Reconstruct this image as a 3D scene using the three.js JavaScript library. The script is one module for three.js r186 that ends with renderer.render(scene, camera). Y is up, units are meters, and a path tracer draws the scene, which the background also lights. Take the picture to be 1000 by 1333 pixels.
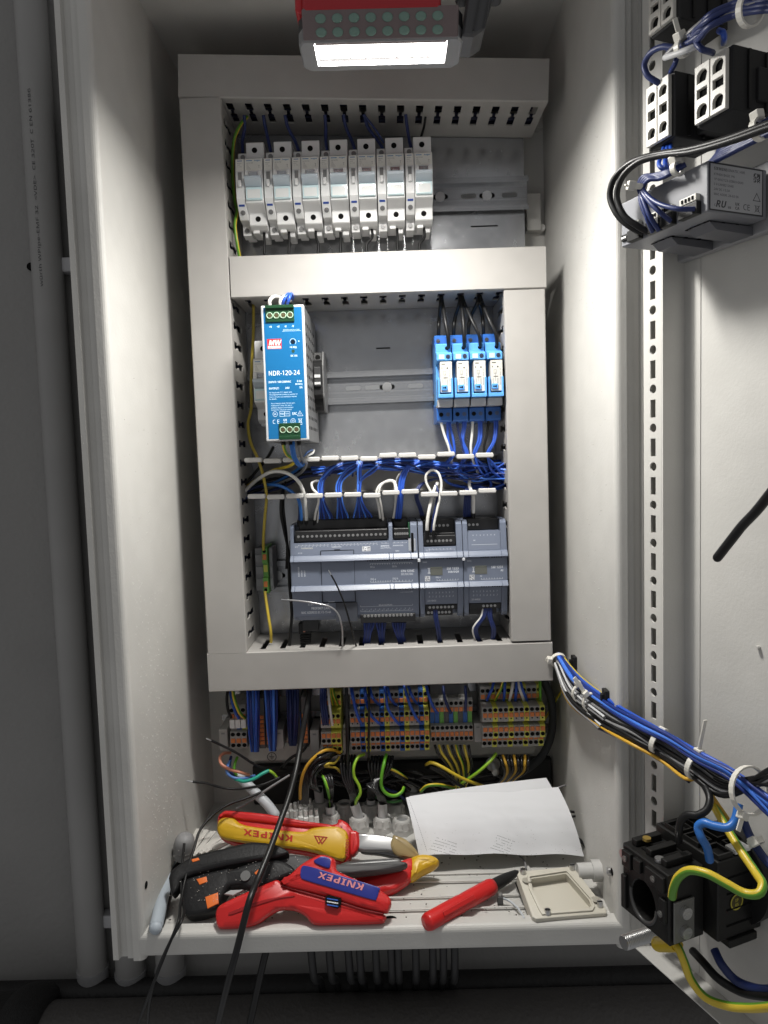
import * as THREE from 'three';
import { mergeGeometries, mergeVertices, toCreasedNormals } from 'three/addons/utils/BufferGeometryUtils.js';
import { RoundedBoxGeometry } from 'three/addons/geometries/RoundedBoxGeometry.js';
import { MarchingCubes } from 'three/addons/objects/MarchingCubes.js';
import { RectAreaLightUniformsLib } from 'three/addons/lights/RectAreaLightUniformsLib.js';
RectAreaLightUniformsLib.init();

// ---------------------------------------------------------------- camera, light, exposure
const scene = new THREE.Scene();
const camera = new THREE.PerspectiveCamera(71.62, 1000 / 1333, 0.02, 30);
camera.position.set(-0.0148, 0, 0.7879);
camera.rotation.set(-0.0743, 0.009, -0.0308, 'YXZ');
camera.updateMatrixWorld(true); camera.updateProjectionMatrix();
scene.add(camera);
const renderer = new THREE.WebGLRenderer({ antialias: true });
renderer.setSize(768, 1024);
renderer.toneMapping = THREE.LinearToneMapping;
renderer.toneMappingExposure = 1.0;
renderer.shadowMap.enabled = true;
scene.background = new THREE.Color().setRGB(0.27, 0.27, 0.272);      // dim room round the cabinet
const LAMP_POWER = 390;                                               // radiance of the work lamp's panel

// ---------------------------------------------------------------- helpers
const V = (x, y, z) => new THREE.Vector3(x, y, z);
let seed = 7;
const rnd = () => { seed = (seed + 0x6d2b79f5) | 0; let t = Math.imul(seed ^ (seed >>> 15), 1 | seed); t = (t + Math.imul(t ^ (t >>> 7), 61 | t)) ^ t; return ((t ^ (t >>> 14)) >>> 0) / 4294967296; };
const rr = (a, b) => a + (b - a) * rnd();
// the point where the sight line through photo pixel (px, py) meets a plane of the place
function ray(px, py) { return V(px / 500 - 1, 1 - py / 666.5, 0.5).unproject(camera).sub(camera.position).normalize(); }
function onPlane(px, py, p0, n) { const d = ray(px, py); return d.multiplyScalar(V().copy(p0).sub(camera.position).dot(n) / d.dot(n)).add(camera.position); }
const U = (px, py, z) => onPlane(px, py, V(0, 0, z), V(0, 0, 1));    // on the plane z of the cabinet
const UY = (px, py, y) => onPlane(px, py, V(0, y, 0), V(0, 1, 0));   // on a level plane
const used = {};
function numbered(n) { used[n] = (used[n] || 0) + 1; return used[n] === 1 ? n : n + '_' + String(used[n] - 1).padStart(3, '0'); }
const shadow = (m) => { m.castShadow = m.receiveShadow = true; return m; };
function tag(o, label, category, group, kind) { const u = {}; if (label) u.label = label; if (category) u.category = category; if (group) u.group = group; if (kind) u.kind = kind; o.userData = u; return o; }
function thing(name, label, category, pos, rotZ = 0, group) {
  const o = new THREE.Group(); o.name = numbered(name); scene.add(o);
  if (pos) o.position.copy(pos); o.rotation.z = rotZ; return tag(o, label, category, group);
}
function clean(g) { const c = g.index ? g.toNonIndexed() : g; for (const k of Object.keys(c.attributes)) if (!['position', 'normal', 'uv'].includes(k)) c.deleteAttribute(k); if (!c.attributes.normal) c.computeVertexNormals(); if (!c.attributes.uv) c.setAttribute('uv', new THREE.BufferAttribute(new Float32Array(c.attributes.position.count * 2), 2)); return c; }
function flip(g) { const q = clean(g); for (const k of Object.keys(q.attributes)) { const t = q.attributes[k], n = t.itemSize, a = t.array; for (let i = 0; i < t.count; i += 3) for (let j = 0; j < n; j++) { const v = a[(i + 1) * n + j]; a[(i + 1) * n + j] = a[(i + 2) * n + j]; a[(i + 2) * n + j] = v; } } return q; }
const merge = (gs) => { gs = [].concat(gs).map(clean); return gs.length === 1 ? gs[0] : mergeGeometries(gs, false); };
function part(name, gs, mat, parent, label) { const m = new THREE.Mesh(merge(gs), mat); m.name = parent === scene ? numbered(name) : name; shadow(m); parent.add(m); if (label) m.userData.label = label; return m; }
// a thing that is one mesh, moved so that its origin is at its base point
function solo(name, gs, mat, label, category, group, kind) {
  const g = merge(gs); g.computeBoundingBox(); const b = g.boundingBox, c = V((b.min.x + b.max.x) / 2, b.min.y, (b.min.z + b.max.z) / 2);
  g.translate(-c.x, -c.y, -c.z); const m = part(name, g, mat, scene); m.position.copy(c); return tag(m, label, category, group, kind);
}
// uv in metres by the dominant axis of each face
function uvm(g, s = 1) {
  g = clean(g); const p = g.attributes.position, n = g.attributes.normal, uv = g.attributes.uv;
  for (let i = 0; i < p.count; i += 3) {
    const ax = Math.abs(n.getX(i)) + Math.abs(n.getX(i + 1)) + Math.abs(n.getX(i + 2)), ay = Math.abs(n.getY(i)) + Math.abs(n.getY(i + 1)) + Math.abs(n.getY(i + 2)), az = Math.abs(n.getZ(i)) + Math.abs(n.getZ(i + 1)) + Math.abs(n.getZ(i + 2));
    for (let k = i; k < i + 3; k++) { const x = p.getX(k), y = p.getY(k), z = p.getZ(k); if (ax >= ay && ax >= az) uv.setXY(k, z * s, y * s); else if (ay >= az) uv.setXY(k, x * s, z * s); else uv.setXY(k, x * s, y * s); }
  }
  return g;
}
const mm = 0.001;
function bx(w, h, d, x = 0, y = 0, z = 0) { return new THREE.BoxGeometry(w, h, d).translate(x, y, z); }
function rb(w, h, d, x = 0, y = 0, z = 0, r = 0.0006, s = 1) { return new RoundedBoxGeometry(w, h, d, s, Math.min(r, w * 0.49, h * 0.49, d * 0.49)).translate(x, y, z); }
// box from min corner to max corner
const span = (x0, x1, y0, y1, z0, z1, r) => r ? rb(x1 - x0, y1 - y0, z1 - z0, (x0 + x1) / 2, (y0 + y1) / 2, (z0 + z1) / 2, r) : bx(x1 - x0, y1 - y0, z1 - z0, (x0 + x1) / 2, (y0 + y1) / 2, (z0 + z1) / 2);
function cyl(r0, r1, h, x = 0, y = 0, z = 0, axis = 'y', seg = 14, open = false) { const g = new THREE.CylinderGeometry(r1, r0, h, seg, 1, open); if (axis === 'z') g.rotateX(Math.PI / 2); if (axis === 'x') g.rotateZ(-Math.PI / 2); return g.translate(x, y, z); }
function poly(pts, holes = []) { const s = new THREE.Shape(pts.map(([x, y]) => new THREE.Vector2(x, y))); for (const h of holes) s.holes.push(new THREE.Path(h.map(([x, y]) => new THREE.Vector2(x, y)))); return s; }
function ext(shape, depth, bevel = 0, seg = 1) { return new THREE.ExtrudeGeometry(shape, { depth, curveSegments: 8, bevelEnabled: bevel > 0, bevelThickness: bevel, bevelSize: bevel, bevelOffset: -bevel, bevelSegments: seg }); }
// outline given as [z, y], extruded along x between x0 and x1
function extX(pts, x0, x1, holes = [], bevel = 0) { const g = ext(poly(pts, holes), x1 - x0 - 2 * bevel, bevel); g.applyMatrix4(new THREE.Matrix4().makeBasis(V(0, 0, 1), V(0, 1, 0), V(-1, 0, 0))); return g.translate(x1 - bevel, 0, 0); }
function tubeG(pts, r, seg = 0, rad = 7, tension = 0.5) { const c = new THREE.CatmullRomCurve3(pts, false, 'centripetal', tension); return new THREE.TubeGeometry(c, seg || Math.max(10, pts.length * 5), r, rad, false); }
function capped(pts, r, seg, rad = 8) { const a = pts[0], b = pts[pts.length - 1]; return [tubeG(pts, r, seg, rad), new THREE.SphereGeometry(r * 0.99, rad, 5).translate(a.x, a.y, a.z), new THREE.SphereGeometry(r * 0.99, rad, 5).translate(b.x, b.y, b.z)]; }
const dot = (x, y, w, h, n = 6) => { const a = []; for (let i = 0; i < n; i++) a.push([x + w * Math.cos(i / n * 2 * Math.PI), y + h * Math.sin(i / n * 2 * Math.PI)]); return a; };
const rect = (x0, x1, y0, y1) => [[x0, y0], [x1, y0], [x1, y1], [x0, y1]];

// ---------------------------------------------------------------- materials
function noiseTex(n, fn) { const d = new Uint8Array(n * n * 4); for (let y = 0; y < n; y++) for (let x = 0; x < n; x++) { const v = fn(x, y), i = (y * n + x) * 4; const c = Array.isArray(v) ? v : [v, v, v]; d[i] = c[0]; d[i + 1] = c[1]; d[i + 2] = c[2]; d[i + 3] = 255; } const t = new THREE.DataTexture(d, n, n); t.wrapS = t.wrapT = THREE.RepeatWrapping; t.magFilter = THREE.LinearFilter; t.needsUpdate = true; return t; }
function lattice(n, cell) { const m = n / cell, g = Array.from({ length: m * m }, rnd); return (x, y) => { const fx = x / cell, fy = y / cell, i = Math.floor(fx), j = Math.floor(fy), u = fx - i, v = fy - j, s = u * u * (3 - 2 * u), t = v * v * (3 - 2 * v), q = (a, b) => g[((b % m + m) % m) * m + ((a % m + m) % m)]; return (q(i, j) * (1 - s) + q(i + 1, j) * s) * (1 - t) + (q(i, j + 1) * (1 - s) + q(i + 1, j + 1) * s) * t; }; }
const l4 = lattice(512, 4), l8 = lattice(512, 8), l16 = lattice(512, 16), l64 = lattice(512, 64), l128 = lattice(512, 128);
const peel = noiseTex(512, (x, y) => 255 * (0.45 * l8(x, y) + 0.35 * l4(x, y) + 0.2 * l16(x, y)));        // orange peel of powder paint
const grime = noiseTex(512, (x, y) => 205 + 50 * (0.4 * l64(x, y) + 0.35 * l128(x, y) + 0.25 * l16(x, y)));
const fine = noiseTex(256, () => 255 * rnd());
const spangle = noiseTex(512, (x, y) => { const v = 0.5 * l16(x, y) + 0.3 * l64(x, y) + 0.2 * rnd(); return 150 + 105 * v; });
const brushed = noiseTex(256, (() => { const row = Array.from({ length: 256 }, rnd); return (x, y) => 160 + 95 * (0.7 * row[y] + 0.3 * rnd()); })());
const rep = (t, s, sy) => { const c = t.clone(); c.repeat.set(s, sy || s); c.needsUpdate = true; return c; };
const L = (r, g, b) => new THREE.Color().setRGB(r, g, b);
const mat = (c, roughness = 0.5, o = {}) => new THREE.MeshPhysicalMaterial({ color: Array.isArray(c) ? L(...c) : c, roughness, ...o });
const M = {
  paint: mat([0.60, 0.59, 0.56], 0.5, { bumpMap: rep(peel, 9), bumpScale: 0.0001, map: rep(grime, 2.3) }),
  paintIn: mat([0.60, 0.59, 0.56], 0.5, { bumpMap: rep(peel, 9), bumpScale: 0.0001, map: rep(grime, 1.9) }),
  duct: mat([0.42, 0.405, 0.385], 0.5, { map: rep(grime, 3.1), bumpMap: rep(brushed, 4, 3), bumpScale: 0.00003 }),
  ductTip: mat([0.55, 0.54, 0.52], 0.5),
  zinc: mat([0.50, 0.51, 0.53], 0.30, { metalness: 0.8, map: rep(grime, 5), roughnessMap: rep(spangle, 5) }),
  rail: mat([0.46, 0.47, 0.49], 0.26, { metalness: 0.8, map: rep(brushed, 2, 9) }),
  steel: mat([0.6, 0.6, 0.6], 0.3, { metalness: 0.95 }),
  dark: mat([0.008, 0.008, 0.008], 0.95, { specularIntensity: 0.2 }),
  black: mat([0.012, 0.012, 0.0125], 0.45, { specularIntensity: 0.6 }),
  blackGloss: mat([0.016, 0.016, 0.017], 0.3),
  white: mat([0.74, 0.74, 0.73], 0.42),
  wallGrey: mat([0.285, 0.28, 0.272], 0.85, { map: rep(grime, 0.7), bumpMap: rep(peel, 3), bumpScale: 0.0006 }),
  conduit: mat([0.32, 0.315, 0.308], 0.5, { map: rep(grime, 1.5) }),
  blackPipe: mat([0.012, 0.0115, 0.0115], 0.62, { bumpMap: rep(peel, 4), bumpScale: 0.0008, map: rep(grime, 2) }),
};
// ---------------------------------------------------------------- the cabinet
const XL = -0.2339, XR = 0.1661, ZB = -0.025, ZF = 0.2172, YF = -0.4, YT = 0.432, FL = 0.028, FLR = 0.027;
const cab = thing('electrical_cabinet', 'open light grey painted steel control cabinet full of wiring and devices', 'cabinet', V((XL + XR) / 2, YF, 0));
const O = cab.position;
const loc = (g) => uvm(g.translate(-O.x, -O.y, -O.z));
// cross-section of a side: inner wall, rounded front corner, stepped flange, return
function sideProfile(flange) {
  const p = [[0, ZB], [0, ZF - 0.005]];
  for (let i = 1; i <= 5; i++) { const a = i / 5 * Math.PI / 2; p.push([0.005 - 0.005 * Math.cos(a), ZF - 0.005 + 0.005 * Math.sin(a)]); }
  p.push([flange * 0.36, ZF], [flange * 0.38, ZF - 0.0035], [flange * 0.58, ZF - 0.0035], [flange * 0.6, ZF - 0.006], [flange * 0.8, ZF - 0.006], [flange * 0.84, ZF - 0.0015], [flange, ZF - 0.0015], [flange, ZB - 0.005], [flange - 0.002, ZB - 0.005], [flange - 0.002, ZF - 0.012], [0.004, ZF - 0.012], [0.002, ZF - 0.016], [0.002, ZB]);
  return p;
}
function side(x, dir, flange) {
  const s = poly(sideProfile(flange).map(([a, z]) => [dir * a, z]));
  const g = ext(s, 0.88, 0); g.rotateX(-Math.PI / 2); // shape y -> -z ; extrude z -> y
  g.scale(1, 1, -1);
  return flip(g).translate(x, YF - 0.018, 0);
}
part('side_wall', loc(side(XL, -1, FL)), M.paint, cab);
part('side_wall', loc(side(XR, 1, FLR)), M.paint, cab);
part('back_panel', loc(span(XL, XR, YF - 0.01, YT + 0.02, ZB - 0.004, ZB)), M.paintIn, cab);
part('ceiling_panel', loc(span(XL, XR, YT, YT + 0.004, ZB, ZF - 0.002)), M.paintIn, cab);
part('top_rim', loc(span(XL - FL, XR + FLR, YT + 0.001, YT + 0.029, ZF - 0.003, ZF - 0.0002)), M.paint, cab);
// floor with a rolled front lip; a cable hole near the lip
{
  const LY = YF + 0.0056, pr = [[ZB, YF], [ZF - 0.016, YF], [ZF - 0.0135, LY - 0.001], [ZF - 0.0125, LY], [ZF - 0.005, LY]];
  for (let i = 1; i <= 5; i++) { const a = i / 5 * Math.PI / 2; pr.push([ZF - 0.005 + 0.005 * Math.sin(a), LY - 0.005 + 0.005 * Math.cos(a)]); }
  pr.push([ZF, LY - 0.017]);
  for (let i = 1; i <= 4; i++) { const a = i / 4 * Math.PI / 2; pr.push([ZF - 0.004 + 0.004 * Math.cos(a), LY - 0.017 - 0.004 * Math.sin(a)]); }
  pr.push([ZF - 0.008, LY - 0.021], [ZF - 0.008, LY - 0.019], [ZF - 0.002, LY - 0.016], [ZF - 0.002, LY - 0.006], [ZF - 0.006, LY - 0.002], [ZF - 0.0115, LY - 0.002], [ZF - 0.0145, YF - 0.002], [ZB, YF - 0.002]);
  part('floor_panel', loc(extX(pr, XL - 0.004, XR + 0.004)), M.paint, cab);
  const gl = UY(648, 1120, YF); // raised rib of the gland plate
  part('gland_plate', loc(span(-0.16, 0.11, YF, YF + 0.0022, 0.015, 0.135, 0.001)), M.paintIn, cab);
  const h = UY(508, 1199, YF);
  part('floor_hole', loc(cyl(0.0065, 0.0065, 0.0006, h.x, YF + 0.0004, h.z, 'y', 20)), M.dark, cab);
  for (const [px, py] of [[190, 1152], [797, 1135]]) { const p = onPlane(px, py, V(px < 500 ? XL : XR, 0, 0), V(1, 0, 0)); part('side_hole', loc(cyl(0.003, 0.003, 0.0006, p.x + (px < 500 ? 0.0003 : -0.0003), p.y, p.z, 'x', 12)), M.dark, cab); }
}
// mounting plate
const plate = part('mounting_plate', loc(span(-0.200, 0.1395, -0.265, 0.36, -0.003, 0)), M.zinc, cab);
part('mounting_plate', loc(span(-0.1855, 0.1415, -0.340, -0.2655, -0.004, -0.001)), M.paintIn, cab, 'light grey lower mounting plate behind the terminals');
for (const [px, py] of [[700, 168], [703, 300]]) { const p = U(px, py, ZB); part('stud', loc(cyl(0.004, 0.004, 0.01, p.x, p.y, ZB + 0.005, 'z', 12)), M.paintIn, cab); }
{ const p = U(697, 280, ZB); part('bracket', loc(span(p.x - 0.012, p.x + 0.004, p.y - 0.02, p.y + 0.02, ZB, ZB + 0.012, 0.001)), M.paintIn, cab); }
// small slots punched in the plate
for (const [a, b] of [[[613, 295], [648, 293.5]], [[490, 453.5], [508, 453]]]) { const p = U(...a, 0), q = U(...b, 0); part('plate_slot', loc(span(p.x, q.x, p.y - 0.0007, p.y + 0.0007, 0, 0.0003)), M.dark, cab); }

// ---------------------------------------------------------------- cable ducts
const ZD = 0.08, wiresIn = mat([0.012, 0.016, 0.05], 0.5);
// keyhole slot in a duct wall, coordinates (along, depth)
const slot = (x, big) => big ? [[x - 0.0030, 0.024], [x + 0.0030, 0.024], [x + 0.0030, 0.066], [x + 0.0052, 0.066], [x + 0.0052, 0.0735], [x - 0.0052, 0.0735], [x - 0.0052, 0.066], [x - 0.0030, 0.066]]
  : [[x - 0.0034, 0.027], [x + 0.0034, 0.027], [x + 0.0034, 0.045], [x + 0.0017, 0.046], [x + 0.0017, 0.0505], [x + 0.0036, 0.0515], [x + 0.0036, 0.069], [x + 0.0016, 0.0695], [x + 0.0016, 0.0740], [x - 0.0016, 0.0740], [x - 0.0016, 0.0695], [x - 0.0036, 0.069], [x - 0.0036, 0.0515], [x - 0.0017, 0.0505], [x - 0.0017, 0.046], [x - 0.0034, 0.045]];
function ductWall(len, pitch, first, big, skip = () => false) {
  const holes = []; for (let x = first, k = 0; x < len - 0.006; x += pitch, k++) if (!skip(k)) holes.push(slot(x, big));
  return ext(poly(rect(0, len, 0, 0.0775), holes), 0.0014); // x along, y depth, z thickness
}
function duct(name, label, a, b, { pitch = 0.0189, first = 0.01, big = [0, 0], open = false, parts: extra } = {}) {
  const A = U(...a, ZD), B = U(...b, ZD), len = A.distanceTo(B), rot = Math.atan2(B.y - A.y, B.x - A.x);
  const t = thing(name, label, 'cable duct', V(A.x, A.y, 0.0005), rot);
  const wall = (y, k) => { const g = ductWall(len, pitch, first, big[k]); g.applyMatrix4(new THREE.Matrix4().makeBasis(V(1, 0, 0), V(0, 0, 1), V(0, -1, 0))); return uvm(g.translate(0, y, 0)); };
  part('slotted_wall', wall(0.019, 0), M.duct, t); part('slotted_wall', wall(-0.0176, 1), M.duct, t);
  part('base', uvm(span(0, len, -0.019, 0.019, 0, 0.0014)), M.duct, t);
  const c = [[0.0185, 0.0688], [0.0199, 0.0685], [0.0201, 0.0785], [0.0191, 0.0798], [-0.0191, 0.0798], [-0.0201, 0.0785], [-0.0199, 0.0685], [-0.0185, 0.0688], [-0.0188, 0.0784], [0.0188, 0.0784]];
  part('cover', uvm(extX(c.map(([y, z]) => [z, y]), 0, len)), M.duct, t);
  const inner = []; for (let k = 0; k < 16; k++) { const y = rr(-0.0145, 0.0145), z = rr(0.005, 0.036); inner.push(tubeG([0, 0.25, 0.5, 0.75, 1].map((u) => V(0.003 + u * (len - 0.006), y + rr(-0.004, 0.004) * 0.7, z + rr(-0.004, 0.004))), 0.0017, 24, 5)); }
  part('wires_inside', inner, wiresIn, t).userData.kind = 'stuff';
  return t;
}
duct('cable_duct', 'slotted grey cable duct across the top, just below the work lamp', [232, 98], [714.5, 104], { first: 0.0455, pitch: 0.0187 });
duct('cable_duct', 'tall grey cable duct running up the left side of the cabinet', [260, 127.5], [296, 850.5], { first: 0.014, pitch: 0.0198 });
duct('cable_duct', 'grey cable duct between the breaker row and the blue power supply', [300, 361], [711, 347.5], { first: 0.012, pitch: 0.0195 });
duct('cable_duct', 'upright grey cable duct on the right, beside the blue relays', [683, 377], [692, 834], { first: 0.014, pitch: 0.0198 });
duct('cable_duct', 'grey cable duct above the orange and grey terminal blocks', [271, 876], [719.5, 861], { first: 0.013, pitch: 0.0205, big: [1, 1] });
// the duct without its cover: free fingers with wide heads
{
  const A = U(322, 624, ZD), B = U(661, 615, ZD), len = A.distanceTo(B);
  const t = thing('cable_duct', 'open cable duct without cover, blue wires lying between its white tipped fingers', 'cable duct', V(A.x, A.y, 0.0005), Math.atan2(B.y - A.y, B.x - A.x));
  part('base', uvm(span(0, len, -0.019, 0.019, 0, 0.0014)), M.duct, t);
  for (const y of [0.019, -0.0176]) {
    part('side_wall', uvm(span(0, len, y - 0.0014, y, 0, 0.026)), M.duct, t);
    for (let x = 0.006 + (y > 0 ? 0 : 0.002), k = 0; x < len - 0.012; x += 0.0193, k++) {
      const f = poly([[x - 0.0068, 0.0262], [x + 0.0068, 0.0262], [x + 0.0068, 0.068], [x + 0.0088, 0.0705], [x + 0.0088, 0.0775], [x - 0.0088, 0.0775], [x - 0.0088, 0.0705], [x - 0.0068, 0.068]].map(([u, v]) => [u, v - 0.0262]));
      const g = ext(f, 0.0014); g.applyMatrix4(new THREE.Matrix4().makeBasis(V(1, 0, 0), V(0, 0, 1), V(0, -1, 0)));
      const head = rb(0.0172, 0.0048, 0.0085, x, -0.0007, 0.0475, 0.0012);
      const m = part('finger', [g, head], M.ductTip, t); m.position.set(0, y, 0.0262); m.rotation.x = rr(-0.018, 0.018); m.rotation.z = rr(-0.01, 0.01);
    }
  }
}

// ---------------------------------------------------------------- work lamp held by its magnets to the top rim, shining down
{
  const Y = 0.302, t = thing('work_lamp', 'red and black magnetic LED work lamp glowing at the top of the open cabinet', 'work lamp', V(-0.0115, Y, 0.235), -0.010);
  const W = 0.0472, red = mat([0.40, 0.012, 0.020], 0.36), grey = mat([0.21, 0.21, 0.215], 0.45), dk = mat([0.035, 0.035, 0.037], 0.5), glow = mat([0.9, 0.9, 0.88], 0.4, { emissive: L(1, 0.985, 0.94), emissiveIntensity: 5 });
  const out = [[-W - 0.0125, -0.016], [-W - 0.007, -0.0215], [W + 0.007, -0.0215], [W + 0.0125, -0.016], [W + 0.0125, 0.012], [W + 0.009, 0.0185], [-W - 0.009, 0.0185], [-W - 0.0125, 0.012]];
  const bz = ext(poly(out, [rect(-W, W, -0.0125, 0.0150)]), 0.008, 0.0012); bz.rotateX(-Math.PI / 2); bz.scale(1, 1, -1); part('bezel', flip(bz).translate(0, -0.0002, 0), grey, t);
  const ps = ext(poly(out), 0.010, 0.001); ps.rotateX(-Math.PI / 2); part('head', flip(ps.scale(1, 1, -1)).translate(0, 0.0085, 0), dk, t);
  part('light_panel', span(-W + 0.0004, W - 0.0004, 0.0036, 0.0046, -0.0121, 0.0146), mat([0.8, 0.8, 0.78], 0.4, { emissive: L(1, 0.985, 0.94), emissiveIntensity: 1.1 }), t);
  for (let i = 0; i < 8; i++) for (let j = 0; j < 2; j++) part('led', rb(0.0108, 0.0016, 0.0118, -W + 0.0059 + i * 0.0118 + 0.0001, 0.0032, -0.0054 + j * 0.0131, 0.0007), glow, t);
  // sloping front above the window with LED reflections modelled as greenish discs
  part('sloping_front', extX([[0.0190, -0.0004], [0.0265, 0.0165], [0.012, 0.0165], [0.012, -0.0004]], -W - 0.0085, W + 0.0085, [], 0.0008), mat([0.17, 0.13, 0.13], 0.38), t);
  for (let i = 0; i < 8; i++) for (let j = 0; j < 2; j++) part('led_reflection', new THREE.SphereGeometry(0.0040, 14, 8).scale(1, 0.75, 0.35).rotateX(0.4).translate(-0.0425 + i * 0.0119, 0.0035 + j * 0.0075, 0.0209 + j * 0.0033), mat([0.16, 0.26, 0.22], 0.22), t);
  part('body', [span(-W - 0.008, W - 0.004, 0.0150, 0.19, -0.012, 0.0275, 0.003)], red, t);
  part('side_cap', [span(-W - 0.0135, -W - 0.0065, 0.016, 0.19, -0.010, 0.024, 0.003)], mat([0.48, 0.012, 0.02], 0.36), t);
  for (const x of [-0.028, 0.028]) part('magnet', cyl(0.011, 0.011, 0.0062, x, 0.15, -0.0148, 'z', 20), M.steel, t);
  // dark folding clip at the right
  const arm = poly([[0.0585, 0.000], [0.0665, -0.001], [0.0745, 0.004], [0.0905, 0.060], [0.0905, 0.19], [0.068, 0.19], [0.066, 0.05]]);
  part('clip_arm', ext(arm, 0.026, 0.0016).translate(0, 0, -0.008), mat([0.06, 0.06, 0.063], 0.45), t);
  part('clip_rib', span(0.0655, 0.0668, 0.004, 0.034, 0.0195, 0.0207).rotateZ(-0.2).translate(0.001, 0.012, 0), dk, t); part('clip_rib', span(0.0725, 0.0738, 0.004, 0.034, 0.0195, 0.0207).rotateZ(-0.2).translate(0.001, 0.014, 0), dk, t);
  part('clip_cap', span(0.0565, 0.0915, 0.036, 0.19, -0.012, 0.024, 0.004), mat([0.03, 0.03, 0.032], 0.45), t);
  part('red_insert', span(0.070, 0.082, 0.046, 0.050, 0.023, 0.0255, 0.0008).rotateZ(0.12), red, t);
  const light = new THREE.RectAreaLight(L(1, 0.975, 0.925), LAMP_POWER * 0.66, 2 * W - 0.002, 0.026);
  light.name = 'work_lamp_light'; light.position.set(-0.0115, Y + 0.0013, 0.2345); light.rotation.set(-Math.PI / 2, 0, 0); scene.add(light);
  const beam = new THREE.SpotLight(L(1, 0.975, 0.925), LAMP_POWER * 0.0020, 0, 1.25, 1, 2); beam.name = 'work_lamp_beam'; // narrower beam added to lift the light lower down
  beam.position.set(-0.0115, Y + 0.0008, 0.2345); beam.target.position.set(-0.0115, -1, 0.2345); beam.castShadow = true; beam.shadow.radius = 2.2; beam.shadow.mapSize.set(2048, 2048); scene.add(beam, beam.target);
}

// ---------------------------------------------------------------- the room behind: wall, conduits, black pipe
{
  const g = uvm(span(-1.6, 1.6, -1.4, 1.4, -0.045, -0.032)); const w = part('wall', g, M.wallGrey, scene); tag(w, 'plain grey plaster wall behind the cabinet', undefined, undefined, 'structure');
}
// ---------------------------------------------------------------- prints
function canvasTex(w, h, draw) { const c = document.createElement('canvas'); c.width = w; c.height = h; const g = c.getContext('2d'); draw(g, w, h); const t = new THREE.CanvasTexture(c); t.colorSpace = THREE.SRGBColorSpace; t.anisotropy = 8; return t; }
function txt(g, s, x, y, px, col = '#fff', al = 'left', weight = '', fam = 'sans-serif', maxW) { g.font = `${weight} ${px}px ${fam}`; g.fillStyle = col; g.textAlign = al; g.textBaseline = 'middle'; maxW ? g.fillText(s, x, y, maxW) : g.fillText(s, x, y); }
const printed = (t, rough = 0.45, o = {}) => mat([1, 1, 1], rough, { map: t, ...o });
const quad = (w, h, x, y, z, tilt = 0) => new THREE.PlaneGeometry(w, h).rotateX(tilt).translate(x, y, z);
// quad lying on a straight stretch of a profile, from (z0,y0) at its top to (z1,y1) at its foot
function strip(x0, x1, z0, y0, z1, y1, off = 0.00025) { const dz = z1 - z0, dy = y1 - y0, l = Math.hypot(dz, dy), nz = -dy / l * off, ny = dz / l * off; const g = new THREE.BufferGeometry(); const a = [x0, y0 + ny, z0 + nz], b = [x1, y0 + ny, z0 + nz], c = [x1, y1 + ny, z1 + nz], d = [x0, y1 + ny, z1 + nz]; g.setAttribute('position', new THREE.Float32BufferAttribute([...d, ...c, ...b, ...d, ...b, ...a], 3)); g.setAttribute('uv', new THREE.Float32BufferAttribute([0, 0, 1, 0, 1, 1, 0, 0, 1, 1, 0, 1], 2)); g.computeVertexNormals(); return g; }
function copyOf(root, pos, label, group, rotZ) { const c = root.clone(); c.name = numbered(root.name.replace(/_\d\d\d$/, '')); scene.add(c); c.position.copy(pos); if (rotZ !== undefined) c.rotation.z = rotZ; if (label) c.userData.label = label; if (group) c.userData.group = group; return c; }
const ords = ['first', 'second', 'third', 'fourth', 'fifth', 'sixth', 'seventh', 'eighth', 'ninth', 'tenth', 'eleventh', 'twelfth', 'thirteenth', 'fourteenth', 'fifteenth', 'sixteenth'];
const mmP = (pts) => pts.map(([z, y]) => [z * mm, y * mm]);
const screwHead = (r, x, y, z) => [cyl(r, r, 0.0008, x, y, z, 'z', 14), bx(r * 1.5, r * 0.22, 0.0003, x, y, z + 0.00055), bx(r * 0.22, r * 1.5, 0.0003, x, y, z + 0.00058)];

// ---------------------------------------------------------------- DIN rails
const slotMat = mat([0.16, 0.165, 0.17], 0.5);
function dinRail(label, a, b, slots = [], screws = []) {
  const A = U(...a, 0.0075), B = U(...b, 0.0075), len = A.distanceTo(B);
  const t = thing('din_rail', label, 'rail', V(A.x, A.y, 0.0004), Math.atan2(B.y - A.y, B.x - A.x));
  const P = mmP([[0, -12.5], [0, 12.5], [6.4, 12.5], [6.4, 17.3], [7.4, 17.5], [7.4, 11.5], [1, 11.5], [1, -11.5], [7.4, -11.5], [7.4, -17.5], [6.4, -17.3], [6.4, -12.5]]);
  part('profile', uvm(extX(P, 0, len)), M.rail, t);
  const lx = (px) => U(px, a[1] + (b[1] - a[1]) * (px - a[0]) / (b[0] - a[0]), 0.001).x - A.x;
  for (const px of [...slots, ...screws]) { const x = lx(px); part('slot', ext(poly([...Array(12)].map((_, i) => { const q = i / 12 * 6.283; return [x + Math.cos(q) * 0.0026 + (Math.cos(q) > 0 ? 1 : -1) * 0.0058, Math.sin(q) * 0.0026]; })), 0.0003).translate(0, 0, 0.001), screws.includes(px) ? M.dark : slotMat, t); }
  for (const px of screws) { const x = lx(px); part('screw', [...screwHead(0.0038, x, 0, 0.0018), cyl(0.0052, 0.0052, 0.0005, x, 0, 0.0012, 'z', 16)], M.steel, t); }
  return t;
}
dinRail('zinc DIN rail sticking out to the right of the breaker row', [303, 261], [688, 250.5], [610, 663], [573, 634]);
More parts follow.
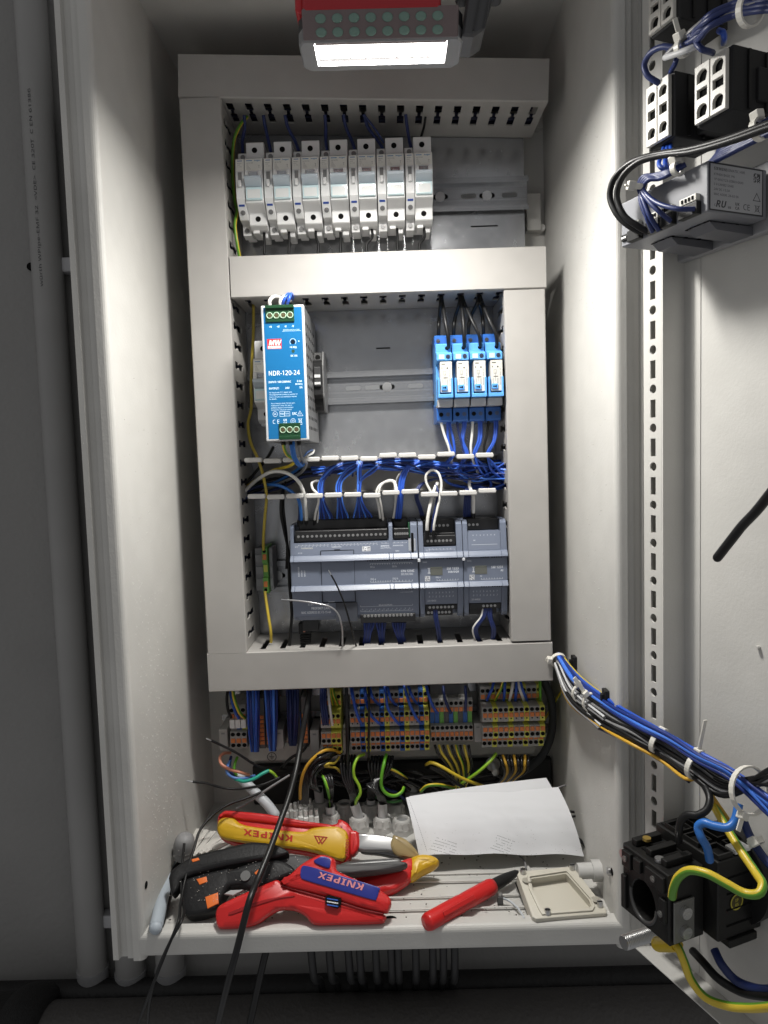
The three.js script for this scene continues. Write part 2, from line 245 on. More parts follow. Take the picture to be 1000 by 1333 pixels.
dinRail('zinc DIN rail between the blue power supply and the blue relays', [322, 510], [660, 497], [460, 485, 541], [504]);
dinRail('zinc DIN rail behind the grey controller modules', [330, 752], [664, 737], [], [362]);
dinRail('zinc DIN rail carrying the orange and grey terminal blocks', [290, 950], [722, 934]);

// ---------------------------------------------------------------- row of white breakers, each with a narrow auxiliary unit at its left
{
  const W = 0.0177, WA = 0.0086;
  const white = mat([0.72, 0.72, 0.715], 0.42), greyW = mat([0.60, 0.60, 0.595], 0.45), dimScrew = mat([0.22, 0.22, 0.22], 0.5, { metalness: 0.4 }), pale = mat([0.60, 0.76, 0.79], 0.2, { clearcoat: 0.5 }), toggle = mat([0.46, 0.52, 0.57], 0.4);
  const print = printed(canvasTex(256, 224, (g, w, h) => { g.fillStyle = '#ecebe4'; g.fillRect(0, 0, w, h); g.fillStyle = '#2c78b4'; g.fillRect(16, 22, 90, 14); txt(g, 'hager', 240, 28, 36, '#2c78b4', 'right', 'bold'); txt(g, 'MCN106', 20, 74, 26, '#777'); txt(g, 'C6', 20, 112, 28, '#777'); g.fillStyle = '#999'; for (let i = 0; i < 3; i++) g.fillRect(20, 142 + i * 22, 40 + i * 14, 6); g.fillRect(200, 120, 26, 5); g.fillRect(210, 120, 5, 60); }));
  const printA = printed(canvasTex(128, 224, (g, w, h) => { g.fillStyle = '#ecebe4'; g.fillRect(0, 0, w, h); g.fillStyle = '#2b5f9e'; g.fillRect(22, 22, 80, 14); txt(g, 'MZ201', 20, 74, 26, '#777'); g.fillStyle = '#999'; g.fillRect(20, 104, 50, 6); g.fillRect(24, 140, 20, 5); g.fillRect(60, 140, 40, 5); }));
  const P = mmP([[9, -40], [9, 41], [54, 41.5], [55, 40.5], [55, 24], [64, 22.5], [66, 21], [69, 5], [69, -12], [68, -21.5], [66, -22.5], [53, -27], [52.5, -28], [52.5, -38], [51.5, -39], [46, -41.5], [30, -43], [22, -41]]);
  const yc = U(435, 231, 0.068).y;
  const xA = U(307.5, 240, 0.068).x, pit = (U(565, 236, 0.068).x - xA) / 7, px = (i) => V(xA + i * pit, yc, 0.0008);
  const mk = thing('circuit_breaker', 'x', 'circuit breaker', px(0), 0, 'white breakers in the top row'), ox = WA + 0.0004;
  const sx = (g) => g.translate(ox, 0, 0);
  part('housing', sx(extX(P, 0, W, [], 0.0004)), white, mk);
  part('front_label', sx(strip(0.0006, W - 0.0006, 0.066, 0.0205, 0.0683, 0.0085)), print, mk);
  part('terminal_screw', sx(cyl(0.0027, 0.0027, 0.0006, W / 2 - 0.0004, 0.0335, 0.0551, 'z', 16)), M.dark, mk); part('terminal_screw', sx(cyl(0.0027, 0.0027, 0.0006, W / 2, -0.0325, 0.0526, 'z', 16)), M.dark, mk);
  part('indicator_window', sx(merge([span(0.0045, W - 0.0045, 0.003, 0.007, 0.0686, 0.0696)])), M.zinc, mk);
  part('toggle_frame', sx(merge([span(0.0006, 0.0042, 0.0012, 0.008, 0.0685, 0.0715, 0.0004), span(W - 0.0042, W - 0.0006, 0.0012, 0.008, 0.0685, 0.0715, 0.0004)].map((g) => g))), white, mk);
  part('toggle', sx(extX(mmP([[68, 1.6], [77, 1.0], [78, 0], [78, -2.4], [76.5, -3.6], [69, -8]]), 0.0008, W - 0.0008, [], 0.0003)), toggle, mk);
  part('label_window', sx(extX(mmP([[68, -8.2], [71.8, -8.4], [72, -9], [71.3, -19], [70.5, -19.8], [68, -19.8]]), 0.001, W - 0.001, [], 0.0003)), pale, mk);
  part('label_card', sx(strip(0.0025, W - 0.0025, 0.0719, -0.0105, 0.0714, -0.0185)), mat([0.7, 0.72, 0.71], 0.4), mk);
  part('rail_clip', sx(merge([span(0.009, 0.016, -0.0475, -0.04, 0.016, 0.040, 0.001)])), greyW, mk); part('bottom_lug', sx(span(0.002, 0.0085, -0.0445, -0.04, 0.026, 0.046, 0.0008)), white, mk);
  const PA = mmP([[9, -42], [9, 33], [50, 33], [51, 32], [52, 23.5], [64, 22], [66, 20.8], [69, 5], [69, -18], [67.5, -20], [56, -33], [55, -34], [44, -35], [43, -36], [41, -45], [30, -46], [20, -42]]);
  const ak = thing('auxiliary_contact', 'x', 'auxiliary switch', px(0), 0, 'narrow auxiliary units in the breaker row');
  part('housing', extX(PA, 0, WA, [], 0.0004), white, ak);
  part('front_label', strip(0.0005, WA - 0.0005, 0.066, 0.0205, 0.0683, 0.0085), printA, ak);
  part('slider_slot', span(0.0026, 0.0062, -0.003, 0.0072, 0.0686, 0.0693), mat([0.2, 0.2, 0.2], 0.6), ak); part('slider', span(0.0028, 0.006, -0.0075, -0.001, 0.069, 0.0722, 0.0006), white, ak);
  const n = V(0, -0.66, 0.75);
  const onSlope = (g, y, z) => g.rotateX(0.72).translate(WA / 2, y, z);
  part('blue_marker', onSlope(bx(0.0056, 0.0019, 0.0004), -0.0231, 0.0650), mat([0.02, 0.06, 0.3], 0.4), ak);
  part('terminal_screw', [...screwHead(0.0024, 0, 0, 0).map((g) => onSlope(g, -0.0285, 0.0603))], dimScrew, ak); part('terminal_screw', screwHead(0.0024, WA / 2, -0.0405, 0.0426), dimScrew, ak); part('terminal_screw', screwHead(0.0024, WA / 2 + 0.0006, 0.0285, 0.0516), dimScrew, ak);
  const who = (i, what) => i === 0 ? `${what} at the left end of the top row, beside the yellow-green wire` : i === 6 ? `${what} at the right end of the row, ${what.startsWith('white') ? 'beside the bare rail' : 'left of the last breaker'}` : i === 3 ? `${what} in the exact middle of the seven in the top row` : `${ords[i]} ${what} from the left in the top row`;
  for (let i = 0; i < 7; i++) {
    const p = px(i), o = i ? copyOf(mk, p) : mk, q = i ? copyOf(ak, p) : ak;
    o.userData.label = who(i, 'white single pole breaker'); q.userData.label = who(i, 'narrow auxiliary unit');
  }
  // the same kind of narrow unit behind the power supply
  const w = copyOf(mk, V(U(331, 500, 0.066).x - 0.009, U(331, 497, 0.06).y, 0.0008), 'white breaker half hidden behind the left edge of the blue power supply', null); delete w.userData.group;
}

// ---------------------------------------------------------------- blue power supply
{
  const w = 0.040, h = 0.1252, p = U(343, 487, 0.12), t = thing('power_supply', 'slim power supply with bright blue front and green terminals', 'power supply', V(p.x, p.y, 0.0075));
  const D = 0.1125; // local z of the front
  const casing = mat([0.30, 0.30, 0.30], 0.4, { metalness: 0.5, map: rep(spangle, 5) }), edge = mat([0.56, 0.57, 0.58], 0.35);
  part('casing', uvm(span(0.0006, w - 0.0006, -h / 2, h / 2, 0.006, D - 0.006)), casing, t);
  part('front_frame', uvm(rb(w, h, 0.006, w / 2, 0, D - 0.003, 0.0012, 2)), edge, t);
  const holes = []; for (let i = 0; i < 11; i++) for (let j = 0; j < 6; j++) holes.push(cyl(0.0017, 0.0017, 0.0005, w - 0.0005, -0.05 + i * 0.0098, 0.028 + j * 0.0135, 'x', 8)); const ho = part('vent_hole', holes, M.dark, t); ho.userData.kind = 'stuff';
  const blue = '#15699f', F = canvasTex(634, 1987, (g) => { const W = 704, H = 2208; g.scale(0.9, 0.9);
    g.fillStyle = blue; g.fillRect(0, 0, W, H); const wv = '#e8f4fb';
    [['+V', 120], ['+V', 260], ['-V', 395], ['-V', 530]].forEach(([s, x]) => txt(g, s, x, 318, 46, wv, 'center', 'bold'));
    g.fillStyle = wv; g.fillRect(330, 396, 350, 4); txt(g, '80% MIN LOAD @ 115VAC', 350, 378, 26, wv, 'left', '', 'sans-serif', 320);
    g.fillStyle = '#d8333a'; g.fillRect(46, 520, 264, 168); txt(g, 'MW', 178, 585, 122, '#fff', 'center', 'italic bold'); g.fillStyle = '#fff'; g.fillRect(60, 640, 236, 38); txt(g, 'MEAN WELL', 178, 660, 34, '#d8333a', 'center', 'bold');
    g.strokeStyle = wv; g.lineWidth = 6; g.beginPath(); g.arc(520, 580, 56, 2.4, 7.0); g.stroke(); txt(g, '+', 630, 570, 56, wv, 'center', 'bold'); g.fillStyle = '#0b1c2a'; g.beginPath(); g.arc(520, 580, 40, 0, 7); g.fill();
    txt(g, '+V ADJ.', 524, 668, 42, wv, 'center', 'bold'); g.fillStyle = '#2f4b40'; g.beginPath(); g.arc(518, 736, 30, 0, 7); g.fill(); txt(g, 'DC OK', 530, 812, 42, wv, 'center', 'bold');
    txt(g, 'NDR-120-24', 44, 1096, 108, '#fff', 'left', '', 'sans-serif', 620);
    txt(g, 'INPUT: 100-240VAC', 40, 1244, 46, wv, 'left', 'bold', 'sans-serif', 430); txt(g, '2.6A', 660, 1240, 46, wv, 'right', 'bold'); txt(g, '50/60Hz', 668, 1290, 36, wv, 'right', 'bold');
    txt(g, 'OUTPUT:', 44, 1352, 46, wv, 'left', 'bold'); txt(g, '24V ⎓', 400, 1350, 46, wv, 'center', 'bold'); txt(g, '5A', 664, 1346, 46, wv, 'right', 'bold');
    const lines = ['For Supply use 75°C copper wire', 'The output of this product is suitable for', 'Class 2 circuits, see installation manual', 'for details.', '', 'Risk of electric shock. Do not open.', 'Ambient 60°C max. For use in', 'pollution degree 2 environment', 'Suitable for industrial control'];
    lines.forEach((s, i) => txt(g, s, 44 + (i > 4 ? 24 : 0), 1420 + i * 37, 29, wv, 'left', '', 'sans-serif', 560));
    g.lineWidth = 6; g.strokeStyle = wv; g.beginPath(); g.arc(140, 1786, 42, 0, 7); g.stroke(); txt(g, 'UL', 140, 1786, 40, wv, 'center', 'bold'); g.strokeRect(226, 1744, 86, 84); txt(g, 'TÜV', 268, 1786, 38, wv, 'center', 'bold'); g.strokeRect(320, 1750, 92, 74); txt(g, 'SEMI', 366, 1786, 30, wv, 'center'); txt(g, 'EAC', 500, 1786, 62, wv, 'center', 'bold', 'sans-serif', 88); g.beginPath(); g.moveTo(600, 1744); g.lineTo(652, 1828); g.lineTo(548, 1828); g.closePath(); g.stroke(); txt(g, '!', 600, 1798, 50, wv, 'center', 'bold');
    txt(g, 'C E', 150, 1916, 96, wv, 'center', ''); txt(g, 'UK', 320, 1892, 54, wv, 'center', 'bold'); txt(g, 'CA', 320, 1942, 54, wv, 'center', 'bold'); g.beginPath(); g.arc(466, 1914, 44, 0, 7); g.stroke(); g.beginPath(); g.arc(466, 1914, 20, 0, 7); g.stroke(); g.strokeRect(576, 1880, 46, 62); g.beginPath(); g.moveTo(560, 1872); g.lineTo(636, 1956); g.moveTo(636, 1872); g.lineTo(560, 1956); g.stroke(); g.fillRect(560, 1966, 76, 10);
    txt(g, 'UPWR+ MAX. 8 : 6.0-8A', 210, 2004, 34, wv, 'left', 'bold', 'sans-serif', 440);
    txt(g, '⏚', 262, 2110, 70, wv, 'center', 'bold'); txt(g, 'N', 400, 2106, 52, wv, 'center', 'bold'); txt(g, 'L', 545, 2106, 56, wv, 'center', 'bold');
  });
  // the lowest print stands above the lower terminals, so the sheet is mapped to the whole front
  part('blue_label', quad(w - 0.0044, h - 0.0044, w / 2 + 0.0002, 0, D + 0.00015), printed(F, 0.35), t);
  const green = mat([0.006, 0.045, 0.016], 0.4), ring = mat([0.35, 0.50, 0.36], 0.4);
  const term = (n, x0, y0, nm) => { part('terminal_block', [span(x0, x0 + n * 0.0063 + 0.0012, y0 - 0.0075, y0 + 0.0075, D - 0.004, D + 0.0012, 0.0004), span(x0, x0 + n * 0.0063 + 0.0012, y0 + (nm ? -0.0078 : 0.0048), y0 + (nm ? -0.0045 : 0.0078), D - 0.004, D + 0.003, 0.0004)], green, t); for (let i = 0; i < n; i++) { const x = x0 + 0.0037 + i * 0.0063; const s = part('terminal_screw', new THREE.TorusGeometry(0.0026, 0.0005, 6, 18).translate(x, y0 + (nm ? 0.0012 : -0.0015), D + 0.0013), ring, t); part('screw_head', screwHead(0.0020, x, y0 + (nm ? 0.0012 : -0.0015), D + 0.0010), mat([0.25, 0.22, 0.12], 0.35, { metalness: 0.8 }), s); } };
  term(4, 0.0045, 0.0545, 0); term(3, 0.0125, -0.0535, 1);
  part('rail_foot', [span(0.004, w - 0.004, -0.03, 0.03, 0, 0.006)], M.black, t);
}
// black fuse terminal at the right of the power supply
{
  const p = U(414, 496, 0.05), t = thing('fuse_terminal', 'black fuse terminal clipped on the rail right of the power supply', 'terminal', V(p.x - 0.0045, p.y, 0.0075));
  part('housing', extX(mmP([[0, -30], [0, 30], [34, 30], [36, 22], [44, 18], [44, -14], [38, -18], [34, -30]]), 0, 0.009, [], 0.0005), M.black, t);
  part('fuse_lever', span(0.001, 0.008, -0.006, 0.014, 0.043, 0.047, 0.0008), mat([0.035, 0.035, 0.036], 0.4), t);
  part('marker_tag', span(0.0015, 0.0075, 0.003, 0.006, 0.0465, 0.0476), mat([0.5, 0.5, 0.5], 0.4), t); part('marker_tag', span(0.0015, 0.0075, -0.004, -0.0015, 0.0465, 0.0476), mat([0.5, 0.5, 0.5], 0.4), t);
  part('wire_entry', cyl(0.0026, 0.0026, 0.0006, 0.0045, 0.025, 0.0355, 'z', 12), M.dark, t); part('wire_entry', cyl(0.0026, 0.0026, 0.0006, 0.0045, -0.024, 0.0362, 'z', 12), M.dark, t);
  part('end_plate', extX(mmP([[0, -31], [0, 31], [33, 31], [42, 16], [42, -16], [33, -31]]), 0.0092, 0.0106), mat([0.12, 0.12, 0.12], 0.5), t);
}

// ---------------------------------------------------------------- four blue relays
{
  const W = 0.0156, p0 = U(569, 492, 0.075), pitch = (U(656, 490, 0.075).x - p0.x) / 4;
  const sky = mat([0.10, 0.33, 0.72], 0.4), deep = mat([0.025, 0.12, 0.42], 0.4), relayW = mat([0.56, 0.55, 0.53], 0.4), greyB = mat([0.46, 0.46, 0.47], 0.45);
  const t = thing('relay', 'x', 'relay', V(p0.x, p0.y, 0.0075), 0, 'blue plug-in relays in a row');
  part('rear_terminal', [extX(mmP([[0, -10], [0, 46], [40, 46], [42, 44], [42, 34], [30, 34], [30, -10]]), 0, W - 0.0003, [], 0.0004)], deep, t);
  part('rear_screw', screwHead(0.002, W / 2 - 0.004, 0.040, 0.0424), mat([0.1, 0.1, 0.1], 0.4, { metalness: 0.8 }), t);
  part('socket', [extX(mmP([[20, 8], [20, 36], [56, 35], [58, 33.5], [58, 26.5], [68, 24], [69, 23], [69, 17], [60, 16], [54, 14], [54, -26], [20, -26]]), 0, W - 0.0003, [], 0.0004)], sky, t);
  part('marker_tag', span(0.0022, 0.0078, 0.0178, 0.0226, 0.0688, 0.0696, 0.0003), mat([0.42, 0.62, 0.82], 0.4), t);
  part('socket_screw', screwHead(0.0021, 0.0112, 0.0204, 0.0692), mat([0.06, 0.07, 0.12], 0.4, { metalness: 0.6 }), t);
  part('wire_entry', cyl(0.002, 0.002, 0.0006, 0.0112, 0.0302, 0.0581, 'z', 12), M.dark, t);
  part('relay_body', [span(0.0030, 0.0147, -0.0150, 0.0152, 0.052, 0.072, 0.0006)], relayW, t);
  const face = canvasTex(128, 320, (g, w, h) => { g.fillStyle = '#c6c4bd'; g.fillRect(0, 0, w, h); g.fillStyle = '#222'; g.fillRect(14, 20, 42, 9); g.fillRect(14, 58, 8, 16); g.fillRect(70, 60, 14, 16); g.strokeStyle = '#555'; g.lineWidth = 3; g.strokeRect(34, 100, 26, 40); g.beginPath(); g.moveTo(20, 170); g.lineTo(80, 170); g.moveTo(50, 120); g.lineTo(50, 220); g.stroke(); g.fillStyle = '#333'; g.fillRect(34, 166, 46, 9); g.save(); g.translate(104, 260); g.rotate(-Math.PI / 2); txt(g, 'INDUSTRIAL RELAY 24V', 0, 0, 17, '#444'); g.restore(); g.save(); g.translate(24, 250); g.rotate(-Math.PI / 2); txt(g, '8A 250V~', 0, 0, 17, '#444'); g.restore(); for (let i = 0; i < 6; i++) g.fillRect(66, 190 + i * 10, 18, 3); });
  part('relay_print', quad(0.0113, 0.0295, 0.00885, 0.0002, 0.0722), printed(face, 0.4), t);
  part('test_button', [span(0.0036, 0.0098, -0.0128, -0.0078, 0.0715, 0.0738, 0.0005)], sky, t); part('button_mark', [bx(0.0030, 0.0009, 0.0004, 0.0064, -0.0104, 0.0739), bx(0.0009, 0.0022, 0.0004, 0.0079, -0.0104, 0.0739)], M.dark, t);
  for (const x of [0.0004, 0.0134]) part('retaining_clip', span(x, x + 0.0018, -0.0205, -0.001, 0.055, 0.0745, 0.0005), sky, t);
  part('clip_bar', span(0.0004, 0.0152, -0.0205, -0.0168, 0.055, 0.0755, 0.0006), sky, t);
  part('grey_module', [extX(mmP([[40, -21], [66, -21], [65, -28.5], [40, -28.5]]), 0.0003, W - 0.0003, [], 0.0005)], greyB, t);
  part('front_terminal', [extX(mmP([[0, -22], [40, -28], [52, -28.8], [53, -30], [53, -41], [51, -43], [0, -43]]), 0, W - 0.0003, [], 0.0004)], deep, t);
  part('terminal_screw', cyl(0.0022, 0.0022, 0.0006, 0.0044, -0.0355, 0.0532, 'z', 12), M.dark, t); part('terminal_screw', screwHead(0.0021, 0.0112, -0.0355, 0.0532), mat([0.10, 0.13, 0.22], 0.4, { metalness: 0.6 }), t);
  const lb = ['blue plug-in relay nearest the bare rail, leftmost of the four', 'second blue plug-in relay from the left in the row of four', 'third blue plug-in relay from the left in the row of four', 'blue plug-in relay against the right cable duct, last of the four'];
  for (let i = 0; i < 4; i++) (i ? copyOf(t, V(p0.x + i * pitch, p0.y, 0.0075)) : t).userData.label = lb[i];
}

// ---------------------------------------------------------------- grey controller and its two modules
{
  const plc = '#6f7788', body = mat(new THREE.Color(plc), 0.38), bodyD = mat([0.055, 0.06, 0.075], 0.5), conn = mat([0.014, 0.014, 0.015], 0.4);
  const x0 = -0.1178, A = U(377, 745, 0.075), yc = U(520, 744, 0.075).y, z0 = 0.0075;
  // profile in mm, z from the rail; tp / bt: heights where the terminal recess starts
  const profile = (top, bot) => mmP([[0, -48], [0, 48], [30, 49.5], [top ? 40 : 56, 49.5], ...(top ? [[44, 32], [62, 31]] : [[60, 46]]), [64.4, 18.8], [66.4, 18.2], [69.2, 14.9], [70.2, 13.2], [68.8, 12.1], [65.2, 11.6], [65.2, -12.2], [66.6, -12.8], [69.4, -16.0], [70.2, -17.1], [67.6, -18.2], [64, -18.9], ...(bot ? [[61, -36], [44, -37], [42, -50]] : [[59, -46], [55, -50]])]);
  const ruler = (g, x0, x1, y, s, n, up) => { g.fillStyle = s; g.fillRect(x0, y, x1 - x0, 2); for (let i = 0; i <= n; i++) g.fillRect(x0 + (x1 - x0) * i / n, up ? y - 12 : y, 3, 12); };
  const fill = (g, w, h) => { g.fillStyle = plc; g.fillRect(0, 0, w, h); };
  const qr = (g, x, y, s) => { g.fillStyle = '#d9dade'; g.fillRect(x, y, s, s); for (let i = 0; i < 9; i++) for (let j = 0; j < 9; j++) if (rnd() > 0.55) { g.fillStyle = '#62656c'; g.fillRect(x + s * (0.06 + 0.098 * i), y + s * (0.06 + 0.098 * j), s * 0.1, s * 0.1); } };
  const wt = '#dfe3ea';
  const ridgeMarks = (t, xs) => { for (const y of [0.0121, -0.0177]) { const gs = xs.map((x) => bx(0.0013, 0.0010, 0.0006, x, y, y > 0 ? 0.0690 : 0.0690)); const o = part('status_led', gs, M.dark, t); o.userData.kind = 'stuff'; } };
  const screwsRow = (t, n, xa, pitch, y, z, name = 'terminal_screw') => { for (let i = 0; i < n; i++) part(name, [cyl(0.0014, 0.0014, 0.0005, xa + i * pitch, y, z, 'z', 10), bx(0.0021, 0.0004, 0.0003, xa + i * pitch, y, z + 0.0003)], mat([0.42, 0.42, 0.42], 0.35, { metalness: 0.7 }), t); };
  // --- controller, 130 mm wide
  {
    const W = 0.1296, t = thing('controller', 'wide grey programmable controller with hinged flap, black plugs and printed white legends', 'controller', V(x0, yc, z0));
    const sec = (a, b, tp, bt) => part('housing', uvm(extX(profile(tp, bt), a, b, [], 0.0004)), body, t);
    sec(0, 0.0035, 0, 0); sec(0.0036, 0.1005, 1, 0).name = 'terminal_cover'; sec(0.1006, 0.1045, 0, 0); sec(0.1046, 0.1225, 1, 0).name = 'terminal_cover'; sec(0.1226, W, 0, 0);
    part('plug', [span(0.005, 0.0995, 0.0325, 0.0435, 0.042, 0.061, 0.001), span(0.008, 0.0992, 0.0435, 0.0535, 0.03, 0.050, 0.001)], conn, t);
    part('plug', [span(0.1055, 0.1215, 0.0325, 0.0435, 0.042, 0.061, 0.001), span(0.1060, 0.1205, 0.0435, 0.0530, 0.03, 0.050, 0.001)], conn, t);
    part('plug_side', span(0.1205, 0.1222, 0.034, 0.049, 0.04, 0.0605, 0.0004), mat([0.02, 0.09, 0.04], 0.4), t);
    screwsRow(t, 20, 0.0085, 0.00465, 0.0378, 0.0612); screwsRow(t, 6, 0.1075, 0.0024, 0.0378, 0.0612);
    const up = canvasTex(1024, 160, (g, w, h) => { fill(g, w, h); ruler(g, 60, 300, 26, wt, 8, 1); ruler(g, 330, 700, 26, wt, 14, 1); ruler(g, 740, 940, 26, wt, 6, 1); for (let i = 0; i < 22; i++) txt(g, '.' + (i % 8), 50 + i * 31, 40, 15, wt, 'center'); txt(g, 'L+', 40, 40, 18, wt, 'center', 'bold'); txt(g, 'SIEMENS', 80, 64, 24, '#d9d7c6', 'left'); txt(g, 'SIMATIC', 330, 58, 22, wt, 'left'); txt(g, '24VDC', 730, 62, 24, wt, 'left', 'bold'); txt(g, 'OUTPUTS', 730, 90, 20, wt); txt(g, 'ANALOG', 830, 62, 22, wt); txt(g, 'X10', 56, 128, 20, wt); txt(g, 'MC', 850, 138, 22, wt); qr(g, 580, 62, 66); });
    part('upper_legend', strip(0.001, W - 0.001, 0.0620, 0.0305, 0.0643, 0.0190), printed(up, 0.42), t);
    const midT = canvasTex(1024, 192, (g, w, h) => { fill(g, w, h); ['RUN/STOP', 'ERROR', 'MAINT'].forEach((s, i) => { g.save(); g.translate(56 + i * 24, 110); g.rotate(-Math.PI / 2); txt(g, s, 0, 0, 17, wt); g.restore(); }); ruler(g, 640, 800, 18, wt, 8, 0); ruler(g, 820, 980, 18, wt, 8, 0); txt(g, 'DI a', 640, 46, 20, wt); txt(g, 'DI b', 820, 46, 20, wt); txt(g, 'CPU 1214C', 890, 86, 27, wt, 'left', 'bold', 'sans-serif', 110); txt(g, 'DC/DC/DC', 890, 114, 22, wt, 'left', '', 'sans-serif', 110); ruler(g, 640, 800, 172, wt, 8, 1); ruler(g, 820, 980, 172, wt, 6, 1); txt(g, 'DQ a', 640, 146, 20, wt); txt(g, 'DQ b', 820, 146, 20, wt); });
    part('centre_legend', strip(0.001, W - 0.001, 0.0652, 0.0110, 0.0652, -0.0130), printed(midT, 0.42), t);
    const lowT = canvasTex(640, 224, (g, w, h) => { fill(g, w, h); txt(g, '214-1AG40-0XB0', 600, 18, 18, wt, 'right'); ruler(g, 30, 590, 150, wt, 1, 1); txt(g, 'RELAY OUTPUTS', 300, 140, 20, wt, 'center'); for (let i = 0; i < 12; i++) txt(g, '.' + (i % 8), 50 + i * 46, 178, 18, wt, 'center'); ruler(g, 30, 590, 196, wt, 12, 1); });
    part('lower_legend', strip(0.0665, W - 0.002, 0.0636, -0.0195, 0.0594, -0.0445), printed(lowT, 0.42), t);
    const lt = canvasTex(400, 160, (g, w, h) => { fill(g, w, h); txt(g, 'X1 P1', 130, 84, 22, wt); txt(g, 'LAN', 300, 80, 20, wt); txt(g, 'PROFINET (LAN)', 160, 110, 24, wt, 'left', 'bold'); txt(g, 'MAC ADDRESS 8C-F3-19-4A', 60, 138, 24, wt, 'left', '', 'sans-serif', 300); g.fillStyle = wt; g.fillRect(330, 66, 60, 3); });
    part('port_legend', strip(0.002, 0.044, 0.0636, -0.0195, 0.0594, -0.0445), printed(lt, 0.42), t);
    // hinged flap over the signal board bay, following the profile
    const flap = profile(0, 0).slice(5, -2); const fp = [[0.0645, 0.0225], ...flap.map(([z, y]) => [z + 0.0009, y])]; const last = [0.0619, -0.0305]; const out = [...fp, last], inn = out.slice().reverse().map(([z, y]) => [z - 0.0012, y]);
    part('flap', uvm(extX([...out, ...inn], 0.0315, 0.0645)), body, t);
    for (const x of [0.0309, 0.0646]) part('flap_gap', [bx(0.0005, 0.052, 0.0006, x, -0.004, 0.0652), bx(0.0005, 0.0065, 0.0006, x, 0.0195, 0.0643), bx(0.0005, 0.0115, 0.0006, x, -0.0245, 0.0632)], M.dark, t);
    part('flap_gap', [bx(0.0338, 0.0007, 0.0006, 0.0478, 0.0229, 0.0638), bx(0.006, 0.0014, 0.0007, 0.0478, 0.0233, 0.0638), bx(0.0338, 0.0008, 0.0006, 0.0478, -0.0309, 0.0622)], M.dark, t);
    part('port_recess', [span(0.0442, 0.0660, -0.0505, -0.0312, 0.045, 0.0632)], bodyD, t);
    part('plug', [span(0.069, 0.1255, -0.0535, -0.0445, 0.035, 0.0612, 0.0008)], conn, t); screwsRow(t, 14, 0.0735, 0.0037, -0.0462, 0.0614);
    part('card_slot', span(0.1232, 0.1256, 0.0175, 0.0385, 0.0628, 0.0648), M.dark, t); part('card_frame', [span(0.1204, 0.1229, 0.0205, 0.0325, 0.0618, 0.0646), span(0.1260, 0.1275, 0.0205, 0.0325, 0.0618, 0.0646)], mat([0.42, 0.44, 0.48], 0.4), t);
    ridgeMarks(t, [...Array(9)].map((_, i) => 0.0785 + i * 0.0025).concat([...Array(9)].map((_, i) => 0.1035 + i * 0.0025)));
    part('side_strip', span(-0.0012, -0.0002, -0.034, 0.034, 0.01, 0.06), M.black, t);
    part('network_port', [span(0.008, 0.0245, -0.0625, -0.0500, 0.030, 0.052, 0.0006)], conn, t);
  }
  // --- two modules, 45 mm wide
  const module = (i, label, code) => {
    const W = 0.0446, t = thing('input_output_module', label, 'module', V(x0 + 0.1306 + i * 0.0451, yc, z0)); const k = i;
    const tone = body;
    const rails = [[0, 0.0050], [W - 0.0062, W]];
    for (const [a, b] of rails) part('side_rib', uvm(extX(profile(0, 0), a, b, [], 0.0004)), tone, t);
    const P = profile(1, 1); if (k === 1) { P[4] = [0.046, 0.0385]; P[5] = [0.0605, 0.0375]; } else { P[4] = [0.044, 0.0245]; P[5] = [0.0632, 0.0235]; }
    part('housing', uvm(extX(P, 0.0051, W - 0.0063, [], 0.0003)), tone, t);
    if (k === 0) { part('plug', [span(0.0056, W - 0.0066, 0.0250, 0.0350, 0.040, 0.0622, 0.0008), span(0.0056, W - 0.0066, 0.0352, 0.0500, 0.028, 0.050, 0.0008), span(0.0056, W - 0.0066, 0.0300, 0.0370, 0.045, 0.056, 0.0008)], conn, t); screwsRow(t, 7, 0.0095, 0.0039, 0.0295, 0.0625); screwsRow(t, 4, 0.0185, 0.0042, 0.0440, 0.0504); }
    else { part('plug', [span(0.0056, W - 0.0066, 0.0385, 0.0505, 0.026, 0.052, 0.0008)], conn, t); screwsRow(t, 3, 0.0080, 0.0042, 0.0440, 0.0524); }
    const tg = canvasTex(320, k ? 220 : 90, (g, w, h) => { fill(g, w, h); for (let j = 0; j < 7; j++) { txt(g, '' + j, 50 + j * 36, k ? 34 : 26, 20, wt, 'center'); } if (k) { txt(g, '→', 60, 70, 26, wt, 'center'); txt(g, 'AI', 60, 98, 22, wt, 'center'); g.fillStyle = wt; g.fillRect(30, 150, 260, 3); } else { ruler(g, 20, 300, 44, wt, 8, 0); txt(g, 'DI a', 20, 70, 20, wt); } });
    part('upper_legend', strip(0.0056, W - 0.0066, k ? 0.0607 : 0.0634, k ? 0.0368 : 0.0228, 0.0643, 0.0190), printed(tg, 0.42), t);
    const mt = canvasTex(384, 208, (g, w, h) => { fill(g, w, h); txt(g, 'DIAG', 26, 22, 17, wt); g.fillStyle = '#8d9288'; g.fillRect(96, 66, 104, 66); g.fillStyle = '#c9ccd2'; g.fillRect(70, 74, 24, 8); g.fillRect(78, 74, 8, 48); g.fillRect(70, 116, 24, 8); txt(g, code[0], 350, 84, 28, wt, 'right', 'bold'); txt(g, code[1], 350, 114, 24, wt, 'right', 'bold'); qr(g, 44, 146, 46); txt(g, code[2], 140, 158, 20, wt); ruler(g, 150, 340, 188, wt, 8, 1); });
    part('centre_legend', strip(0.0006, W - 0.0006, 0.0652, 0.0110, 0.0652, -0.0130), printed(mt, 0.42), t);
    part('label_window', span(0.0112, 0.0236, -0.0052, 0.0024, 0.0653, 0.0657), mat([0.13, 0.135, 0.12], 0.25), t);
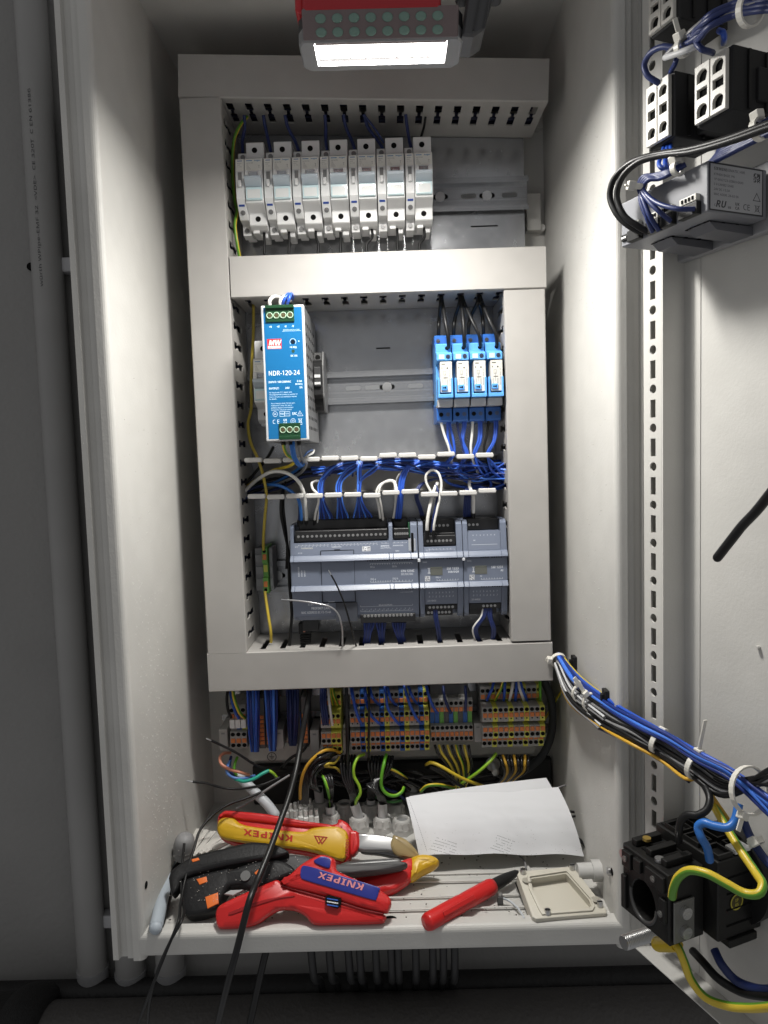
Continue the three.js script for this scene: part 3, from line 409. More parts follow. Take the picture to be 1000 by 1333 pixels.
    const lg = canvasTex(320, 128, (g, w, h) => { fill(g, w, h); for (let j = 0; j < 8; j++) { txt(g, '' + j, 40 + j * 34, 34, 18, wt, 'center'); txt(g, '.' + j, 40 + j * 34, 66, 18, wt, 'center'); } txt(g, code[3], 20, 100, 18, wt); });
    part('lower_legend', strip(0.0056, W - 0.0066, 0.0638, -0.0190, 0.0612, -0.0355), printed(lg, 0.42), t);
    part('plug', [span(0.0056, W - 0.0066, -0.0420, -0.0366, 0.04, 0.0600, 0.0006), span(0.0056, W - 0.0110, -0.0485, -0.0420, 0.04, 0.0575, 0.0006)], conn, t);
    screwsRow(t, k ? 4 : 7, k ? 0.0200 : 0.0100, 0.0039, -0.0393, 0.0602); if (!k) screwsRow(t, 7, 0.0085, 0.0036, -0.0452, 0.0577);
    ridgeMarks(t, [...Array(4)].map((_, j) => 0.0175 + j * 0.0023).concat([...Array(5)].map((_, j) => 0.0285 + j * 0.0023)));
    part('bus_tab', [span(-0.0016, 0.0012, 0.0095, 0.0125, 0.064, 0.0705, 0.0004)], mat([0.6, 0.62, 0.66], 0.35), t); part('joint', span(-0.0008, -0.0002, -0.05, 0.049, 0.01, 0.06), M.dark, t);
  };
  module(0, 'grey input module with stacked black plug and looped white wires above', ['SM 1223', 'DI8/DQ8', 'DQ a', '223-1BH32']);
  module(1, 'grey input module next to the right cable duct, end of the row', ['SM 1231', 'AI', 'AI', '231-4HD32']);
}
// ---------------------------------------------------------------- terminal blocks
const C = { grey: mat([0.36, 0.355, 0.34], 0.5), pe: mat([0.62, 0.62, 0.10], 0.45), blue: mat([0.03, 0.12, 0.40], 0.45), green: mat([0.16, 0.42, 0.08], 0.45), orange: mat([0.66, 0.20, 0.055], 0.42), dgrey: mat([0.10, 0.10, 0.10], 0.5) };
const TW = 0.0052;
{
  const hole = (x, y, z) => cyl(0.0021, 0.0021, 0.0006, x, y, z, 'z', 10), lever = (y, z, h = 0.0046) => span(0.0007, TW - 0.0005, y - h / 2, y + h / 2, z - 0.002, z + 0.0013, 0.0004);
  const H = TW / 2;
  function makeQuad(col, label) { // two levels of push-in entries at either side
    const t = thing('terminal_block', label, 'terminal block');
    part('housing', extX(mmP([[1, -30], [1, 33], [30, 34], [32, 33], [32, 19], [31, 18.4], [23, 18], [23, 16.2], [47, 16], [48, 15], [48, 0.6], [47.4, 0], [35, -0.2], [35, -4.2], [47.4, -4.4], [48, -5], [48, -17.4], [47.4, -18], [39, -18.6], [38.4, -19], [38.4, -31], [37.6, -31.6]]), 0, TW - 0.0002), C[col], t);
    for (const [y, z] of [[0.0222, 0.032], [0.0075, 0.048], [-0.0080, 0.048], [-0.0212, 0.0384]]) part('release_button', lever(y, z), C.orange, t);
    for (const [y, z] of [[0.0285, 0.0321], [0.0130, 0.0481], [-0.0138, 0.0481], [-0.0268, 0.0385]]) part('wire_entry', hole(H, y, z), M.dark, t);
    part('test_hole', [cyl(0.0008, 0.0008, 0.0005, H, 0.0036, 0.0481, 'z', 8)], M.dark, t);
    return t;
  }
  function makePair(col, label, tag_) { // one level: an entry and a button above and below a coloured recess
    const t = thing('terminal_block', label, 'terminal block');
    part('housing', extX(mmP([[1, -24], [1, 24], [36, 24], [38, 22], [38, 9.6], [31, 9], [31, -5], [38, -5.6], [38, -22], [36, -24]]), 0, TW - 0.0002), C.grey, t);
    part('coloured_recess', span(0.0002, TW - 0.0004, -0.0048, 0.0088, 0.029, 0.0322), C[col], t);
    for (const y of [0.0122, -0.0148]) part('release_button', lever(y, 0.038), C.orange, t);
    for (const y of [0.0186, -0.0080, -0.0200]) part('wire_entry', hole(H, y, 0.0381), M.dark, t);
    if (tag_) part('white_marker', span(0.0003, TW - 0.0003, -0.001, 0.0085, 0.032, 0.0392, 0.0004), M.white, t);
    return t;
  }
  const zr = 0.008;
  const yAt = (px) => U(px, 948 - (px - 500) * 0.036, 0.05).y + 0.0045;
  const protos = {};
  function row(kind, pxL, pxR, cols, zf, labelOf, group, dy = 0) {
    const a = U(pxL, 945, zf), b = U(pxR, 945, zf), n = cols.length, st = (b.x - a.x) / n;
    cols.forEach((c, i) => {
      const key = kind + c + st.toFixed(5), pos = V(a.x + i * st, yAt((pxL + pxR) / 2) + dy, zr), lab = labelOf(c, i);
      const o = protos[key] ? copyOf(protos[key], pos) : (protos[key] = kind === 'q' ? makeQuad(c, lab) : makePair(c, lab, kind === 'pt'));
      o.position.copy(pos); o.scale.x = st / TW; o.userData.label = lab; o.userData.group = group;
    });
  }
  const nameOf = { grey: 'grey', pe: 'yellow-green', blue: 'blue', green: 'green', dgrey: 'dark grey' };
  const nth = (cols, c, i) => { const k = cols.slice(0, i).filter((q) => q === c).length, n = cols.filter((q) => q === c).length; return n === 1 ? 'only' : k === n - 1 ? 'last' : ords[k]; };
  const lab = (cols, where, w = 'terminal block') => (c, i) => `${nth(cols, c, i)} ${nameOf[c]} ${w} from the left ${where}`;
  let c1 = ['grey', 'blue', 'pe']; row('pt', 299, 321, c1, 0.046, lab(c1, 'in the left group of three with white markers'), 'terminal blocks at the left end', 0.001);
  let c2 = ['grey', 'grey', 'pe', 'pe']; row('q', 418, 444, c2, 0.054, lab(c2, 'in the small group left of centre'), 'four level terminal blocks');
  let c3 = []; for (let i = 0; i < 4; i++) c3.push('grey', 'grey', 'blue', 'pe'); row('q', 456, 559, c3, 0.054, lab(c3, 'in the long middle group'), 'four level terminal blocks');
  let c4 = ['blue', 'blue', 'green', 'dgrey', 'blue', 'green', 'dgrey', 'blue', 'green']; row('p', 560.5, 616, c4, 0.046, lab(c4, 'in the low group beside the long one'), 'low terminal blocks with coloured recess');
  let c5 = []; for (let i = 0; i < 4; i++) c5.push('grey', 'grey', 'pe'); row('q', 628, 709.5, c5, 0.054, lab(c5, 'in the right-hand group near the black cable'), 'four level terminal blocks');
  // distribution blocks with columns of small orange buttons
  const dist = (px, label) => { const p = U(px, 955, 0.045), t = thing('distribution_block', label, 'terminal block', V(p.x - 0.0034, yAt(px), zr)); part('housing', extX(mmP([[1, -26], [1, 30], [33, 30], [34, 28], [34, -24], [32, -26]]), 0, 0.0068, [], 0.0003), C.dgrey, t); for (let i = 0; i < 7; i++) part('release_button', span(0.0006, 0.006, -0.0205 + i * 0.0047, -0.0168 + i * 0.0047, 0.033, 0.0352, 0.0003), C.orange, t); };
  dist(340.5, 'distribution block with stacked orange buttons, left of the two under the first blue bundle'); dist(350, 'distribution block with stacked orange buttons, right of the two under the first blue bundles'); dist(397, 'distribution block with stacked orange buttons behind the crossing black cable');
  // grey housing modules the wires go into
  const dk = (a, b, label) => { const p = U(a, 955, 0.04), q = U(b, 955, 0.04); const t = thing('terminal_housing', label, 'terminal block', V(p.x, yAt((a + b) / 2), zr)); const w = q.x - p.x; part('housing', extX(mmP([[1, -24], [1, 34], [22, 34], [28, 10], [28, -24]]), 0, w, [], 0.0004), C.dgrey, t); for (let k = 0; k < 3; k++) part('rib', span(0.0006 + k * (w - 0.002) / 2, 0.0014 + k * (w - 0.002) / 2, -0.02, 0.012, 0.027, 0.0287), C.blue, t); };
  dk(323.5, 335.5, 'dark terminal housing under the first blue wire bundle'); dk(354.5, 359.5, 'dark terminal housing squeezed left of a grey end clamp'); dk(374, 392.5, 'dark terminal housing behind the black cable, with blue wires');
  dk(562, 612, 'dark rear housing behind the low coloured terminal blocks');
  // end clamps
  const clamp = (px, w, py0, py1, label) => { const p = U(px, (py0 + py1) / 2, 0.045), h = U(px, py0, 0.045).y - U(px, py1, 0.045).y; const t = thing('end_clamp', label, 'end clamp', V(p.x, p.y, zr), 0, 'grey end clamps between the terminal groups'); part('body', [rb(w, h, 0.036, 0, 0, 0.018, 0.0008)], mat([0.36, 0.35, 0.335], 0.55), t); part('screw_slot', bx(w * 0.4, 0.0016, 0.0006, 0, h * 0.3, 0.0361), mat([0.2, 0.2, 0.2], 0.5), t); };
  clamp(290.5, 0.0095, 950, 977, 'grey end clamp at the far left of the terminal rail'); clamp(363.5, 0.0088, 950, 976, 'grey end clamp between the first blue bundles and the black cable'); clamp(409.5, 0.0095, 951, 978, 'grey end clamp left of the small orange terminal group'); clamp(450, 0.0066, 951, 977, 'grey end clamp squeezed between the small and the long group'); clamp(622.5, 0.0085, 942, 967, 'grey end clamp just left of the right-hand terminal group');
  // single earth terminal on the controller rail
  const e = thing('earth_terminal', 'single yellow-green earth terminal between grey clamps, left of the controller', 'terminal block', V(U(345, 743, 0.045).x - 0.0026, U(345, 743, 0.045).y, zr));
  part('housing', extX(mmP([[1, -25], [1, 25], [34, 25], [36, 23], [36, 8], [32, 7], [32, -7], [36, -8], [36, -23], [34, -25]]), 0, 0.0052), C.green, e);
  for (const y of [0.0145, -0.0145]) { part('release_button', span(0.0007, 0.0047, y - 0.003, y + 0.003, 0.0345, 0.0372, 0.0004), C.orange, e); part('wire_entry', cyl(0.0018, 0.0018, 0.0006, 0.0026, y * 1.42, 0.0361, 'z', 10), M.dark, e); }
  part('marker', span(0.0006, 0.0046, -0.002, 0.0055, 0.032, 0.0328), C.pe, e);
  for (const [dx, w, l] of [[-0.0095, 0.0092, 'ribbed grey end clamp at the left of the single earth terminal'], [0.0055, 0.0040, 'thin grey end plate at the right of the single earth terminal']]) { const t = thing('end_clamp', l, 'end clamp', V(e.position.x + dx, e.position.y, zr)); part('body', [rb(w, 0.046, 0.026, w / 2, 0, 0.013, 0.0008)], mat([0.30, 0.30, 0.31], 0.5), t); for (let i = 0; i < 3; i++) part('rib', span(0.0008, w - 0.0006, -0.018 + i * 0.013, -0.010 + i * 0.013, 0.026, 0.0276), mat([0.34, 0.34, 0.35], 0.5), t); }
}
// ---------------------------------------------------------------- wires
const two = (a, b, share = 0.5, off = 0) => { const n = 64, d = new Uint8Array(n * n * 4); for (let y = 0; y < n; y++) for (let x = 0; x < n; x++) { const c = ((y / n + off) % 1) < share ? a : b, i = (y * n + x) * 4; d[i] = c[0]; d[i + 1] = c[1]; d[i + 2] = c[2]; d[i + 3] = 255; } const t = new THREE.DataTexture(d, n, n); t.colorSpace = THREE.SRGBColorSpace; t.wrapS = t.wrapT = THREE.RepeatWrapping; t.magFilter = THREE.LinearFilter; t.needsUpdate = true; return t; };
const Wm = {
  blue: mat([0.022, 0.085, 0.46], 0.36), blue2: mat([0.06, 0.19, 0.70], 0.34), blue3: mat([0.008, 0.026, 0.17], 0.38), core: mat([0.016, 0.016, 0.017], 0.27), navy: mat([0.010, 0.022, 0.11], 0.45), mid: mat([0.025, 0.15, 0.50], 0.36), white: mat([0.72, 0.71, 0.68], 0.4), black: mat([0.009, 0.009, 0.0095], 0.42, { specularIntensity: 0.6 }), grey: mat([0.20, 0.20, 0.205], 0.4), jacket: mat([0.55, 0.555, 0.56], 0.5), heavy: mat([0.03, 0.032, 0.035], 0.55, { specularIntensity: 0.6 }),
  pe: mat([1, 1, 1], 0.38, { map: two([92, 146, 40], [206, 180, 52], 0.36, 0.24) }), peg: mat([1, 1, 1], 0.38, { map: two([150, 190, 50], [92, 160, 40], 0.5) }), yellow: mat([0.55, 0.42, 0.05], 0.4), amber: mat([0.58, 0.33, 0.03], 0.4), orange: mat([0.62, 0.25, 0.16], 0.4), teal: mat([0.02, 0.36, 0.26], 0.4), sky: mat([0.10, 0.22, 0.55], 0.4), copper: mat([0.55, 0.56, 0.58], 0.3, { metalness: 0.9 }), whiteJ: mat([0.50, 0.53, 0.56], 0.45),
};
const sleeveG = (p, q, r, col) => { const d = q.clone().sub(p), l = d.length(); return new THREE.CylinderGeometry(r, r, l, 8).applyQuaternion(new THREE.Quaternion().setFromUnitVectors(V(0, 1, 0), d.normalize())).translate((p.x + q.x) / 2, (p.y + q.y) / 2, (p.z + q.z) / 2); };
function wireW(label, group, m, r, P, { fer, tip, cap, cat = 'wire', name = 'wire', rad = 7, seg = 0 } = {}) {
  const pts = P, gs = cap ? capped(pts, r, seg || pts.length * 7, rad) : tubeG(pts, r, seg || pts.length * 6, rad);
  const o = solo(name, gs, m, label, cat, group);
  const end = (e, len, rr_, mm_, nm) => { const a = e ? pts[pts.length - 1] : pts[0], b = e ? pts[pts.length - 2] : pts[1]; const q = a.clone().add(b.clone().sub(a).setLength(len)); const g = sleeveG(a.clone().add(a.clone().sub(b).setLength(0.0008)), q, rr_).translate(-o.position.x, -o.position.y, -o.position.z); part(nm, g, mm_, o); };
  if (fer) for (const e of [].concat(fer)) end(e === 'end', 0.006, r * 1.35, M.black, 'ferrule');
  if (tip) for (const e of [].concat(tip)) { const a = e === 'end' ? pts[pts.length - 1] : pts[0], b = e === 'end' ? pts[pts.length - 2] : pts[1]; const q = a.clone().add(a.clone().sub(b).setLength(0.006)); part('bare_end', sleeveG(a, q, r * 0.55).translate(-o.position.x, -o.position.y, -o.position.z), Wm.copper, o); }
  return o;
}
const wire = (label, group, m, r, P, o) => wireW(label, group, m, r, P.map(([x, y, z]) => U(x, y, z)), o);
const R = 0.00100;
{
  // ---- top row: feeds out of the top duct, tails into the duct below
  const ax = [[318, 105], [345, 118], [372, 128], [424, 136], [450, 147], [478, 168], [528, 160]];
  for (let i = 0; i < 7; i++) { const xt = 315 + i * 36.6, yt = 199 - i * 0.9; const xs = [318, 343, 371, 423, 447, 474, 528][i]; wire(`dark blue wire from the top duct to the ${i === 6 ? 'last' : ords[i]} narrow unit of the breaker row`, 'dark blue feeds behind the breaker row', Wm.navy, 0.0017, [[xs, 150 - i * 0.2, 0.052], [xs + (xt - xs) * 0.15 + 1, 165, 0.047], [xs + (xt - xs) * 0.75, 183, 0.046], [xt + 1, yt, 0.050]]); }
  wire('short black wire from the top duct to the last white breaker', null, Wm.black, 0.0013, [[554, 152, 0.05], [552, 165, 0.048], [547, 182, 0.052]]);
  wire('thin blue wire slanting across the slots above the fifth breaker', null, Wm.navy, 0.0011, [[475, 151, 0.058], [487, 166, 0.055], [500, 186, 0.05]]);
  const bt = [[343.5, 344], [376, 376], [411, 414], [443, 443], [484, 477], [517, 517], [552, 546]];
  for (let i = 0; i < 7; i++) wire(`short black wire under the ${i === 6 ? 'last' : ords[i]} white breaker, entering the duct below`, 'black breaker outputs', Wm.black, 0.0014, [[bt[i][0], 301 - i * 0.8, 0.040], [bt[i][0] + 0.6, 309, 0.043], [bt[i][1] + 0.5, 318, 0.045], [bt[i][1], 331, 0.047]]);
  wire('yellow-green wire curving down the left of the breaker row', null, Wm.pe, 0.0017, [[322, 152, 0.045], [313, 163, 0.05], [305, 182, 0.052], [303, 225, 0.045], [306, 262, 0.045], [309, 275, 0.05], [306, 292, 0.055], [309, 318, 0.055], [312, 334, 0.052]]);
  // ---- power supply
  for (const [k, dx] of [[0, 0], [1, 14]]) wire('white wire looping from the top of the power supply into the duct', 'white power supply leads', Wm.white, 0.0017, [[352 + dx, 400, 0.108], [351 + dx, 392, 0.110], [356 + dx, 386.5, 0.106], [363 + dx * 0.8, 387, 0.096], [368 + dx * 0.7, 391, 0.078], [369 + dx * 0.7, 387, 0.06]]);
  for (const dx of [0, 6]) wire('blue wire looping from the top of the power supply into the duct', 'blue power supply leads', Wm.blue, 0.0016, [[367 + dx, 399, 0.108], [370 + dx, 390, 0.112], [375 + dx * 0.6, 383, 0.108], [378 + dx * 0.5, 386, 0.092], [377 + dx * 0.5, 390, 0.062]]);
  wire('yellow earth lead leaving the bottom of the power supply', null, Wm.pe, 0.0017, [[369, 572, 0.105], [369.5, 582, 0.107], [374, 592, 0.10], [384, 599, 0.088], [378, 606, 0.07], [352, 614, 0.05], [332, 626, 0.045], [318, 636, 0.03]], { fer: 'start' });
  for (const dx of [0, 3]) wire('blue mains lead bending from the power supply into the open duct', 'blue mains leads', Wm.mid, 0.0015, [[379 + dx, 572, 0.105], [379.5 + dx, 584, 0.108], [382 + dx, 596, 0.105], [389 + dx, 606, 0.095], [393 + dx, 603, 0.08], [386, 612, 0.055], [366, 624, 0.04], [330, 640, 0.025]], dx ? {} : { fer: 'start' });
  wire('dark grey mains lead bending from the power supply into the open duct', null, Wm.grey, 0.0015, [[389, 572, 0.105], [390, 586, 0.106], [394, 598, 0.1], [399, 604, 0.085], [388, 618, 0.055], [352, 634, 0.035], [322, 648, 0.025]], { fer: 'start' });
  for (const [a, b] of [[405, 588], [407, 592]]) wire('short grey and blue striped wire tail under the power supply corner', 'striped wire tails under the power supply', a === 405 ? Wm.sky : Wm.white, 0.0010, [[394, 599, 0.07], [399, b + 2, 0.075], [a, b - 2, 0.06], [a + 2, 586, 0.045]]);
  wire('black wire dropping behind the power supply to the left duct', null, Wm.black, 0.0016, [[356, 582, 0.06], [350, 593, 0.055], [340, 606, 0.05], [330, 618, 0.048], [316, 634, 0.04]]);
  wire('upper earth wire in the gap between left duct and power supply', null, mat([0.52, 0.40, 0.05], 0.4), 0.0016, [[330, 396, 0.03], [330, 430, 0.03], [328, 470, 0.026], [327, 500, 0.03], [327, 532, 0.045], [323, 552, 0.05], [326, 575, 0.05], [336, 598, 0.055], [344, 625, 0.055], [347, 645, 0.058], [345, 672, 0.055], [343, 700, 0.05], [343, 716, 0.045]]);
  wire('lower earth wire from the single earth terminal into the bottom duct', null, mat([0.60, 0.44, 0.05], 0.4), 0.0016, [[345, 770, 0.044], [347, 785, 0.05], [350, 805, 0.055], [352.5, 822, 0.055], [353, 836, 0.05]]);
  wire('black wire running down along the left side of the controller', null, Wm.black, 0.0016, [[372, 628, 0.045], [367, 645, 0.062], [366, 668, 0.06], [370, 690, 0.055], [375, 715, 0.05], [377, 760, 0.055], [380, 800, 0.06], [378, 825, 0.06], [377, 842, 0.055]]);
  wire('second black wire twisted beside it left of the controller', null, Wm.black, 0.0014, [[369, 640, 0.05], [369, 662, 0.058], [372, 688, 0.053], [374, 712, 0.048], [373, 740, 0.04]]);
  for (let k = 0; k < 4; k++) wire('dark wire leaving the open duct sideways into the left duct', 'dark wires bundled at the left end of the open duct', k % 2 ? Wm.navy : Wm.black, 0.0016, [[312, 644 + k * 3, 0.03 + k * 0.005], [328, 632 + k * 4, 0.035], [348, 625 + k * 5, 0.03], [372, 620 + k * 4, 0.028], [395, 612 + k * 3, 0.025], [430, 612 + k * 2, 0.02]]);
  wire('white wire arching from the left duct over to the first controller terminal', null, Wm.white, 0.0019, [[310, 650, 0.04], [322, 636, 0.045], [340, 621, 0.055], [356, 614, 0.062], [374, 616, 0.066], [388, 626, 0.068], [395, 640, 0.066], [397.5, 655, 0.062], [399, 672, 0.058], [399, 684, 0.055]], { fer: 'end' });
  wire('bright blue wire arching to the first controller terminals', null, Wm.mid, 0.0017, [[346, 631, 0.05], [362, 632, 0.058], [378, 639, 0.064], [388, 649, 0.066], [391, 660, 0.062], [393, 684, 0.055]], { fer: 'end' });
  wire('dark blue wire beside the bright blue one at the first controller terminals', null, Wm.navy, 0.0014, [[380, 640, 0.05], [389, 652, 0.06], [390, 666, 0.058], [389, 684, 0.055]], { fer: 'end' });
  // ---- relays
  const tp = [[[574, 386], [571, 438, 0.044]], [[575, 386], [584, 452, 0.067]], [[599, 385.5], [590.5, 437, 0.044]], [[600, 385.5], [604.5, 451, 0.067]], [[623, 385], [609.5, 437, 0.044]], [[601.5, 386], [625.5, 450, 0.067]], [[623.5, 385], [629.5, 436, 0.044]], [[625, 385], [647, 449, 0.067]]];
  tp.forEach(([[x, y], [a, b, z]], i) => wire(z < 0.05 ? `black wire to the rear terminal of the ${ords[i >> 1]} blue relay` : `black wire to the front entry of the ${ords[[0, 0, 0, 1, 1, 2, 2, 3][i]]} blue relay`, z < 0.05 ? 'black wires behind the relays' : 'black wires in front of the relays', Wm.black, 0.00185, [[x, y, 0.052], [x + (a - x) * 0.15, y + 10, 0.058], [x + (a - x) * (a - x > 8 ? 0.55 : 0.7), y + (b - y) * 0.5, z + 0.004], [a - (a - x) * 0.05, b - 12, z + 0.006], [a, b + 1, z]], { rad: 8 }));
  for (let i = 0; i < 4; i++) {
    const a = 573 + i * 20.6, s = i * 0.55, dst = [[587, 592], [605, 592], [615, 592], [632, 592]][i];
    wire(i === 0 ? 'white wire slanting down from the first blue relay into the open duct' : i === 1 ? 'dark wire dropping from the second blue relay into the open duct' : i === 2 ? 'white striped wire dropping from the third blue relay into the open duct' : 'black and white wire dropping from the last blue relay into the open duct', null, [Wm.white, Wm.navy, Wm.white, Wm.black][i], 0.0014, [[a, 538 - s, 0.055], [a + 1, 548 - s, 0.056], [a + (dst[0] - a) * 0.4, 566, 0.06], [dst[0] - 2, 584, 0.06], [dst[0] + 1, 600, 0.055], [dst[0] + [-4, 4, 10, 18][i], 618, 0.045], [655, 632, 0.03]], { fer: 'start' });
    for (const k of [0, 1]) { const b = 581.5 + i * 20.6 + k * 3; wire(`blue wire dropping from the ${ords[i]} blue relay into the open duct`, 'blue relay outputs', Wm.blue, 0.0014, [[b, 538 - s, 0.055], [b + 1, 552, 0.056], [b + [6, -2, 0, -2][i] * (k ? 1 : 0.4), 574, 0.06], [dst[0] + 2 + k * 2, 592, 0.06], [dst[0] + [-8, -6, 14, 12][i] - k * 4, 606 + k * 6, 0.055], [dst[0] + [-4, 4, 24, 26][i], 628, 0.045], [640, 636, 0.04], [662, 634, 0.03]], k ? {} : { fer: 'start' }); }
  }
  // ---- bundle lying in the open duct and fanning into the controller plug
  const fans = [[419, 436, 6, 435, 597, 0], [443, 455, 5, 462, 600, 1], [468, 485, 7, 476, 598, 2]], fx = [[415.5, 434], [439, 454], [460, 485]];
  fans.forEach(([t0, , n, , , f]) => { for (let k = 0; k < n; k++) { const u = n === 1 ? 0 : k / (n - 1), xb = fx[f][0] + (fx[f][1] - fx[f][0]) * u, xt = [419, 442.5, 468][f] + (u - 0.5) * 5, yb = 684 - (xb - 380) * 0.034;
    const mid = f === 2 && k < 3 ? [[466 + k * 2, 628, 0.066], [467 + k * 2, 606, 0.064], [474 + k * 2, 597, 0.058]] : [[xt - 2 + u * 2, 632 - k, 0.066], [xt + 8 + f * 3, 614 + rr(-3, 3), 0.066], [xt + 26 + f * 4, 603 + rr(-2, 3), 0.062]];
    wire(`blue wire in the ${['left', 'middle', 'right'][f]} fan dropping into the long controller plug`, `blue wires in the ${['left', 'middle', 'right'][f]} fan above the controller`, [Wm.blue2, Wm.blue3, Wm.blue, Wm.blue3][k % 4], R, [[xb, yb, 0.055], [xb - (xb - xt) * 0.1, yb - 9, 0.057], [xb - (xb - xt) * 0.55, 663, 0.062], [xt, 650, 0.067], ...mid, [540 + rr(-20, 20), 604 + rr(-4, 6), 0.055], [600 + rr(-10, 10), 610 + rr(-8, 10), 0.045], [662, 612 + rr(-14, 14), rr(0.025, 0.055)]], { fer: 'start' }); } });
  for (let k = 0; k < 24; k++) wire('blue wire lying along the open duct towards the right duct', 'blue wires lying in the open duct', [Wm.blue, Wm.blue2, Wm.blue3, Wm.navy][k % 4], R, [[405 + rr(0, 60), 612 + rr(-4, 8), 0.03 + rr(0, 0.02)], [470 + rr(-10, 20), 603 + rr(-2, 6), 0.05 + rr(-0.01, 0.01)], [525 + rr(-8, 8), 603 + rr(-3, 10), 0.055 + rr(-0.012, 0.010)], [570 + rr(-8, 8), 607 + rr(-6, 14), 0.052 + rr(-0.014, 0.012)], [618 + rr(-6, 6), 611 + rr(-10, 16), 0.05 + rr(-0.015, 0.012)], [664, 612 + rr(-16, 18), 0.04 + rr(-0.015, 0.015)]]);
  // loops
  wire('small white loop above the left end of the long plug', null, Wm.white, 0.0013, [[409, 683, 0.056], [411, 668, 0.062], [415, 652, 0.067], [414, 644, 0.068], [407, 636, 0.068], [406, 629, 0.067], [411, 626, 0.064], [418, 627, 0.06]], { fer: 'start' });
  wire('dark white striped wire beside the small white loop', null, Wm.white, 0.0009, [[413, 683, 0.056], [415, 665, 0.061], [417, 650, 0.066], [416, 640, 0.066]], {});
  for (const dx of [0, 3.5]) wire('white wire arching over between the two controller plugs', 'white arch above the short controller plug', Wm.white, 0.0012, [[496 + dx, 681, 0.055], [493 + dx, 660, 0.063], [490 + dx, 642, 0.067], [494 + dx * 0.6, 632, 0.067], [503, 627 - dx * 0.2, 0.066], [512 + dx * 0.2, 627 - dx * 0.3, 0.066], [515 + dx * 0.6, 640, 0.067], [514.5 + dx * 0.8, 660, 0.062], [511 + dx, 681, 0.055]], dx ? {} : { fer: ['start', 'end'] });
  for (const dx of [0, 3, 5.5]) wire('blue wire dropping into the short controller plug', 'blue wires into the short controller plug', Wm.blue, 0.0013, [[515 + dx, 681, 0.055], [517 + dx, 664, 0.062], [519 + dx * 0.9, 646, 0.067], [521 + dx, 624, 0.066], [528 + dx, 609, 0.063], [545 + dx, 601, 0.058], [590, 606, 0.045], [660, 618 + dx, 0.035]], { fer: 'start' });
  wire('thin white wire slanting behind the arch to the blue drop', null, Wm.white, 0.0008, [[514, 640, 0.064], [517, 622, 0.062], [526, 610, 0.06]]);
  for (const dx of [0, 2.5]) wire('dark blue wire slanting into the first input module', 'dark blue wires into the first input module', Wm.navy, 0.0013, [[550 + dx, 676, 0.052], [546 + dx, 662, 0.06], [541 + dx, 647, 0.066], [543 + dx, 636, 0.066], [553, 628, 0.06], [580, 622, 0.05], [662, 626, 0.03]], { fer: 'start' });
  wire('thick white wire of the tall loop above the first input module', null, Wm.white, 0.0018, [[556, 697, 0.072], [556, 684, 0.075], [558, 668, 0.075], [562, 650, 0.072], [566, 636, 0.068], [570, 628, 0.064]], { fer: 'start' });
  wire('thin white wire of the tall loop above the first input module', null, Wm.white, 0.0013, [[564.5, 697, 0.072], [565, 684, 0.075], [569, 664, 0.075], [573, 645, 0.073], [574.5, 628, 0.072], [570, 615, 0.071], [562, 612, 0.07], [555, 618, 0.07], [555, 628, 0.07], [561, 640, 0.07], [565, 650, 0.068]], { fer: 'start' });
  wire('dark blue wire running inside the tall white loop', null, Wm.navy, 0.0012, [[562, 692, 0.07], [564, 676, 0.073], [568, 655, 0.072], [570, 640, 0.07], [567, 630, 0.066]]);
  for (let k = 0; k < 4; k++) wire('dark blue wire dropping into the last input module', 'dark blue wires into the last input module', Wm.navy, 0.0012, [[604.5 + k * 2.6, 678, 0.052], [604.5 + k * 2.4, 662, 0.06], [605.5 + k * 2.2, 648, 0.066], [607 + k * 2, 636, 0.06], [630, 630, 0.04], [662, 632, 0.03]], { fer: 'start' });
  wire('white wire dropping into the last input module beside the dark blue ones', null, Wm.white, 0.0017, [[616, 674, 0.056], [616.5, 660, 0.062], [616, 645, 0.067], [611, 632, 0.058], [612, 622, 0.05]], { fer: 'start' });
  // ---- below the controller
  [[474, 486, 5, 477, 840], [490, 501, 4, 498, 839], [511, 527, 6, 522, 838]].forEach(([a, b, n, xd, yd]) => { for (let k = 0; k < n; k++) { const x = a + (b - a) * k / (n - 1) - (a === 476 ? 0 : 0); wire('dark blue wire from the controller outputs into the bottom duct', 'dark blue wires under the controller', k % 2 ? Wm.navy : Wm.blue3, 0.0013, [[x, 803, 0.060], [x + 0.5, 812, 0.061], [x + (xd - x) * 0.4, 824, 0.06], [xd - 3 + k * 1.6, yd - 4, 0.055], [xd - 2 + k, yd + 3, 0.05]], { fer: 'start' }); } });
  for (const dx of [0, 3]) wire('dark blue wire from the first input module into the bottom duct', 'dark blue wires under the first input module', Wm.navy, 0.0014, [[565 + dx, 790, 0.065], [566 + dx, 804, 0.066], [569 + dx, 820, 0.063], [572 + dx * 0.5, 837, 0.055]]);
  [[629, 620, 0], [631, 622, 1], [633, 625, 1], [635, 640, 1], [637, 643, 1], [634, 624, 1], [639, 641, 1]].forEach(([x, d, c], k) => wire(c ? 'dark blue wire from the last input module into the bottom duct' : 'white wire from the last input module into the bottom duct', c ? 'dark blue wires under the last input module' : 'white wires under the last input module', c ? Wm.navy : Wm.white, c ? 0.0015 : 0.0011, [[x, 788, 0.063], [x + (d - x) * 0.25, 802, 0.066], [d - (d < 630 ? 4 : -1), 818, 0.065], [d, 835, 0.055]]));
  const nt = U(398, 826, 0.05); const net = thing('network_cable', 'black moulded network plug with strain relief under the controller', 'cable', nt);
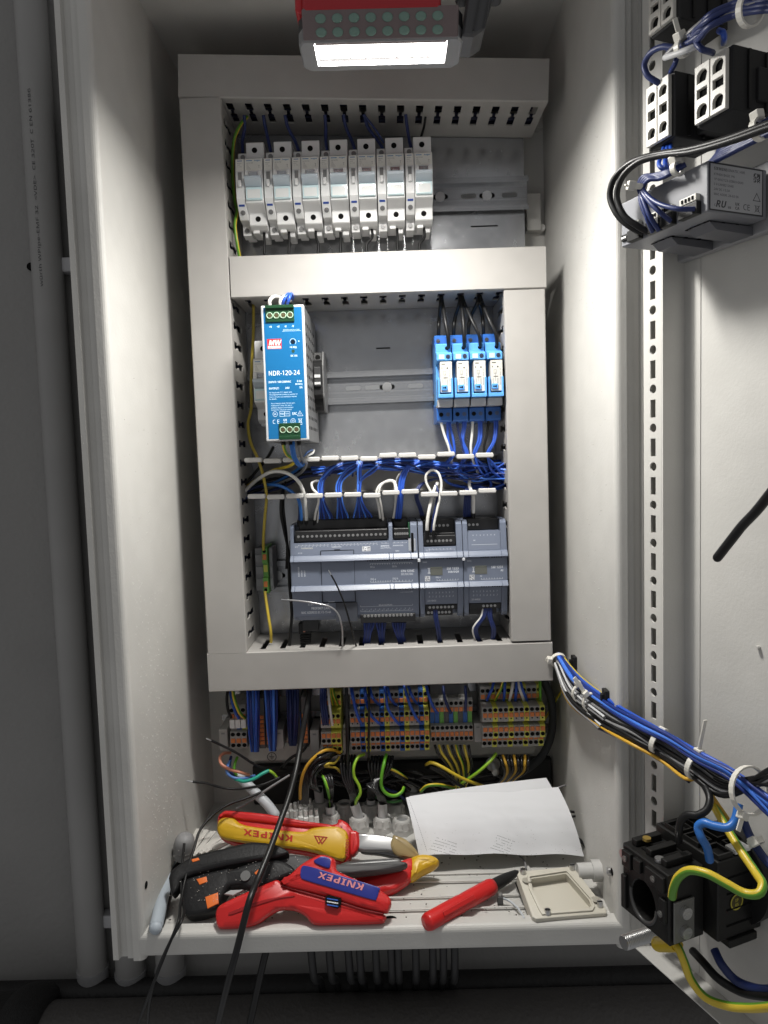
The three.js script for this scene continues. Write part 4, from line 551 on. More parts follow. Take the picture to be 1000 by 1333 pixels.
  part('plug_body', rb(0.0135, 0.012, 0.010, 0, 0.0075, 0, 0.001), M.black, net); for (let k = 0; k < 5; k++) part('relief_rib', rb(0.0115 - k * 0.0003, 0.0017, 0.0095, 0, -0.0005 - k * 0.0026, 0, 0.0006), M.black, net); part('cable', tubeG([V(0, 0, 0), V(0, -0.012, 0), V(0.0002, -0.030, -0.004)], 0.0032, 10, 8), M.black, net); part('latch', rb(0.002, 0.012, 0.001, -0.0007, 0.010, 0.0054, 0.0003), Wm.orange, net); part('latch', rb(0.001, 0.009, 0.001, 0.0050, 0.010, 0.0054, 0.0003), M.white, net);
  // ---- loose offcuts in front of the controller
  wire('loose thin black wire standing in front of the controller flap', null, Wm.black, 0.0009, [[431.5, 749, 0.097], [437, 759, 0.096], [447, 782, 0.094], [456, 812, 0.09], [464, 842, 0.07]], { tip: 'start', cap: 1 });
  wire('loose bare silver wire bending across the lower controller', null, mat([0.42, 0.42, 0.43], 0.3, { metalness: 0.7 }), 0.0009, [[374, 781, 0.093], [392, 782.5, 0.095], [414, 786, 0.096], [430, 790, 0.095], [440, 799, 0.093], [445, 815, 0.09], [446, 842, 0.07]], { tip: 'start', cap: 1 });
}
{
  // ---- feeds from the bottom duct into the terminal rail
  const T = (lab, grp, m, r, P, o) => wire(lab, grp, m, r, P, o);
  T('black wire into the left three terminals, beside the yellow-green one', null, Wm.black, 0.0016, [[297, 895, 0.05], [295.5, 910, 0.055], [297, 924, 0.056], [301, 934, 0.048]]); T('blue wire into the left three terminals', null, Wm.blue, 0.0016, [[299, 895, 0.045], [302, 912, 0.054], [307, 928, 0.054], [311, 935, 0.048]]); T('yellow-green wire arching into the left three terminals', null, Wm.pe, 0.0018, [[303, 895, 0.05], [305, 910, 0.06], [311, 926, 0.06], [319, 935, 0.048]]);
  for (let k = 0; k < 5; k++) T('blue wire hanging down in the first thick bundle of the terminal rail', 'first thick blue bundle over the terminal rail', [Wm.blue, Wm.blue3, Wm.blue2][k % 3], 0.0014, [[322 + k * 3.6, 893, 0.055], [323 + k * 3.5 + rr(-0.5, 0.5), 915, 0.06 + (k % 2) * 0.006], [324.5 + k * 3.1 + rr(-0.4, 0.4), 948, 0.054 + (k % 2) * 0.004], [328 + k * 2, 978, 0.042]]);
  for (let k = 0; k < 5; k++) T('blue wire hanging down in the second thick bundle of the terminal rail', 'second thick blue bundle over the terminal rail', [Wm.blue2, Wm.blue3, Wm.blue][k % 3], 0.0014, [[345 + k * 3.7, 893, 0.055], [346 + k * 3.5 + rr(-0.5, 0.5), 915, 0.06 + (k % 2) * 0.006], [348 + k * 3 + rr(-0.4, 0.4), 945, 0.054 + (k % 2) * 0.004], [352 + k * 1.6, 977, 0.042]]);
  for (let k = 0; k < 5; k++) T('dark blue wire hanging down behind the thick black cable', 'dark blue bundle behind the black cable', Wm.navy, 0.0015, [[374 + k * 3.4, 893, 0.045], [375 + k * 3.1, 918, 0.05 + (k % 2) * 0.005], [376 + k * 2.6, 948, 0.046 + (k % 2) * 0.004], [378 + k * 1.6, 970, 0.036]]);
  for (let k = 0; k < 3; k++) T('blue wire into the small group of terminals', 'blue wires into the small terminal group', Wm.navy, 0.0014, [[418 + k * 3, 893, 0.045], [418 + k * 3, 915, 0.056], [420 + k * 3, 932, 0.06], [421 + k * 3, 943, 0.056]]);
  T('white wire into the small group of terminals', null, Wm.white, 0.0014, [[427, 893, 0.045], [429, 916, 0.06], [431, 932, 0.062], [433, 944, 0.056]]); for (const dx of [0, 6]) T('yellow-green wire into the upper level of the small terminal group', 'yellow-green wires into the small terminal group', Wm.pe, 0.0016, [[430 + dx * 0.4, 893, 0.045], [431 + dx * 0.6, 905, 0.05], [434 + dx, 918, 0.04]]);
  const E_ = [[456.6, 893, 459, 907, 464, 920, 0.041], [457.5, 893, 462, 920, 470.5, 942, 0.057], [475, 893, 476, 903, 477.5, 916, 0.041], [481, 893, 484, 906, 494, 917, 0.041], [477, 915, 483, 931, 496.5, 943, 0.057], [500.6, 893, 505, 922, 520.5, 943, 0.057], [504, 893, 508, 908, 516.5, 918, 0.041], [526, 893, 534, 918, 547.5, 941, 0.057], [531.5, 893, 536, 905, 543.5, 916, 0.041]];
  E_.forEach(([a, b, c, d, e, f, z]) => T(z > 0.05 ? 'long blue wire sweeping into the middle level of the long terminal group' : 'short blue wire into the top level of the long terminal group', z > 0.05 ? 'long blue feeds of the long terminal group' : 'short blue feeds of the long terminal group', Wm.blue, 0.0016, [[a, b, 0.05], [(a + c) / 2, (b + d) / 2, 0.058], [c, d, 0.062], [c + (e - c) * 0.6, d + (f - d) * 0.72, z + 0.008], [e, f, z]]));
  T('blue wire reaching the left end of the low coloured terminals', null, Wm.blue, 0.0016, [[555, 893, 0.045], [558, 905, 0.052], [564, 920, 0.052], [569, 928, 0.047]]); T('dark wire reaching the middle of the low coloured terminals', null, Wm.navy, 0.0016, [[577, 893, 0.045], [579, 908, 0.052], [583, 920, 0.052], [587, 928, 0.047]]); T('dark wire reaching the right part of the low coloured terminals', null, Wm.navy, 0.0016, [[606, 893, 0.045], [606.5, 908, 0.052], [606, 926, 0.047]]);
  [[643, 634, Wm.blue, 'blue wire leaning into the far left top entry of the right terminal group'], [655, 644.5, Wm.pe, 'yellow-green wire into the third top entry of the right terminal group'], [657.5, 656, Wm.blue, 'blue wire beside the yellow-green one in the right terminal group'], [668, 663.5, Wm.white, 'thick white wire into the middle of the right terminal group'], [672.5, 671, Wm.blue, 'blue wire between the two white ones of the right terminal group'], [674.5, 682, Wm.white, 'thin white wire leaning right in the right terminal group'], [677.5, 686, Wm.blue, 'blue wire right of the thin white one in the right terminal group'], [703, 703.5, Wm.peg, 'green-yellow wire into the last top entry of the right terminal group']].forEach(([a, b, m, l]) => T(l, null, m, m === Wm.white ? 0.0017 : 0.0016, [[a, 887, 0.045], [a + (b - a) * 0.3, 897, 0.05], [a + (b - a) * 0.7, 905, 0.048], [b, 911.5, 0.041]]));
  // ---- thick black cable hugging the right side
  T('thick dark rubber cable curving down at the right of the terminals', null, Wm.heavy, 0.0044, [[708, 886, 0.03], [716, 905, 0.03], [719.5, 935, 0.026], [716, 962, 0.022], [706, 983, 0.02], [690, 998, 0.02], [668, 1010, 0.015], [640, 1022, 0.01]], { cat: 'cable', name: 'rubber_cable', rad: 12 });
  T('yellow-green wire slipping behind the thick rubber cable', null, Wm.pe, 0.0014, [[735, 893, 0.03], [728, 905, 0.022], [716, 925, 0.01], [705, 945, 0.0]]);
  // ---- earth bolt with washer and nut
  const eb = U(643.5, 1000, 0.02), bolt = thing('earth_bolt', 'steel earth bolt with nut under the right terminal group', 'bolt', V(eb.x, eb.y, -0.001)); part('washer', cyl(0.0082, 0.0082, 0.0015, 0, 0, 0.010, 'z', 20), M.steel, bolt); part('nut', cyl(0.0066, 0.0066, 0.006, 0, 0, 0.0138, 'z', 6), M.steel, bolt); const th = [cyl(0.0038, 0.0038, 0.032, 0, 0, 0.016, 'z', 16)]; for (let k = 0; k < 8; k++) th.push(new THREE.TorusGeometry(0.0038, 0.0004, 5, 16).translate(0, 0, 0.0185 + k * 0.0016)); part('threaded_stud', mergeGeometries(th.map(clean)), M.steel, bolt); part('lug', [cyl(0.0075, 0.0075, 0.0014, 0, 0, 0.0085, 'z', 18)], mat([0.35, 0.35, 0.35], 0.35, { metalness: 0.8 }), bolt);
  // engraved earth symbol on the plate
  const es = U(354, 985, -0.001), sy = solo('earth_symbol', [new THREE.TorusGeometry(0.0050, 0.00035, 4, 28), bx(0.0005, 0.0035, 0.0004, 0, 0.0022, 0), bx(0.0056, 0.0005, 0.0004, 0, 0.0003, 0), bx(0.0036, 0.0005, 0.0004, 0, -0.0012, 0), bx(0.0016, 0.0005, 0.0004, 0, -0.0026, 0)].map((g) => g.translate(es.x, es.y, -0.0006)), mat([0.08, 0.08, 0.08], 0.6), 'round earth symbol marked on the lower plate', 'symbol');
}
// ---------------------------------------------------------------- outside: conduits, black pipes, cables from below
{
  const cd = (x, y0, y1, r, label, pr) => { const t = thing('conduit', label, 'conduit pipe', V(x, y0, -0.0145)); part('pipe', uvm(cyl(r, r, y1 - y0, 0, (y1 - y0) / 2, 0, 'y', 28, true)), M.conduit, t); part('coupling', [cyl(r + 0.0016, r + 0.0016, 0.004, 0, 0.001, 0, 'y', 28), cyl(r + 0.0012, r + 0.0012, 0.075, 0, -0.038, 0, 'y', 28)], mat([0.26, 0.26, 0.265], 0.55), t); return t; };
  const X = [U(121, 1262, -0.0145), U(170, 1266, -0.0145), U(222, 1262, -0.0145)]; const r = 0.0165;
  const c0 = cd(X[0].x, X[0].y, 1.0, r, 'grey conduit pipe running up the wall left of the cabinet'); cd(X[1].x, X[1].y, 0.4, r, 'grey conduit pipe coming out under the left corner of the cabinet'); cd(X[2].x, X[2].y, 0.4, r, 'grey conduit pipe coming out under the cabinet, rightmost of the three');
  const tx = canvasTex(1024, 96, (g, W, H) => { g.fillStyle = '#a9a9aa'; g.clearRect(0, 0, W, H); txt(g, 'würth WPipe-EMF 32  <VDE>  CE 320T  C EN 61386', 8, 50, 44, '#4a4a4c', 'left', '', 'sans-serif', 1000); });
  const pg = new THREE.CylinderGeometry(r + 0.0003, r + 0.0003, 0.215, 10, 1, true, -0.30, 0.55); const uv = pg.attributes.uv; for (let i = 0; i < uv.count; i++) { const u = uv.getX(i), v = uv.getY(i); uv.setXY(i, v, 1 - u); }
  const py = U(60, 250, -0.0145).y; const pr = part('print', pg.translate(0, py - X[0].y, 0), mat([1, 1, 1], 0.5, { map: tx, transparent: true, alphaTest: 0.4 }), c0);
  const clip = (px, py, label) => { const p = U(px, py, -0.02), t = thing('pipe_clip', label, 'pipe clip', V((X[0].x + X[1].x) / 2, p.y, -0.030)); const m = mat([0.45, 0.45, 0.46], 0.5); part('bar', rb(0.020, 0.016, 0.016, 0, 0, 0.008, 0.002), m, t); part('jaw', rb(0.006, 0.020, 0.024, 0.0105, 0.0, 0.012, 0.002), m, t); };
  clip(83, 346, 'small grey pipe clip on the wall, upper left'); clip(132, 1197, 'small grey pipe clip on the wall beside the lower left corner of the cabinet');
  { const p = U(40, 347, -0.03), t = solo('wall_plug', [cyl(0.0045, 0.0045, 0.003, p.x, p.y, -0.0312, 'z', 14)], M.dark, 'small dark hole with plug in the wall at the far left', 'wall plug'); }
  // black pipes along the floor of the picture
  const a = U(500, 1288, 0.0); const back = thing('black_pipe', 'thin black pipe running level behind the thicker one under the cabinet', 'pipe', V(0, a.y, -0.004)); part('pipe', uvm(cyl(0.0155, 0.0155, 3.0, 0, 0, 0, 'x', 26, true)), M.blackPipe, back);
  const b = U(500, 1322, 0.045); const fr = thing('black_pipe', 'thick dark insulated pipe along the bottom edge of the photo', 'pipe', V(0, b.y - 0.030, 0.045)); part('pipe', uvm(cyl(0.046, 0.046, 3.0, 0.0, 0, 0, 'x', 36, true)), mat([0.085, 0.08, 0.076], 0.55, { bumpMap: rep(peel, 4), bumpScale: 0.0008, map: rep(grime, 2) }), fr);
  const e = U(40, 1312, 0.05); part('collar', [new THREE.TorusGeometry(0.040, 0.016, 14, 36, 6.2832).rotateY(Math.PI / 2).scale(1.6, 1.1, 1.25).translate(e.x - 0.012, 0, 0)], M.blackPipe, fr);
  part('elbow', uvm(new THREE.TubeGeometry(new THREE.CatmullRomCurve3([V(e.x - 0.01, 0.0, 0), V(e.x - 0.06, 0.004, 0.004), V(e.x - 0.12, 0.0, 0.03), V(e.x - 0.16, -0.02, 0.09)]), 24, 0.054, 24, false)), M.blackPipe, fr);
  // cables going down through the glands under the cabinet
  const xs = [404, 428, 452, 468, 489, 509, 518, 541, 563, 577, 592]; const lab = (i) => i === 0 ? 'dark cable hanging below the cabinet, leftmost of the row' : i === xs.length - 1 ? 'dark cable hanging below the cabinet, rightmost of the row' : `dark cable hanging below the cabinet, ${ords[i]} from the left of the row`;
  xs.forEach((x, i) => { const tilt = [9, 7, 8, 4, 3, 2, 2, 1, 1, 0, -1][i]; const p = U(x, 1238, 0.06), q = U(x + tilt, 1282, 0.05); const r0 = 0.0042; wireW(lab(i), 'cables below the cabinet', mat([0.02, 0.02, 0.021], 0.5), r0, [V(p.x, YF - 0.018, 0.075), V(p.x, YF - 0.03, 0.07), V((p.x + q.x) / 2, (p.y + q.y) / 2 - 0.01, 0.055), V(q.x, q.y - 0.02, 0.02), V(q.x, q.y - 0.12, -0.008)], { cat: 'cable', name: 'hanging_cable', rad: 9 }); });
}
// ---------------------------------------------------------------- the open door at the right; local axes: s along the door, y up, h out of its inner face
const TH = -1.182, DD = V(Math.cos(TH), 0, -Math.sin(TH)), DN = V(Math.sin(TH), 0, Math.cos(TH)), H0 = V(0.200, 0, 0.205);
const DP = (px, py, h) => onPlane(px, py, V().copy(H0).addScaledVector(DN, h), DN);                     // on the plane h above the door
const DL = (px, py, h) => { const p = DP(px, py, h).sub(H0); return V(p.dot(DD), p.y, h); };          // the same in door axes
const doorPos = (s, y, h) => V(H0.x, y, H0.z).addScaledVector(DD, s).addScaledVector(DN, h);
const onDoor = (name, label, cat, s, y, h, group) => { const t = thing(name, label, cat, doorPos(s, y, h), 0, group); t.rotation.y = TH; return t; };
{
  const door = new THREE.Group(); door.name = 'door'; door.position.copy(H0).sub(O); door.rotation.y = TH; cab.add(door); door.userData.label = 'wide open grey door with its inside facing the camera';
  part('door_panel', uvm(span(-0.004, 0.36, -0.4165, 0.47, -0.0022, 0)), M.paint, door);
  part('door_rim', uvm(span(-0.004, 0.36, -0.4185, -0.4168, -0.0022, 0.0225, 0.0008)), M.paint, door);
  part('seal', span(0.006, 0.013, -0.405, 0.46, 0.0, 0.0125), M.dark, door);
  const a = DL(839.5, 600, 0.022).x, w = 0.0180; // perforated rail
  const holes = []; const yb = DL(849, 352, 0.022).y; const st = (DL(849, 352, 0.022).y - DL(847, 1040, 0.022).y) / 14;
  for (let k = -9; k < 19; k++) { const y = yb - k * st; if (y < -0.352 || y > 0.45) continue; holes.push(dot(a + w * 0.5, y, 0.0035, 0.0035, 14)); const q = y - st / 2; holes.push([[a + w * 0.5 - 0.0027, q - 0.0068], [a + w * 0.5 + 0.0027, q - 0.0068], [a + w * 0.5 + 0.0027, q + 0.0068], [a + w * 0.5 - 0.0027, q + 0.0068]]); }
  part('perforated_rail', uvm(merge([ext(poly(rect(a, a + w, -0.372, 0.46), holes), 0.0016).translate(0, 0, 0.0204), span(a + w - 0.0003, a + w + 0.0014, -0.372, 0.46, 0.0, 0.0220), span(a - 0.0012, a + 0.0004, -0.372, 0.46, 0.0, 0.0218)])), M.paint, door);
  part('rail_foot', uvm(span(a + w + 0.0014, a + w + 0.0165, -0.414, 0.46, 0.0, 0.0006)), M.paint, door);
  for (const [px, py] of [[987, 843], [973, 1197]]) { const q = DL(px, py, 0.001); part('stud', cyl(0.0015, 0.0015, 0.003, q.x, q.y, 0.0015, 'z', 12), M.paint, door); }
}
// black switch blocks with white frames at the top of the door
{
  const frame = mat([0.62, 0.60, 0.55], 0.42), bodyB = mat([0.014, 0.014, 0.015], 0.7);
  function block(label, pxF, pxN, pyT, pyB, depth) {
    const h = 0.055, A = DL(pxF, (pyT + pyB) / 2 + 8, h), B = DL(pxN, pyT, h), Cc = DL(pxN, pyB, h); const w = B.x - A.x, ht = B.y - Cc.y, y0 = (B.y + Cc.y) / 2;
    const t = onDoor('contact_block', label, 'contact block', A.x, y0, 0);
    part('body', rb(w + 0.003, ht + 0.003, depth, w / 2 + 0.001, 0, h - 0.0015 - depth / 2, 0.001), bodyB, t);
    for (const k of [0, 1]) {
      const x0 = k * w / 2 + 0.0003, x1 = x0 + w / 2 - 0.0006, cx = (x0 + x1) / 2, hw = (x1 - x0) * 0.33;
      const D_ = (yc, up) => { const a = []; for (let i = 0; i <= 8; i++) { const q = Math.PI * i / 8; a.push([cx + hw * Math.cos(q), yc + hw * 0.9 * Math.sin(q) * (up ? 1 : 0.9)]); } a.push([cx - hw, yc - hw], [cx + hw * 0.7, yc - hw]); return a; };
      part('frame', ext(poly(rect(x0, x1, -ht / 2, ht / 2), [D_(ht * 0.30, 1), rect(cx - hw, cx + hw, -ht * 0.08, ht * 0.08), D_(-ht * 0.30, 1)]), 0.0024, 0.0003).translate(0, 0, h - 0.0012), frame, t);
      for (const q of [0.3, 0, -0.3]) part('terminal_hole', bx(hw * 2.2, ht * 0.24, 0.0006, cx, ht * q, h - 0.0011), M.dark, t);
    }
    part('side_ridge', [0.2, 0.5, 0.8].map((q) => span(w + 0.003, w + 0.0042, -ht * 0.5, ht * 0.5, h - 0.004 - q * depth - 0.001, h - 0.004 - q * depth + 0.001)), M.black, t);
    return t;
  }
  block('black contact block with white frame, partly cut off by the top edge of the photo', 846, 879, -42, 22, 0.042);
  block('black contact block with white frame against the perforated rail', 843, 873, 96, 176, 0.042);
  block('black contact block with white frame, nearest the right edge of the photo', 906, 948, 62, 140, 0.048);
  // small black blocks between, dark mass behind
  const A = DL(905, 180, 0.03); const t = onDoor('relay_socket', 'dark plastic holder behind the wires above the grey display unit', 'holder', A.x, A.y + 0.004, 0); part('body', rb(0.055, 0.020, 0.034, 0.0275, 0.005, 0.018, 0.001), bodyB, t); part('clip', rb(0.02, 0.006, 0.006, 0.02, 0.018, 0.03, 0.001), M.black, t);
}
// grey display unit seen from behind, rating label on its side
{
  const h = 0.060, N1 = DL(922, 208, h), N2 = DL(922, 275, h), F1 = DL(808.5, 265, h), F2 = DL(810, 320, h);
  const w = N1.x - F1.x, ht = N1.y - N2.y, t = onDoor('display_unit', 'grey operator display unit seen from behind with printed rating label on its side', 'display', F1.x, (N1.y + N2.y) / 2, 0);
  const grey = mat([0.20, 0.205, 0.225], 0.45), greyD = mat([0.12, 0.122, 0.135], 0.5);
  part('housing', uvm(rb(w, ht, 0.050, w / 2, 0, h - 0.025, 0.0012, 2)), grey, t);
  part('bezel', uvm(rb(w + 0.016, ht + 0.014, 0.007, w / 2 + 0.002, 0, 0.0042, 0.0015)), mat([0.30, 0.30, 0.31], 0.45), t);
  const label = canvasTex(512, 368, (g, W, H) => { g.fillStyle = '#a5a6aa'; g.fillRect(0, 0, W, H); g.strokeStyle = '#26272b'; g.lineWidth = 12; g.strokeRect(4, 4, W - 8, H - 8); const k = '#2a2b30'; txt(g, 'SIEMENS', 40, 44, 30, k, 'left', 'bold'); txt(g, 'SIMATIC HMI', 168, 44, 28, k); ['KTP400 BASIC PN', '1P 6AV2123-2DB03-0AX0', 'S V-LNH8212048', '24V DC / 0.3A', 'MAC ADDR. 28-63-36'].forEach((s, i) => txt(g, s, 40, 88 + i * 38, 25, k, 'left', '', 'sans-serif', 340)); for (let i = 0; i < 9; i++) for (let j = 0; j < 9; j++) if (rnd() > 0.45) { g.fillStyle = k; g.fillRect(418 + i * 7, 34 + j * 8, 7, 8); } g.strokeStyle = k; g.lineWidth = 5; g.beginPath(); g.moveTo(450, 190); g.lineTo(484, 250); g.lineTo(416, 250); g.closePath(); g.stroke(); txt(g, 'c', 44, 322, 34, k); txt(g, 'RU', 104, 312, 74, k, 'center', 'bold italic'); txt(g, 'us', 188, 328, 30, k, 'center', 'bold'); txt(g, 'UK', 262, 296, 32, k, 'center', 'bold'); txt(g, 'CA', 262, 328, 32, k, 'center', 'bold'); txt(g, 'CE', 352, 312, 62, k, 'center'); g.lineWidth = 4; g.strokeRect(440, 290, 30, 40); g.beginPath(); g.moveTo(430, 284); g.lineTo(480, 342); g.moveTo(480, 284); g.lineTo(430, 342); g.stroke(); });
  part('rating_label', new THREE.PlaneGeometry(0.0455, ht - 0.002).rotateY(Math.PI / 2).translate(w + 0.0003, 0, h - 0.0235), printed(label, 0.4), t);
  // connectors along the lower edge of the back
  const cw = mat([0.66, 0.64, 0.58], 0.45);
  for (const [a, b] of [[0.14, 0.27], [0.37, 0.50], [0.54, 0.66], [0.74, 0.92]]) { part('connector', [rb((b - a) * w, 0.0045, 0.0045, (a + b) / 2 * w, -0.0045, h + 0.001, 0.0006)], cw, t); part('plug', [rb((b - a) * w + 0.002, 0.0080, 0.0055, (a + b) / 2 * w, -0.0112, h + 0.001, 0.0006)], M.black, t); part('connector_pin', [0.2, 0.4, 0.6, 0.8].map((q) => bx(0.0012, 0.0022, 0.0008, (a + (b - a) * q) * w, -0.0045, h + 0.0034)), M.dark, t).userData.kind = 'stuff'; }
  part('usb_port', [span(0.02 * w, 0.10 * w, -ht / 2 + 0.0035, -ht / 2 + 0.008, h - 0.001, h + 0.0015, 0.0005)], M.black, t); part('usb_tongue', span(0.03 * w, 0.09 * w, -ht / 2 + 0.005, -ht / 2 + 0.0062, h + 0.0012, h + 0.0020), M.white, t);
  part('vent_hole', [0.2, 0.3, 0.4, 0.6, 0.7, 0.8].flatMap((q) => [0.02, 0.032, 0.044].map((z) => bx(0.0045, 0.0006, 0.0022, q * w, -ht / 2 - 0.0001, z))), M.dark, t).userData.kind = 'stuff';
  for (const q of [0.3, 0.72]) part('mounting_clip', [extX([[0.008, -ht / 2 - 0.001], [0.046, -ht / 2 - 0.001], [0.040, -ht / 2 - 0.0055], [0.008, -ht / 2 - 0.0065]], q * w - 0.008, q * w + 0.010)], greyD, t);
}
// cable on the display unit and the switch blocks; ties
const dwire = (label, group, m, r, P, o) => wireW(label, group, m, r, P.map(([x, y, h]) => DP(x, y, h)), o);
function tie(label, px, py, hOrZ, r, tilt, axis, tail, door = true) { // a cable tie: band round a bundle, head, cut tail
  const p = door ? DP(px, py, hOrZ) : U(px, py, hOrZ), t = thing('cable_tie', label, 'cable tie', p), m = mat([0.66, 0.64, 0.58], 0.4);
  const q = new THREE.Quaternion().setFromUnitVectors(V(0, 0, 1), axis.clone().normalize()); t.quaternion.copy(q).multiply(new THREE.Quaternion().setFromAxisAngle(V(0, 0, 1), tilt));
  const band = []; for (let i = 0; i <= 24; i++) { const a = i / 24 * Math.PI * 2; band.push([r * Math.cos(a), r * Math.sin(a)]); }
  part('band', ext(poly(dot(0, 0, r + 0.0006, r + 0.0006, 24), [dot(0, 0, r - 0.0006, r - 0.0006, 24)]), 0.0038).translate(0, 0, -0.0019), m, t); part('head', rb(0.0055, 0.005, 0.006, 0, r + 0.0018, 0, 0.0008), m, t);
  if (tail) part('tail', rb(0.0036, tail, 0.0011, 0, r + tail / 2, 0, 0.0004), m, t);
  return t;
}
{
  for (const k of [0, 1]) dwire(k ? 'inner of two black leads looping left out of the display unit' : 'outer of two black leads looping left out of the display unit', null, Wm.black, 0.0022, [[838 + k * 6, 303 - k, 0.062], [822 + k * 8, 296 - k * 2, 0.068], [804 + k * 8, 280, 0.074], [794 + k * 9, 255 - k, 0.076], [800 + k * 10, 232 - k, 0.076], [822 + k * 8, 212 - k * 0, 0.074], [852 + k * 6, 202 + k, 0.071], [900, 194 + k * 4, 0.07], [950, 180 + k * 4, 0.07], [1004, 160 + k * 5, 0.07]], { rad: 9 });
  for (let k = 0; k < 4; k++) dwire('dark blue lead bundled from the display plugs up to the switch blocks', 'dark blue display leads', Wm.navy, 0.0016, [[[858, 874, 905, 850][k], [300, 288, 272, 302][k], 0.063], [[848, 858, 884, 843][k], [285, 275, 272, 285][k], 0.070], [[838, 842, 852, 834][k], [262, 258, 262, 258][k], 0.072], [832 + k * 2, 242, 0.07], [836 + k * 3, 231 + k, 0.07], [852 + k * 2, 228 + k * 1.5, 0.068], [872, 222 + k * 1.5, 0.068], [890 + k, 214, 0.062]]);
  for (let k = 0; k < 3; k++) dwire('blue lead dropping from the switch block to the display unit', 'blue leads under the switch block', Wm.blue, 0.0015, [[866 + k * 3, 186, 0.045], [862 + k * 6, 200, 0.055], [858 + k * 8, 214, 0.06], [872 + k * 2, 224, 0.062], [882, 219 + k * 2, 0.062]]);
  for (let k = 0; k < 6; k++) dwire('dark blue wire bundled above the display unit towards the right', 'dark blue bundle above the display unit', Wm.navy, 0.0018, [[922 + k * 2, 214 - k * 2, 0.05], [940, 205 - k * 2.4, 0.055], [965, 192 - k * 2.4, 0.058], [985, 182 - k * 3, 0.06], [1006, 172 - k * 4, 0.06]]);
  for (let k = 0; k < 9; k++) dwire('dark blue wire in the thick bundle at the top right', 'thick dark blue bundle at the top right', k === 4 ? Wm.grey : Wm.navy, 0.0019, [[[870, 895, 902, 895, 868, 900, 905, 907, 897][k], [66, 58, 50, 62, 72, 45, 62, 54, 48][k], 0.062 + (k % 3) * 0.004], [902 + k, 52 - (k % 5) * 4, 0.07], [925, 34 - (k % 5) * 5 + (k === 4 ? 10 : 0), 0.072 + (k % 3) * 0.003], [955, 20 - (k % 5) * 5 + (k === 4 ? 18 : 0), 0.072], [985, 14 - (k % 5) * 6 + (k === 4 ? 12 : 0), 0.07], [1010, 12 - (k % 5) * 7 + (k === 4 ? 10 : 0), 0.07]]);
  dwire('dark blue loop bulging left over the perforated rail', null, Wm.navy, 0.0020, [[876, 62, 0.064], [862, 61, 0.066], [846, 70, 0.066], [839, 84, 0.064], [843, 98, 0.062], [854, 106, 0.058], [861, 110, 0.054]], { rad: 9 });
  dwire('dark blue loop hanging left of the right-hand switch block', null, Wm.navy, 0.0019, [[908, 46, 0.068], [907, 55, 0.07], [914, 64, 0.07], [922, 67, 0.064], [928, 69, 0.056]]);
  dwire('pale grey sleeved wire under the bundle tie at the top right', null, Wm.jacket, 0.0020, [[866, 75, 0.066], [878, 71, 0.07], [895, 65, 0.07], [912, 58, 0.066]]);
  dwire('blue wire end with pale sleeve entering the right-hand switch block', null, Wm.blue, 0.0018, [[936, 40, 0.062], [941, 42, 0.064], [943, 48, 0.06], [942, 56, 0.05]]);
  dwire('blue wire curving into the lower left switch block', null, Wm.navy, 0.0017, [[882, 70, 0.06], [880, 80, 0.06], [875, 90, 0.055], [872, 97, 0.05]]);
  const ax1 = DP(900, 55, 0.068).sub(DP(875, 68, 0.068));
  tie('pale cable tie round the wires left of the right-hand switch block', 889, 62, 0.067, 0.0052, 0.5, ax1, 0.012); tie('pale cable tie at the very top right round the thick blue bundle', 977, 12, 0.070, 0.0085, 0.3, DP(990, 8, 0.07).sub(DP(965, 18, 0.07)), 0.016);
  tie('pale cable tie nearest the label edge of the display unit', 989, 168, 0.062, 0.0060, 0.2, DP(1000, 165, 0.06).sub(DP(975, 180, 0.06)), 0); tie('pale cable tie on the display leads, lower left', 833, 243, 0.070, 0.0042, 1.4, DP(834, 250, 0.07).sub(DP(838, 233, 0.07)), 0.006); tie('pale cable tie on the display leads, beside the switch block foot', 882, 219, 0.066, 0.0042, 0.4, DP(888, 216, 0.066).sub(DP(872, 224, 0.066)), 0.005);
}
// loose black cable end in front of the door
dwire('loose black cable end pointing down-left in front of the bare door', null, Wm.black, 0.0030, [[934, 726, 0.05], [955, 699, 0.052], [966, 685, 0.053], [985, 665, 0.056], [1008, 636, 0.06]], { cat: 'cable', name: 'cable_end', rad: 10, cap: 1 });
